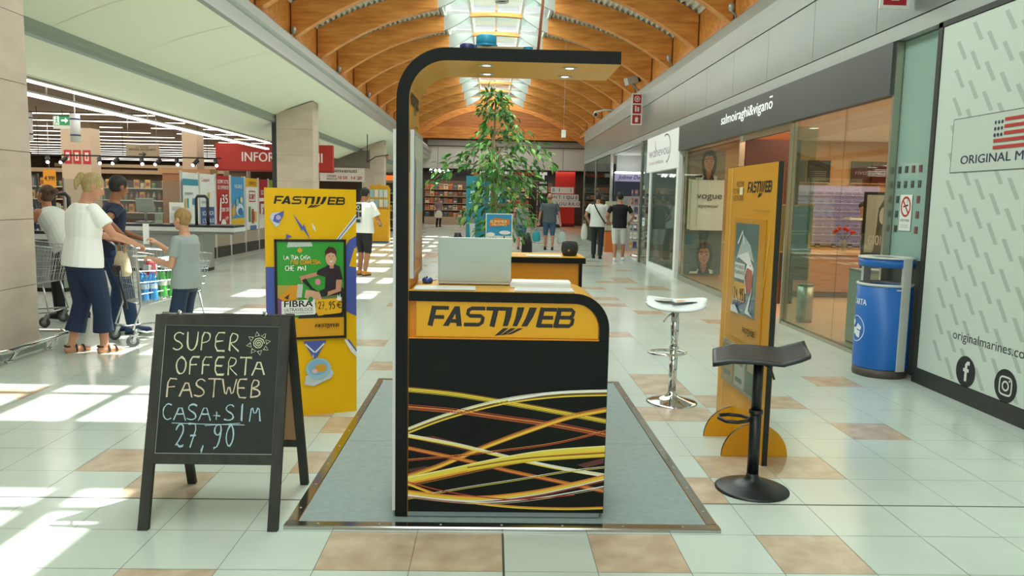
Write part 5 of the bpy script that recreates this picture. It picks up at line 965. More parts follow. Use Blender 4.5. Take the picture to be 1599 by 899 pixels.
for k, (x, y) in enumerate(((4.05, 9.1), (4.3, 8.1), (5.0, 7.6), (4.4, 11.0), (5.4, 9.4), (6.2, 8.6), (5.2, 12.6), (4.4, 13.6), (7.2, 10.6))):
    t = T('ceiling_downlight', 'oval recessed downlight in the orange toned optician ceiling', 'light', (x, y, 2.775), 0, 'downlights in the optician ceiling'); mb = MB(); mb.lathe([(0, -.003), (.075, -.003)], LED, n=18); mb.build('lens', t); mb = MB(); mb.lathe([(.075, -.006), (.1, -.006), (.1, 0)], M('e0b890', .5), n=18); mb.build('trim_ring', t)
# next shop: white lit sign over tinted glass
t = T('phone_shop_sign', 'white square shop sign with a faint violet script and a dark ring', 'sign', (0, 0, 0)); mb = MB(); mb.box(3.705, 3.77, 15.62, 18.75, 2.24, 3.04, M('d9ddd8', .4, 0, .25)); mb.build('sign_box', t); mb = MB(); pr = wall_pr(mb, 3.704, 18.75, 2.24, .0015); VI = M('a89cae', .4)
pr.text('wohevou', .25, .33, .22, VI, 2.1, .01); pr.line([(2.05+.42*math.cos(a), .45+.30*math.sin(a)) for a in [-1.4+3.4*i/20 for i in range(21)]], .03, M('5d6470')); pr.line([(.95, .33), (.95, .68)], .03, VI); pr.text('la tua telefonia', .35, .16, .09, M('c39aa4'), 1.5); mb.build('lettering', t)
mb = MB(); mb.box(3.755, 3.767, 15.72, 18.3, .14, 2.22, GLASSD); struct(mb, 'window_4')
mb = MB(); mb.box(3.72, 3.8, 15.55, 15.72, 0, 3.045, WF); mb.box(3.72, 3.8, 18.3, 18.42, 0, 2.24, WF); mb.box(3.72, 3.8, 15.72, 18.3, 0, .13, WF); struct(mb, 'trim_white_frame')
mb = MB(); mb.box(3.745, 3.757, 18.44, 19.5, .03, 3.04, GLASS); struct(mb, 'window_5')
mb = MB(); mb.box(3.72, 3.79, 19.5, 19.6, 0, 3.045, FRM); mb.box(3.72, 3.79, 24.55, 24.7, 0, 3.045, M('c5cac6', .3, .5)); struct(mb, 'trim_shop_posts')
mb = MB(); mb.box(4.9, 5.0, 15.4, 19.4, 0, 3.0, M('5a5a54', .6)); mb.box(3.82, 4.95, 15.4, 15.45, 0, 3, M('6e6e68', .6)); struct(mb, 'wall_phone_shop')
mb = MB(); mb.box(3.745, 3.757, 24.7, 28.3, .05, 3.05, GLASSD); mb.box(3.745, 3.757, 28.4, 31.9, .05, 3.05, GLASSD); struct(mb, 'window_6')
mb = MB(); mb.box(3.72, 3.79, 28.3, 28.4, 0, 3.05, FRM); mb.box(3.72, 3.79, 31.9, 32, 0, 3.05, FRM); mb.box(3.72, 3.79, 24.7, 32, 0, .05, FRM); struct(mb, 'trim_glass_posts')
mb = MB(); mb.box(5.4, 5.5, 25, 32, 0, 3.1, M('4a4c48', .6)); mb.box(3.8, 5.5, 31.95, 32.05, 0, 3.1, M('7c827e', .6)); struct(mb, 'wall_far_shop')
t = T('door_notice', 'small white notice on the glass beside the white framed shop', 'notice', (3.735, 19.05, .95)); mb = MB(); mb.box(0, .006, -.14, .14, 0, .2, M('dfe4e2')); mb.box(-.001, 0, -.1, .1, .05, .06, M('5a6a7a')); mb.box(-.001, 0, -.1, .1, .11, .15, M('6a8aa0')); mb.build('notice_sheet', t)
t = T('shop_header', 'lilac lit header with navy script above the card shop racks', 'sign', (3.82, 24.2, 2.0)); mb = MB(); mb.box(0, .9, 0, .2, .18, .42, M('9a90b0', .4, 0, .3)); face_y(mb, 0, -.002, .18, .002).text('Jolime Dea', .08, .07, .13, M('24304a'), .75, .02, .25); mb.build('header_face', t); mb = MB(); mb.box(0, .9, -.02, .22, .43, .475, LEDW); mb.build('light_strip', t); mb = MB(); mb.box(0, .9, .0, .2, -.28, .179, M('20263a', .5)); mb.build('lower_band', t); mb = MB(); mb.box(0.02, .08, .1, .16, -2.0, -.28, M('3a4050')); mb.box(.82, .88, .1, .16, -2.0, -.28, M('3a4050')); mb.build('supports', t)
t = T('card_spinner', 'tall revolving rack of greeting cards in front of the card shop', 'rack', (4.2, 21.6, 0)); mb = MB(); mb.lathe([(0, 0), (.3, 0), (.3, .05), (.06, .08), (0, .08)], CHROME, n=24); mb.build('base', t); mb = MB(); mb.cyl((0, 0, .08), (0, 0, 2.0), .03, CHROME); mb.build('pole', t)
random.seed(8)
for z in range(7): mb = MB(); mb.lathe([(.22, .25+.24*z), (.31, .25+.24*z), (.31, .27+.24*z), (.22, .27+.24*z), (.22, .25+.24*z)], M('8a8f8c', .4, .5), n=16); mb.build('tier', t)
for z in range(7):
    for k in range(6):
        a = PI+PI*(k+.5)/6; mb = MB(); mb.x = Matrix.Translation((4.2+.325*math.cos(a), 21.6+.325*math.sin(a), .275+.24*z)) @ Matrix.Rotation(a+PI/2, 4, 'Z'); mb.box(-.06, .06, -.006, .006, 0, .17, M(random.choice(['c9bfae', '8a5a6a', '5a7a8a', 'c9a05a', 'b0b8b0', '7a3a3a', '4a4a6a', 'd8d0c0']), .5)); mb.box(-.045, .045, -.008, -.006, .06, .14, M(random.choice(['e0d8c8', '3a3a4a', 'a86a4a', '9ab0a0']), .5)); tag(mb.build('greeting_card'), 'greeting card on the tall revolving rack', 'card', 'greeting cards on the revolving rack')
t = T('orange_crate', 'orange display box on the floor beside the card rack', 'box', (3.62, 23.6, 0)); mb = MB(); mb.box(-.17, .17, -.15, .15, .0, .62, M('c4662a', .5)); mb.build('carton', t); mb = MB(); mb.box(-.18, .18, -.16, .16, .621, .66, M('8a4420', .5)); mb.build('lid', t); mb = MB(); mb.box(-.16, .16, -.14, .14, .66, 1.55, M('a8a890', .5)); mb.build('topper_board', t)
# signs, lamps and camera on the right fascia
for y, z, lab, nm in ((19.6, 3.46, 'white upright sign of three red fire safety symbols on the grey fascia', 3), (7.05, 3.28, 'red fire safety sign at the top right above the hoarding end', 2)):
    t = T('fire_safety_sign', lab, 'sign', (3.70, y, z)); w = .27; h = .78; mb = MB(); mb.box(-w, 0, -.01, .01, 0, h, M('e0e2dd', .4)); mb.build('plate', t); mb = MB(); pr = face_y(mb, -w, -.0105, 0, .001); RF = M('a81f26', .4); wt = M('e0dcd6', .4)
    for k in range(3):
        b = .03+.25*k; pr.rect(.03, b, w-.03, b+.22, RF)
        if k == 2: pr.line([(.135+.06*math.cos(2*PI*i/18), b+.11+.06*math.sin(2*PI*i/18)) for i in range(18)], .018, wt, closed=True); pr.ell(.135, b+.11, .025, .025, wt)
        elif k == 1: pr.rect(.09, b+.05, .125, b+.15, wt); pr.ell(.107, b+.17, .02, .02, wt); pr.rect(.15, b+.05, .19, b+.16, wt)
        else: pr.rect(.10, b+.04, .17, b+.15, wt); pr.line([(.135, b+.15), (.135, b+.18), (.185, b+.12)], .014, wt)
    mb.build('symbols', t)
t = T('floodlight', 'grey box floodlight on a bracket at the top edge of the right fascia', 'floodlight', (3.62, 20.3, 4.48)); mb = MB(); mb.cbox((-.1, 0, .18), (.3, .2, .18), M('b3b9b2', .4), .3, 0, -.3); mb.build('housing', t); mb = MB(); mb.cyl((.05, 0, -.03), (-.06, 0, .1), .025, M('8d938e')); mb.cyl((.05, 0, -.03), (.12, 0, -.06), .025, M('8d938e')); mb.build('bracket', t); mb = MB(); mb.cbox((.08, 0, .22), (.04, .18, .16), BLACK, .3, 0, -.3); mb.build('rear_fins', t)
t = T('security_camera', 'white security camera on a long arm at the far end of the right fascia', 'camera', (3.69, 24.5, 4.35)); mb = MB(); mb.tube([(.03, 0, .05), (-.25, 0, .04), (-.5, -.02, -.02)], .025, M('d9ddd8')); mb.build('arm', t); mb = MB(); mb.cyl((-.5, .05, -.05), (-.56, -.28, -.14), .07, M('e0e3de')); mb.build('camera_body', t); mb = MB(); mb.cyl((-.56, -.281, -.14), (-.563, -.30, -.145), .055, BLACK); mb.build('lens', t)
for k, (x, y) in enumerate(((3.66, 16.6), (3.66, 12.3), (-3.70, 14.6), (-3.70, 18.8), (-3.7, 23.2))):
    t = T('uplight', ['small grey uplight on the right fascia top left of the optician sign', 'small grey uplight on the right fascia nearest the hoarding', 'nearest small uplight on the left fascia at a beam foot', 'second small uplight along the left fascia at a beam foot', 'third small uplight along the left fascia at a beam foot'][k], 'uplight', (x, y, 4.46 if x > 0 else 4.42), 0, 'uplights along the fascias'); mb = MB(); mb.ball((0, 0, .11), (.05, .05, .07), M('a8b0aa', .3, .5), 12, 8); mb.build('lamp_head', t); s = 1 if x > 0 else -1; mb = MB(); mb.tube([(s*.08, 0, -.06), (s*.06, 0, .0), (s*.0, 0, .05)], .015, M('7f8884', .4), 6); mb.build('bracket', t)
t = T('hanging_sensor', 'small white box hanging on a thin rod before the far gable', 'sensor', (1.78, 20, 3.14)); mb = MB(); mb.box(-.055, .055, -.05, .05, 0, .19, M('e3e5df', .5)); mb.build('box', t, bevel=.008); mb = MB(); mb.cyl((0, 0, .19), (0, 0, 2.80), .004, M('c9c9c2'), n=6); mb.build('rod', t)
t = T('pendant_lamp', 'white cylinder pendant with a dark lower opening under the skylight', 'lamp', (.08, 12.0, 4.47)); mb = MB(); mb.lathe([(.10, 0), (.105, 0), (.105, .36), (0, .37), (0, .3), (.095, .29), (.10, 0)], M('cfd6d0', .45), n=24); mb.build('shade', t); mb = MB(); mb.lathe([(0, .03), (.095, .03)], M('22262a', .5), n=24); mb.build('louvre', t); mb = MB(); mb.cyl((0, 0, .37), (0, 0, 1.6), .012, WF, n=8); mb.build('rod', t)
# ================================================================== bookshop at the far end
t = T('bookshop_sign', 'black bookshop fascia with a red peak and white and red lettering', 'sign', (-1.3, 45.93, 2.86)); mb = MB(); mb.box(-.9, 4.2, 0, .1, 0, .46, M('17181a', .4)); pr = face_y(mb, 0, -.002, 0, .003); mb.build('board', t); mb = MB(); pr = face_y(mb, 0, -.006, 0, .003); pr.many([[(0, .12), (.17, .38), (.17, .12)], [(.14, .22), (.26, .38), (.4, .12), (.2, .12)]], M('c4302a', .4, 0, .4)); pr.text('MONDADORI', .5, .14, .23, M('dfe0dc', .4, 0, .4), 1.68, .03); pr.text('BOOKSTORE', 2.26, .14, .2, M('c0352c', .4, 0, .4), 1.6, .02); mb.build('lettering', t)
t = T('tobacco_sign', 'black post with a large white T sign at the bookshop front', 'sign', (2.92, 45.8, 0)); mb = MB(); mb.box(-.28, .32, 0, .1, 0, 3.3, M('23262a', .5)); mb.build('post', t); mb = MB(); pr = face_y(mb, 0, -.002, 0, .003); W3 = M('e2e4df', .4, 0, .2); pr.many([[(-.2, 3.05), (.24, 3.05), (.24, 3.22), (-.2, 3.22)], [(-.05, 2.72), (.09, 2.72), (.09, 3.05), (-.05, 3.05)]], W3); pr.rect(-.2, 2.55, .24, 2.66, M('cfd2cc')); pr.rect(-.22, 2.0, .26, 2.4, M('d9ddd6')); pr.text('TABACCHI', -.15, 2.15, .08, M('3a7a4a'), .35, .02); mb.build('lettering', t)
t = T('red_banner', 'bright red pillar behind the letter cards in the bookshop window', 'banner', (4.3, 46.6, 0)); mb = MB(); mb.box(-.55, .62, 0, .2, 0, 3.34, M('b8261c', .45, 0, .15)); mb.build('pillar_panel', t); mb = MB(); mb.box(-.57, .64, -.02, .22, 0, .2, M('6a1a14')); mb.build('plinth', t)
LT = [['BI I', 3.4, 2.0], ['INTIQUE', 3.3, 1.58], ['ATOUAKO', 3.38, 1.2]]
for k, (tx, x, z) in enumerate(LT):
    n_ = len(tx); w = (4.75, 5.05, 5.15)[k]-x; t = T('letter_card', ['white card with two capital letters, topmost in the bookshop window', 'white card lettered INTIQUE in the bookshop window', 'white card of red brown letters, lowest in the bookshop window'][k], 'card', (x, 45.7, z), 0, 'letter cards in the bookshop window'); mb = MB(); mb.box(0, w, 0, .02, 0, .365, M('d9dcd6', .5)); pr = face_y(mb, 0, -.002, 0, .003)
    for i, ch in enumerate(tx): pr.text(ch, (i+.5)*w/n_, .1, .2, M('3c4450' if k < 2 else '9a4a48'), None, .015, align='c') if ch != ' ' else None
    mb.build('card_face', t); mb = MB(); mb.cyl((.15, .03, -z if k == 2 else -.008), (.15, .03, .0), .012, STEEL, n=6); mb.build('stay', t)
t = T('blue_display_bin', 'blue and white product display box low in the bookshop window', 'display', (3.65, 45.1, 0)); mb = MB(); mb.box(-.3, .3, 0, .3, .2, 1.1, M('c3cbd2', .5)); face_y(mb, -.3, -.002, .2, .003).rect(0, .55, .6, .9, M('2c4a8c')); mb.build('carton', t); mb = MB(); mb.box(-.28, .28, .02, .28, 0, .199, BLACK); mb.build('foot', t)
random.seed(21)
BC = ['b8563a', 'd8c7a0', '7a8a94', 'c98a4a', '94423a', 'd2b48a', '5a6a7a', 'a87a5a', 'e0d6c0', '8c6a4a', 'c46a4a', '4f5f52']
BM = []
for k, c in enumerate(BC):
    mb = MB(); mb.box(-.13, .13, 0, .04, 0, .34, M(c, .5)); pr = face_y(mb, -.13, -.002, 0, .003); pr.rect(.03, .2, .23, .29, M(BC[(k+3) % 12], .5)); pr.rect(.05, .05, .2, .14, M(BC[(k+7) % 12], .5)); BM.append(mb.build('book'))
def bookwall(x0, x1, y, z0, rows, lab, glab):
    t = T('book_display', lab, 'shelving', ((x0+x1)/2, y, 0)); w = (x1-x0)/2; mb = MB(); mb.box(-w, w, .3, .34, 0, z0+rows*.42+.1, M('5c4a3a', .6)); mb.build('back_panel', t); mb = MB(); mb.box(-w, w, 0, .34, 0, z0-.03, M('b8a488', .6)); mb.build('base', t)
    for r_ in range(rows):
        z = z0+.42*r_; mb = MB(); mb.box(-w, w, 0, .3, z-.025, z, M('c4b090', .5)); mb.build('shelf', t); x = x0+.17
        while x < x1-.12:
            if random.random() < .93:
                o = BM[random.randrange(12)]
                if o.get('label'): o = o.copy(); COL.objects.link(o)
                o.location = (x, y+.1, z+.002); o.rotation_euler = (random.uniform(-.06, .02)*0, 0, random.uniform(-.05, .05)); o.scale = (1, 1, random.uniform(.75, 1.02)); tag(o, glab, 'book', glab)
            x += .285
bookwall(-4.2, -1.4, 47.3, .45, 5, 'wide wall of books seen left of the teal totem', 'book facing out on the wall left of the teal totem')
bookwall(-1.2, 2.4, 48.6, .45, 5, 'dim book shelves behind the tree inside the bookshop', 'book facing out on the dim shelves behind the tree')
bookwall(2.7, 3.7, 48.2, .45, 5, 'narrow book shelves beside the red pillar', 'book facing out beside the red pillar')
for o in BM:
    if not o.get('label'): bpy.data.objects.remove(o)
for k in range(5):
    x = (-3.8, -3.55, -3.3, -3.05, -2.8)[k]; t = T('shop_spotlight', 'white spotlight under the dark bookshop ceiling left of the tree', 'spotlight', (x, 46.9+.3*(k % 2), 3.358), 0, 'spotlights in the bookshop'); mb = MB(); mb.cyl((0, 0, 0), (0, 0, -.08), .03, WHITE, n=8); mb.build('stem', t); mb = MB(); mb.cyl((0, 0, -.08), (.1, -.08, -.2), .07, LEDW, n=12); mb.build('lamp_head', t)
# ================================================================== ficus tree and teal display behind the counters
TR = T('ficus_tree', 'tall potted weeping fig tree with green leaves behind the rear counter', 'tree', (0.0, 6.75, 0))
mb = MB(); mb.lathe([(0, .0), (.17, 0), (.22, .42), (.235, .44), (.235, .47), (.21, .47), (.2, .42), (0, .42)], M('3a3d3a', .5), n=28); mb.build('pot', TR)
mb = MB(); mb.lathe([(0, .435), (.2, .425)], M('3a2a1c', .9), n=20); mb.build('soil', TR)
rd = random.Random(4); BK = noisy('bark', '9a8468', 'b8a484', .8, 18, (1, 1, .3))
for x, y, tx, ty, zt_ in ((-.03, 0, 0.02, .02, 2.42), (.03, .01, -.03, 0, 2.1), (.0, -.03, .05, -.02, 1.9)):
    mb = MB(); mb.tube([(x+(tx-x)*t_+.012*math.sin(7*t_+x*50), y+(ty-y)*t_+.01*math.cos(6*t_), .42+(zt_-.42)*t_) for t_ in [i/14 for i in range(15)]], [.016*(1-.75*i/14)+.003 for i in range(15)], BK, 8); mb.build('trunk', TR)
lf = MB(); LG = [M(c, .38) for c in ('3a7a30', '4f9640', '6cae4a', '2f6a26', '8cc05a')]; tw = MB()
def leaf(p, d, s, m):
    d = d.normalized(); sd = d.cross(Vector((rd.uniform(-.4, .4), rd.uniform(-.4, .4), 1))).normalized(); up = sd.cross(d).normalized()
    sd = (sd*math.cos(.5)+up*rd.uniform(-.6, .6)).normalized(); n = sd.cross(d).normalized()
    q = lambda a, b, c: p+d*(a*s)+sd*(b*s)+n*(c*s)
    lf.add([q(0, 0, 0), q(.3, .2, .06), q(.65, .17, .04), q(1.0, 0, -.12), q(.65, -.17, .04), q(.3, -.2, .06), q(.35, 0, 0), q(.7, 0, -.02)], [(0, 6, 1), (1, 6, 7, 2), (2, 7, 3), (0, 5, 6), (5, 4, 7, 6), (4, 3, 7)], m)
# crown outline (half width by height), sparse and tiered
TIERS = [(2.40, .13, .0), (2.24, .20, .04), (2.08, .28, .12), (1.90, .48, .10), (1.80, .46, -.05), (1.74, .42, -.14), (1.66, .36, .1), (1.58, .27, .08), (1.42, .34, .06), (1.32, .26, .08)]
for z, rad, cx_ in TIERS:
    nb = 7 if rad > .3 else 5
    for k in range(nb):
        a = 2*PI*k/nb+rd.uniform(-.4, .4); L = rad*rd.uniform(.65, 1.1); p = Vector((0.01, 0, z-.02)); pts = [p.copy()]
        for i in range(1, 8):
            t_ = i/7; pts.append(Vector((cx_*t_+L*math.cos(a)*t_, L*math.sin(a)*t_*.9, z+.12*math.sin(PI*t_*.75)*rad/.4-.16*t_*t_+rd.uniform(-.015, .015))))
        tw.tube(pts, [.005*(1-.7*i/7) for i in range(8)], BK, 5)
        for i in range(2, 8):
            for q_ in range(4 if i > 4 else 2):
                pp = pts[i]+Vector((rd.uniform(-.05, .05), rd.uniform(-.05, .05), rd.uniform(-.05, .03)))
                leaf(pp, Vector((math.cos(a)+rd.uniform(-.9, .9), math.sin(a)+rd.uniform(-.9, .9), rd.uniform(-1.6, .1))), rd.uniform(.06, .09), LG[min(4, int(rd.random()**1.2*5))])
for k in range(14): leaf(Vector((rd.uniform(-.06, .06), rd.uniform(-.05, .05), 2.36+rd.uniform(0, .1))), Vector((rd.uniform(-1, 1), rd.uniform(-1, 1), rd.uniform(-.3, 1))), .08, LG[k % 5])
tw.build('twigs', TR); o = lf.build('foliage', TR); o['kind'] = 'stuff'
TD = T('folding_display', 'turquoise folding display of two printed panels half hidden behind the fig tree', 'display', (-.04, 7.75, 0))
for k, (x0, y0, x1, y1) in enumerate(((-.23, 0, -.045, .0), (-.035, .0, .18, .16))):
    d = Vector((x1-x0, y1-y0, 0)); L = d.length; mb = MB(); mb.x = Matrix.Translation((x0, y0, 0)) @ Matrix.Rotation(math.atan2(d.y, d.x), 4, 'Z')
    mb.box(0, L, 0, .012, .02, 1.74-.05*k, M('2f93a8' if k == 0 else '2a7f98', .4)); pr = PR(mb, (0, -.001, .02), (1, 0, 0), (0, 0, 1), .0008)
    pr.text('MOBILE', .04, 1.52, .06, M('e6ecec'), L*.7, .02, .15); pr.text('5G', .03, 1.45, .06, M('e6ecec'), L*.5, .02, .15); pr.rect(.02, .72, L*.6, .735, M('c9c95a')); pr.rect(.02, .68, L*.8, .695, M('c9c95a')); pr.rect(.02, .64, L*.5, .655, M('c9c95a'))
    pr.ell(L*.35, 1.28, .018, .03, M('b98a6c')); pr.poly([(L*.2, 1.25), (L*.5, 1.25), (L*.5, 1.08), (L*.25, 1.08)], M('d9dcd4')); pr.poly([(L*.22, 1.08), (L*.5, 1.08), (L*.42, .86), (L*.36, 1.0), (L*.28, .86)], M('2a3a54'))
    mb.build('printed_panel', TD); mb = MB(); mb.x = Matrix.Translation((x0, y0, 0)) @ Matrix.Rotation(math.atan2(d.y, d.x), 4, 'Z'); mb.box(-.008, L+.004, -.03, .08, 0, .019, STEEL); mb.build('foot', TD)
for x, lab in ((-.34, 'black rolled display stand at the left of the turquoise folding display'), (.34, 'black rolled display stand at the right of the turquoise folding display')):
    t = T('rolled_stand', lab, 'stand', (x, 7.55, 0)); mb = MB(); mb.lathe([(0, 0), (.05, 0), (.055, .3), (.06, .8), (.05, 1.1), (.03, 1.18), (0, 1.18)], M('15181c', .55), n=16); mb.build('sleeve', t); mb = MB(); mb.lathe([(0, 0), (.09, 0), (.08, .02), (.056, .022)], BLACK, n=16); mb.build('base', t)
# ================================================================== people
def skin_mat(h): return noisy('skin_%s' % h, h, h, .55, 3)
class Blob:
    """volumes fused into one continuous surface"""
    def __init__(s): s.mb = MB(); s.m = WHITE
    def cap(s, a, ra, b, rb, k=1., n=12):
        a = Vector(a); b = Vector(b); s.mb.ball(a, ra, s.m, n, 8); s.mb.ball(b, rb, s.m, n, 8); s.mb.tube([a, b], [ra, rb], s.m, n); return s
    def chain(s, pts, rs, cut=False):
        n = len(pts)-1
        for i, ((a, b), (ra, rb)) in enumerate(zip(zip(pts, pts[1:]), zip(rs, rs[1:]))):
            if cut and i == n-1: s.mb.ball(a, ra, s.m, 12, 8); s.mb.tube([a, b], [ra, rb], s.m, 14)
            else: s.cap(a, ra, b, rb)
        return s
    def loft(s, rings, n=18, fr=None):
        """rings of (centre, half width, half depth); fr = (side, front) vectors"""
        sd, ft = fr or (Vector((1, 0, 0)), Vector((0, 1, 0))); vs = []
        for c, rx, ry in rings:
            c = Vector(c)
            for k in range(n):
                w = 2*PI*k/n; cw, sw = math.cos(w), math.sin(w)
                vs.append(c+sd*rx*math.copysign(abs(cw)**.85, cw)+ft*ry*math.copysign(abs(sw)**.85, sw))
        N = len(rings); fs = [(i*n+k, i*n+(k+1) % n, (i+1)*n+(k+1) % n, (i+1)*n+k) for i in range(N-1) for k in range(n)]
        fs += [tuple(reversed(range(n))), tuple(range((N-1)*n, N*n))]; s.mb.add(vs, fs, s.m); return s
    def ell(s, c, r, rot=None):
        n0 = len(s.mb.v); s.mb.ball((0, 0, 0), r, s.m, 18, 12); R = rot or Matrix.Identity(3)
        for i in range(n0, len(s.mb.v)): s.mb.v[i] = Vector(c)+R @ s.mb.v[i]
        return s
    def build(s, name, mat, parent, vox=.008, smooth=4):
        o = s.mb.build('temporary'); r = o.modifiers.new('r', 'REMESH'); r.mode = 'VOXEL'; r.voxel_size = vox; r.use_smooth_shade = True
        if smooth: q = o.modifiers.new('s', 'SMOOTH'); q.factor = .5; q.iterations = smooth
        dg = bpy.context.evaluated_depsgraph_get(); me = bpy.data.meshes.new_from_object(o.evaluated_get(dg)); old = o.data
        bpy.data.objects.remove(o); bpy.data.meshes.remove(old); me.materials.clear(); me.materials.append(mat); me.name = name
        for p in me.polygons: p.use_smooth = True; p.material_index = 0
        o = bpy.data.objects.new(name, me); COL.objects.link(o); o.parent = parent; return o
def ik(a, b, l1, l2, pole):
    a = Vector(a); b = Vector(b); d = b-a; L = min(d.length, (l1+l2)*.998); d.normalize(); b = a+d*L
    x = (l1*l1-l2*l2+L*L)/(2*L); h = math.sqrt(max(0, l1*l1-x*x)); p = Vector(pole); p = (p-d*p.dot(d)).normalized()
    return a+d*x+p*h, b
def person(name, label, loc, facing, H, skin, hairc, top, bottom, shoe, lf, rf, lh, rh, lean=(0, 0), head=(0, 0), wide=1., female=False, sleeves=.55, legs='long', hair='short', vox=.008, topmat=None, lknee=(0, 1, 0), rknee=(0, 1, 0), lpole=(-.6, -.8, -.2), rpole=(.6, -.8, -.2), loose=0., shoes='trainer', grip=.9, group=None, detail=True):
    """figure in local axes: x right, y ahead, z up; feet and hands are given, knees and elbows follow"""
    t = T(name, label, 'person', loc, facing, group); k = H/1.75; SK = skin_mat(skin); Vv = Vector
    hip = Vv((0, 0, .93*k))+Vv((0, 0, 0)); hip.z = min(hip.z, .93*k); sp = Vv((lean[0], lean[1], 1)).normalized()
    ft = Vv((0, 1, 0))-sp*sp.y; ft.normalize(); sd = ft.cross(sp).normalized()
    at = lambda h, x=0, y=0: hip+sp*h*k+sd*x*k+ft*y*k
    neck = at(.52); Rh = Euler((head[0], 0, head[1])).to_matrix(); hd = neck+(sp*.5+Vv((0, 0, .5))).normalized()*.06*k
    hc = hd+Rh @ Vv((0, .025*k, .115*k)); sw = (.165 if female else .185)*wide
    shL, shR = at(.455, -sw, 0), at(.455, sw, 0); hpL, hpR = at(-.02, -.088*wide), at(-.02, .088*wide)
    kL, aL = ik(hpL, Vv(lf)+Vv((0, 0, .085*k)), .425*k, .415*k, lknee); kR, aR = ik(hpR, Vv(rf)+Vv((0, 0, .085*k)), .425*k, .415*k, rknee)
    eL, wL = ik(shL, lh, .285*k, .255*k, lpole); eR, wR = ik(shR, rh, .285*k, .255*k, rpole)
    ch = .155*wide; wa = (.125 if female else .15)*wide; hi = (.172 if female else .162)*wide
    b = Blob(); fr = (sd, ft)
    b.loft([(at(-.10), .10*wide*k, .09*k), (at(-.03), hi*k, .115*k), (at(.06), hi*.97*k, .11*k), (at(.17), wa*k, .095*k), (at(.30), ch*k, .11*k, ), (at(.40, 0, .005), ch*1.06*k, .108*k), (at(.46), sw*.86*k, .08*k), (at(.50), .085*k, .06*k), (at(.53), .055*k, .052*k)], fr=fr)
    b.cap(at(.48), .056*k, hd+Rh @ Vv((0, .01, .05*k)), .052*k)
    # head: skull, face, jaw, nose, ears
    b.ell(hc+Rh @ Vv((0, -.012*k, .02*k)), (.075*k, .094*k, .094*k), Rh); b.ell(hc+Rh @ Vv((0, .03*k, -.035*k)), (.058*k, .066*k, .082*k), Rh); b.ell(hc+Rh @ Vv((0, .055*k, -.088*k)), (.034*k, .036*k, .028*k), Rh)
    b.cap(hc+Rh @ Vv((0, .088*k, .012*k)), .008*k, hc+Rh @ Vv((0, .103*k, -.026*k)), .012*k)
    for s_ in (-1, 1): b.ell(hc+Rh @ Vv((s_*.078*k, -.005*k, -.01*k)), (.014*k, .022*k, .032*k), Rh)
    for h_, kn, an, fo in ((hpL, kL, aL, lf), (hpR, kR, aR, rf)):
        b.chain([h_, h_.lerp(kn, .5), kn, kn.lerp(an, .35), an], [.088*k*wide, .076*k*wide, .056*k, .056*k, .036*k])
        b.cap(an, .038*k, Vv(fo)+Vv((0, -.03*k, .04*k)), .036*k); b.chain([Vv(fo)+Vv((0, -.04*k, .035*k)), Vv(fo)+Vv((0, .07*k, .032*k)), Vv(fo)+Vv((0, .15*k, .022*k))], [.034*k, .034*k, .024*k])
    for s_, sh, el, wr in ((-1, shL, eL, wL), (1, shR, eR, wR)):
        b.chain([sh, sh.lerp(el, .5), el, el.lerp(wr, .35), wr], [.056*k, .045*k, .038*k, .038*k, .026*k])
        # hand: palm and five unequal fingers curling round what is held
        d = (wr-el).normalized(); si = (sd*s_*-1); si = (si-d*si.dot(d)).normalized(); pn = d.cross(si).normalized()*(1 if s_ < 0 else -1)
        if pn.dot(Vv((0, 0, -1))) < 0 and abs(d.z) < .7: pn = -pn
        pc = wr+d*.045*k; b.loft([(wr, .026*k, .018*k), (pc, .036*k, .017*k), (wr+d*.085*k, .038*k, .014*k)], 12, (si, pn))
        for q, (o_, L) in enumerate(((-.028, .06), (-.009, .072), (.010, .068), (.027, .054))):
            p0 = wr+d*.082*k+si*o_*-k; g1 = d*math.cos(grip*.6)+pn*math.sin(grip*.6); g2 = d*math.cos(grip*1.6)+pn*math.sin(grip*1.6); p1 = p0+g1*L*.5*k; p2 = p1+g2*L*.5*k
            b.chain([p0, p1, p2], [.0095*k, .0088*k, .0078*k])
        p0 = wr+d*.03*k+si*.03*k; p1 = p0+(si*.7+d*.7+pn*.2)*.032*k; b.chain([p0, p1, p1+(d*.8+pn*.5+si*.1)*.03*k], [.0125*k, .0105*k, .009*k])
    b.build('body', SK, t, vox, 3)
    # hair
    hb = Blob(); g = .011*k
    if hair != 'bald':
        hb.ell(hc+Rh @ Vv((0, -.022*k, .03*k)), (.075*k+g, .088*k+g, .088*k+g), Rh)
        if hair == 'short': hb.ell(hc+Rh @ Vv((0, -.035*k, -.01*k)), (.072*k+g*.6, .068*k, .075*k), Rh)
        if hair == 'tail':
            hb.ell(hc+Rh @ Vv((0, -.03*k, -.005*k)), (.076*k+g, .07*k, .08*k), Rh); hb.chain([hc+Rh @ Vv((0, -.1*k, .06*k)), hc+Rh @ Vv((0, -.135*k, .05*k)), hc+Rh @ Vv((.01, -.14*k, -.02*k)), hc+Rh @ Vv((.015, -.125*k, -.09*k))], [.026*k, .03*k, .03*k, .014*k])
        if hair == 'bun': hb.ell(hc+Rh @ Vv((0, -.03*k, -.01*k)), (.078*k+g, .075*k, .085*k), Rh); hb.ell(hc+Rh @ Vv((0, -.115*k, .065*k)), (.05*k, .045*k, .045*k), Rh)
        if hair == 'bob': hb.ell(hc+Rh @ Vv((0, -.03*k, -.035*k)), (.084*k+g, .078*k, .11*k), Rh)
    else: hb.ell(hc+Rh @ Vv((0, -.045*k, -.02*k)), (.076*k+g*.3, .058*k, .05*k), Rh)
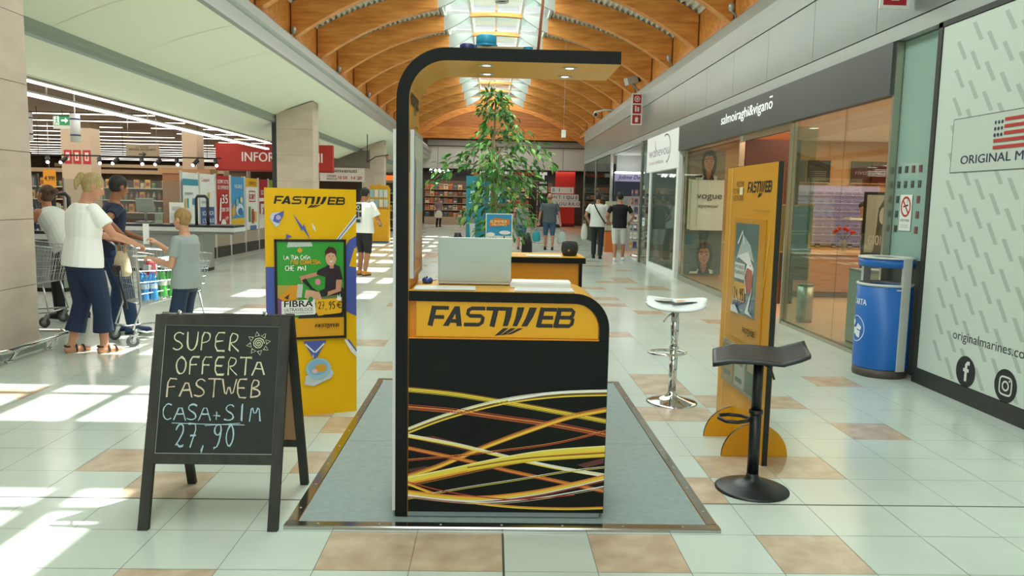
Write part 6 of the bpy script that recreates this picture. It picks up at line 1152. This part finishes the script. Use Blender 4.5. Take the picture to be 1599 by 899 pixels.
    hb.build('hair', noisy('hair_'+hairc, '%02x%02x%02x' % tuple(int(int(hairc[q:q+2], 16)*.8) for q in (0, 2, 4)), hairc, .6, 90, (1, 1, .2), bump=.6), t, vox, 2)
    if detail:
        for s_ in (-1, 1):
            e = MB(); p = hc+Rh @ Vv((s_*.030*k, .070*k, .008*k)); e.ball(p, (.012*k, .012*k, .008*k), M('e6e4de', .3), 10, 6); e.ball(p+Rh @ Vv((0, .008*k, 0)), .006*k, M('2a2420', .3), 8, 6); e.build('eye', t)
        e = MB(); p = hc+Rh @ Vv((0, .084*k, -.062*k)); e.ball(p, (.022*k, .009*k, .006*k), M('a8594c', .5), 12, 6); e.build('mouth', t)
    # shirt
    sb = Blob(); g = (.012+loose)*k; lo = -.09 if legs != 'dress' else -.2
    sb.loft([(at(lo), (hi*k+g*1.3), .118*k+g*1.3), (at(.0), hi*k+g*1.1, .118*k+g*1.2), (at(.10), hi*.96*k+g, .112*k+g), (at(.19), (wa*.6+hi*.4)*k+g, .10*k+g), (at(.32), ch*1.02*k+g, .112*k+g), (at(.42), ch*1.1*k+g, .108*k+g), (at(.475), sw*.80*k+g, .078*k+g), (at(.508), .075*k+g, .058*k+g)], fr=fr)
    if sleeves:
        for sh, el, wr in ((shL, eL, wL), (shR, eR, wR)):
            if sleeves > 1: sb.chain([sh, el, el.lerp(wr, sleeves-1)], [.066*k+g*.4, .048*k+g*.5, .038*k+g*.5], cut=True)
            else: sb.chain([sh, sh.lerp(el, sleeves*.6), sh.lerp(el, sleeves+.08)], [.052*k+g*.3, .052*k+g*.5, .052*k+g*.7], cut=True)
    sb.build('tank_top' if not sleeves else 'shirt', topmat or noisy('cloth_'+top, top, top, .85, 12, bump=.15), t, vox, 4)
    # trousers, shorts or jeans
    pb = Blob(); cut = {'long': 2.0, 'crop': 1.72, 'knee': 1.08, 'short': .92}[legs]; g = (.010+(.012 if legs == 'crop' else 0))*k
    pb.loft([(at(-.13), .11*wide*k, .09*k), (at(-.06), hi*k+g*.5, .112*k+g*.6), (at(.05), hi*.97*k+g*.5, .11*k+g*.5)], fr=fr)
    for h_, kn, an in ((hpL, kL, aL), (hpR, kR, aR)):
        pts = [h_+Vv((0, 0, -.02)), h_.lerp(kn, .5)]; rs = [.088*k*wide+g, .078*k*wide+g]
        if cut <= 1: pts.append(h_.lerp(kn, cut)); rs.append(.074*k*wide+g*1.6)
        else: pts += [kn, kn.lerp(an, .5*(cut-1)), kn.lerp(an, (cut-1)*.98)]; rs += [.062*k+g, .058*k+g*1.1, (.054 if legs != 'crop' else .072)*k+g]
        pb.chain(pts, rs, cut=True)
    pb.build('shorts' if legs in ('knee', 'short') else 'trousers', noisy('cloth_'+bottom, bottom, bottom, .8, 20, bump=.15), t, vox, 3)
    for fo in (lf, rf):
        fo = Vv(fo)
        if shoes == 'sandal':
            m = MB(); SB = M('23262c', .6); pts = [(.036*k*math.cos(a)*(1 if math.sin(a) > 0 else .85), .05*k+.115*k*math.sin(a)) for a in [2*PI*i/18 for i in range(18)]]; m.prism([(fo.x+a*1.15, fo.y+b_) for a, b_ in pts], fo.z, fo.z+.016*k, M('a8845c', .7), 'z')
            for y, z in ((.10, .055), (.03, .075)): m.tube([(fo.x+.045*k*math.cos(a), fo.y+y*k, fo.z+.01+z*k*max(0, math.sin(a))) for a in [PI*i/8 for i in range(9)]], .009*k, SB, 6)
            m.tube([(fo.x+.042*k*math.cos(a), fo.y-.03*k-.035*k*math.sin(a), fo.z+.07*k) for a in [PI*i/8 for i in range(9)]], .007*k, SB, 6); m.build('sandal', t)
        else:
            q = Blob(); q.chain([fo+Vv((0, -.045*k, .045*k)), fo+Vv((0, .06*k, .042*k)), fo+Vv((0, .165*k, .03*k))], [.044*k, .043*k, .032*k]); q.cap(fo+Vv((0, -.04*k, .06*k)), .042*k, fo+Vv((0, .0, .075*k)), .042*k); q.build('shoe', M(shoe, .6), t, vox, 2)
            m = MB(); m.prism([(fo.x+.043*k*math.cos(a), fo.y+.055*k+.145*k*math.sin(a)) for a in [2*PI*i/18 for i in range(18)]], fo.z+.0, fo.z+.016*k, M('d9d9d4' if shoes == 'white_sole' else '1c1c1c', .7), 'z'); m.build('sole', t)
    t['k'] = k
    return t, dict(wL=t.location, at=at, hd=hc)
def away(deg): return math.radians(-deg)      # 0 looks straight down the hall, positive turns right
# the shopper in white, from behind
person('person', 'person with a blonde ponytail, white T-shirt and navy cropped trousers pushing the full trolley', (-3.79, 7.20, 0), away(40), 1.70, 'c98f72', 'bca26e', 'f8f9f6', '1c2b48', '2a2a2a', (-.12, -.08, 0), (.10, .12, 0), (-.10, .40, 1.05), (.22, .38, 1.03), lean=(0, .08), head=(-.45, -.35), wide=1.14, female=True, legs='crop', hair='tail', loose=.022, shoes='sandal', vox=.0075)
person('person', 'child in a grey T-shirt and denim shorts holding a white receipt beside the trolley', (-2.76, 6.98, 0), away(-82), 1.38, 'd09a7c', 'b08a54', '99a3a0', '22344e', '3a3f48', (-.085, .0, 0), (.085, .02, 0), (-.11, .24, .92), (.05, .29, 1.05), lpole=(-.2, -.5, -1), rpole=(.2, -.5, -1), head=(-.12, -.1), wide=.98, legs='short', hair='short', loose=.014, vox=.0075)
person('person', 'cashier with a hair bun and white sleeveless top leaning over the near trolley', (-5.05, 9.25, 0), away(-75), 1.66, 'b87a58', '5a3f2c', 'd9dcd6', '17181c', '1a1a1c', (-.09, .05, 0), (.09, -.12, 0), (-.16, .62, .98), (.28, .08, .96), lean=(0, .62), head=(.25, .1), wide=1.0, female=True, sleeves=0, hair='bun', loose=.012, rpole=(.9, -.6, .2))
person('person', 'person in a navy shirt and blue jeans mostly hidden behind the shopper in white', (-4.06, 8.3, 0), away(50), 1.70, '96613f', '2a2220', '1e2a44', '2a4266', '2c4a74', (-.09, .0, 0), (.16, .14, 0), (-.1, .34, 1.0), (.40, .03, 1.04), lean=(0, .08), head=(-.3, .2), wide=1.0, hair='short')
tp_, _ = person('person', 'person in a white T-shirt with a black back print and black shorts past the totem', (-2.52, 15.0, 0), away(25), 1.72, 'a8714f', '1d1a18', 'e9ebe6', '1e2022', 'c98a3c', (-.10, .05, 0), (.09, -.05, 0), (-.16, .28, 1.0), (.20, .30, 1.02), lean=(0, .05), head=(-.45, 0), wide=1.12, legs='knee', hair='short', loose=.035, sleeves=.7, vox=.01)
person('person', 'bald person in a grey shirt and denim shorts carrying two bags away', (1.77, 24.0, 0), away(3), 1.77, 'b57e60', '7a5c48', '4a545a', '3a5674', '1e1f22', (-.12, .12, .0), (.10, -.06, 0), (-.36, .0, .76), (.36, .02, .76), wide=1.14, legs='knee', hair='bald', loose=.02, vox=.011, lpole=(-.9, -.4, 0), rpole=(.9, -.4, 0))
person('person', 'person in a grey sleeveless top and denim shorts walking left of the bald person', (.89, 24.0, 0), away(0), 1.58, 'b8836a', '8a5f3c', '7f8784', '3f5f78', '6a4a3a', (-.08, .05, 0), (.08, -.05, 0), (-.25, .05, .80), (.26, .02, .74), wide=1.1, female=True, sleeves=.1, legs='knee', hair='bob', vox=.011)
tw_, _ = person('person', 'person in a white shirt and dark trousers with a black cross body strap', (2.82, 20.7, 0), away(12), 1.78, 'b07e60', '2e2620', 'd5d9d5', '1f2426', '17191b', (-.09, .10, 0), (.10, -.08, 0), (-.24, .12, .98), (.26, .30, 1.0), head=(-.35, .1), wide=1.08, hair='short', loose=.015, vox=.011)
person('person', 'person in a black polo shirt and white shorts walking beside the strap wearer', (3.26, 19.75, 0), away(8), 1.79, 'b07a5a', '1d1b1a', '131416', 'cfd2cc', 'e2e4e0', (-.10, -.06, 0), (.11, .14, 0), (-.27, .22, 1.02), (.28, .20, 1.03), head=(-.1, .2), wide=1.1, legs='knee', hair='short', vox=.011, shoes='white_sole')
person('person', 'tiny distant person in a checked top and dark trousers before the book wall', (-3.0, 42.6, 0), away(150), 1.62, 'b88a6c', '8a6a4a', '7a6a70', '17181c', '1a1a1c', (-.1, .0, 0), (.1, .0, 0), (-.15, .24, 1.0), (.2, .2, .95), wide=1.0, female=True, hair='bob', vox=.016)
# things the people carry or wear over the shoulder
def bag(label, loc, c, c2, w=.26, h=.34, d=.12, rz=0., sag=1.):
    t = T('carrier_bag', label, 'bag', loc, rz); q = Blob(); q.loft([((0, 0, 0), w*.36, d*.36), ((0, 0, h*.12), w*.47, d*.5), ((0, 0, h*.5), w*.5, d*.5), ((0, 0, h*.8), w*.4, d*.36), ((0, 0, h), w*.2, d*.2)]); q.build('bag_body', M(c, .5), t, .012, 3)
    m = MB(); m.tube([(-w*.16, 0, h*.9), (-w*.1, 0, h*1.22), (w*.1, 0, h*1.22), (w*.16, 0, h*.9)], .008, M(c2, .5), 6); m.build('bag_handle', t); return t
bag('turquoise carrier bag in the left hand of the bald person', (1.37, 24.02, .25), '1f8f9c', '1a7a86')
bag('pale blue and beige carrier bag in the right hand of the bald person', (2.17, 24.03, .20), 'a9bcb4', '8a9c94', .27, .38)
bag('white shopping bag held by the tiny distant person', (-2.95, 42.1, .5), 'd0cdbd', 'b0ad9d', .4, .4)
bag('white cloth bag hanging at the left side of the strap wearer', (2.50, 20.95, .50), 'c9cac2', 'a9aaa2', .18, .42, .10)
st = MB(); st.tube([(-.10, .06, 1.52), (-.11, -.06, 1.53), (-.07, -.135, 1.42), (.02, -.165, 1.26), (.12, -.16, 1.10), (.2, -.1, .98), (.22, .0, .95)], .017, BLACK, 6); st.build('shoulder_strap', tw_)
bp = MB(); pr = PR(bp, (-.04, -.178, 1.02), (1, 0, 0), (0, 0, 1), .002); GP = M('34383a', .7); pr.rect(.0, .0, .15, .38, M('c9cbc8', .7)); pr.rect(.01, .24, .14, .36, GP); pr.rect(.01, .10, .07, .22, GP); pr.rect(.085, .12, .14, .21, GP); pr.rect(.01, .01, .12, .07, GP); pr.line([(.075+.03*math.cos(2*PI*i/16), .30+.035*math.sin(2*PI*i/16)) for i in range(16)], .012, M('d9dbd8', .7), closed=True); pr.line([(.02, .28), (.05, .34)], .012, M('d9dbd8', .7)); bp.build('back_print', tp_)
# ================================================================== shopping trolleys
def trolley(label, loc, rz):
    t = T('shopping_trolley', label, 'trolley', loc, rz); w0, w1 = .27, .21; yr, yf = .03, .80
    def side(s, f, h):      # f 0 rear .. 1 front, h 0 bottom .. 1 top
        zb_, zt_ = .40+.10*f, .97-.08*f; y = yr+(yf-yr)*f-(1-h)*(.10*f-.05*(1-f)); x = (w0+(w1-w0)*f)*(.86+.14*h); return (s*x, y, zb_+(zt_-zb_)*h)
    mb = MB(); r = .0028
    for s in (-1, 1):
        for i in range(21): f = i/20; mb.tube([side(s, f, 0), side(s, f, 1)], r, WIRE, 4)
        for h in (.0, .2, .4, .6, .8): mb.tube([side(s, 0, h), side(s, 1, h)], r, WIRE, 4)
    for i in range(11):
        q = -1+2*i/10; a, b = side(1, 1, 0), side(1, 1, 1); mb.tube([(q*a[0], a[1], a[2]), (q*b[0], b[1], b[2])], r, WIRE, 4); a2, b2 = side(1, 0, 0), side(1, 0, 1); mb.tube([(q*a2[0], a2[1], a2[2]), (q*b2[0], b2[1], b2[2])], r, WIRE, 4); mb.tube([(q*a2[0], a2[1], a2[2]), (q*a[0], a[1], a[2])], r, WIRE, 4)
    for h in (0, .33, .66): a = side(1, 1, h); mb.tube([(-a[0], a[1], a[2]), a], r, WIRE, 4); a = side(1, 0, h); mb.tube([(-a[0], a[1], a[2]), a], r, WIRE, 4)
    for f in (.25, .5, .75): a = side(1, f, 0); mb.tube([(-a[0], a[1], a[2]), a], r, WIRE, 4)
    mb.tube([side(-1, 0, 1), side(-1, 1, 1), side(1, 1, 1), side(1, 0, 1)], .007, WIRE, 6, closed=True); mb.tube([side(-1, 0, 0), side(-1, 1, 0), side(1, 1, 0), side(1, 0, 0)], .006, WIRE, 6, closed=True); mb.build('basket', t)
    mb = MB()
    for s in (-1, 1): mb.tube([(s*.27, -.06, 1.03), (s*.27, .02, .96), (s*.245, .06, .40), (s*.25, -.02, .17), (s*.25, .1, .13), (s*.21, .72, .17), (s*.19, .66, .49)], .011, WIRE, 8)
    mb.tube([(-.25, .1, .13), (.25, .1, .13)], .01, WIRE, 8); mb.tube([(-.21, .72, .17), (.21, .72, .17)], .01, WIRE, 8); mb.build('chassis', t)
    mb = MB(); mb.tube([(-.275, -.06, 1.03), (.275, -.06, 1.03)], .016, M('a81f22', .4), 10); mb.build('handle', t)
    mb = MB()
    for i in range(9): q = -.2+.05*i; mb.tube([(q, .05, .93), (q*.95, .22, .90), (q*.95, .24, .68)], .0026, WIRE, 4)
    mb.tube([(-.21, .24, .68), (.21, .24, .68)], .004, WIRE, 4); mb.build('child_seat', t)
    for x, y in ((-.25, .0), (.25, .0), (-.2, .70), (.2, .70)):
        mb = MB(); mb.cyl((x, y, .14), (x, y, .17), .016, STEEL, n=10)
        for s in (-1, 1): mb.prism([(y-.02, .14), (y+.025, .14), (y+.01-.03, .055), (y-.045, .05)], x+s*.019-.002, x+s*.019+.002, STEEL, 'x')
        c = mb.build('castor_fork', t); mb = MB(); mb.x = Matrix.Translation((x, y-.03, .0605)) @ Matrix.Rotation(PI/2, 4, 'Y'); mb.lathe([(0, -.013), (.04, -.013), (.058, -.01), (.0605, 0), (.058, .01), (.04, .013), (0, .013)], M('4a4c4b', .6), n=20); mb.lathe([(0, -.0145), (.03, -.0145)], M('8d908d', .5), n=14); mb.lathe([(0, .0145), (.03, .0145)], M('8d908d', .5), n=14); mb.build('wheel', c)
    return t
CA = away(46); CX_, CY_ = -3.66, 7.72
trolley('wire shopping trolley full of bottles in front of the blonde person', (CX_, CY_, 0), CA)
trolley('near empty wire shopping trolley beside the bending cashier', (-5.62, 8.72, 0), away(88))
def inc(x, y, z): c, s = math.cos(CA), math.sin(CA); return (CX_+c*x-s*y, CY_+s*x+c*y, z)
def bottle(kind, c, capc, lab, x, y, z, grp):
    t = T('water_bottle', lab, 'bottle', inc(x, y, z), 0, grp); mb = MB(); G2 = M(c, .15, 0, 0, .6); mb.lathe([(0, 0), (.034, 0), (.038, .01), (.038, .09), (.035, .1), (.038, .11), (.038, .18), (.015, .235), (.013, .25), (0, .25)], G2, n=14); mb.build('bottle_body', t); mb = MB(); mb.lathe([(.0145, .25), (.0145, .268), (0, .268)], M(capc, .4), n=10); mb.build('cap', t); mb = MB(); mb.lathe([(.0386, .115), (.0386, .165)], M('cfe0c8' if c[0] == '4' else 'c3d6e6', .5), n=14); mb.build('label_band', t)
for i in range(6): bottle(0, '4fae4a', '2a7a34', 'green plastic bottle packed in the full shopping trolley', (.10, .19)[i % 2], .30+.085*(i//2), .47, 'green bottles in the trolley')
for i in range(4): bottle(1, '3a8fd0', '1f5aa0', 'blue plastic bottle standing at the rear of the full shopping trolley', (.12, .2)[i % 2], .12+.085*(i//2), .445, 'blue bottles in the trolley')
for i in range(4): bottle(2, 'c9d6d8', '3a6fc0', 'clear bottle at the front of the full shopping trolley', (-.02, .06)[i % 2], .58+.08*(i//2), .50, 'clear bottles in the trolley')
def pack(nm, lab, cat, x, y, z, d, c, c2, rz=0., grp=None):
    t = T(nm, lab, cat, inc(x, y, z), CA+rz, grp); q = Blob(); q.loft([((0, 0, 0), d[0]*.44, d[1]*.44), ((0, 0, d[2]*.2), d[0]*.5, d[1]*.5), ((0, 0, d[2]*.8), d[0]*.48, d[1]*.48), ((0, 0, d[2]), d[0]*.3, d[1]*.3)]); q.build('wrapping', M(c, .4), t, .009, 2); mb = MB(); mb.cbox((0, 0, d[2]*.5), (d[0]*.86, d[1]*1.01, d[2]*.35), M(c2, .4)); mb.build('printed_band', t)
pack('napkin_pack', 'white and blue paper pack on top of the bottles in the trolley', 'pack', .11, .40, .745, (.16, .18, .12), 'e2e6e6', '7fa3c4')
pack('biscuit_pack', 'red topped pack near the rear of the full trolley', 'pack', -.05, .27, .67, (.10, .10, .16), 'b0303a', 'dfe2e0', .3)
pack('washing_pack', 'blue and white soft pack at the far side of the full trolley', 'pack', -.11, .52, .56, (.10, .12, .2), 'cfd8de', '3a6fae', .2)
pack('bread_pack', 'brown packet lying low at the front of the full trolley', 'pack', .11, .70, .53, (.06, .06, .09), 'a86a44', 'c9a080')
pack('flour_pack', 'white pack standing at the near front corner of the full trolley', 'pack', .13, .56, .53, (.07, .09, .2), 'e9ece8', 'b8c8d4')
pack('grocery_bag', 'pale grocery bag low in the middle of the full trolley', 'bag', -.06, .30, .46, (.2, .22, .2), 'd9dcd2', 'b8c4b0')
HB = T('handbag', 'beige and black handbag with a dangling strap hung at the rear of the full trolley', 'handbag', inc(.17, -.075, .70), CA); q = Blob(); q.loft([((0, 0, 0), .12, .05), ((0, 0, .04), .14, .07), ((0, 0, .16), .12, .055), ((0, 0, .24), .07, .03)]); q.build('bag_body', M('c9b896', .7), HB, .009, 2)
mb = MB(); mb.cbox((.03, -.065, .06), (.16, .03, .10), M('17181a', .5)); mb.build('front_pocket', HB, bevel=.008); mb = MB(); mb.tube([(-.07, 0, .22), (-.05, 0, .36), (.03, .03, .37), (.07, 0, .22)], .012, M('a8845c', .6), 8); mb.build('handle', HB); mb = MB(); mb.tube([(.08, -.05, .1), (.13, -.07, -.02), (.15, -.05, -.14), (.2, -.04, -.3)], .014, M('17181a', .5), 6); mb.build('strap', HB)
for nm, lab, x, y, z, rz, d, tx in (('receipt', 'long white receipt raised in the hand of the child', -3.15, 7.08, 1.04, .4, (.05, .006, .19), 1), ('paper_slip', 'small white paper held low by the child towards the trolley', -3.14, 6.92, .94, .2, (.11, .06, .012), 0)):
    t = T(nm, lab, 'paper', (x, y, z), rz); mb = MB(); mb.cbox((0, 0, d[2]/2), d, M('eceeea', .6), 0, .2 if tx else 0); mb.build('sheet', t); mb = MB(); mb.cbox((0, -d[1]/2-.0015 if tx else 0, d[2]*.85 if tx else d[2]+.0005), (d[0]*.5, .001, d[2]*.1) if tx else (d[0]*.6, d[1]*.5, .0008), M('b8525a' if tx else '9aa0a0', .6), 0, .2 if tx else 0); mb.build('printed_band', t)
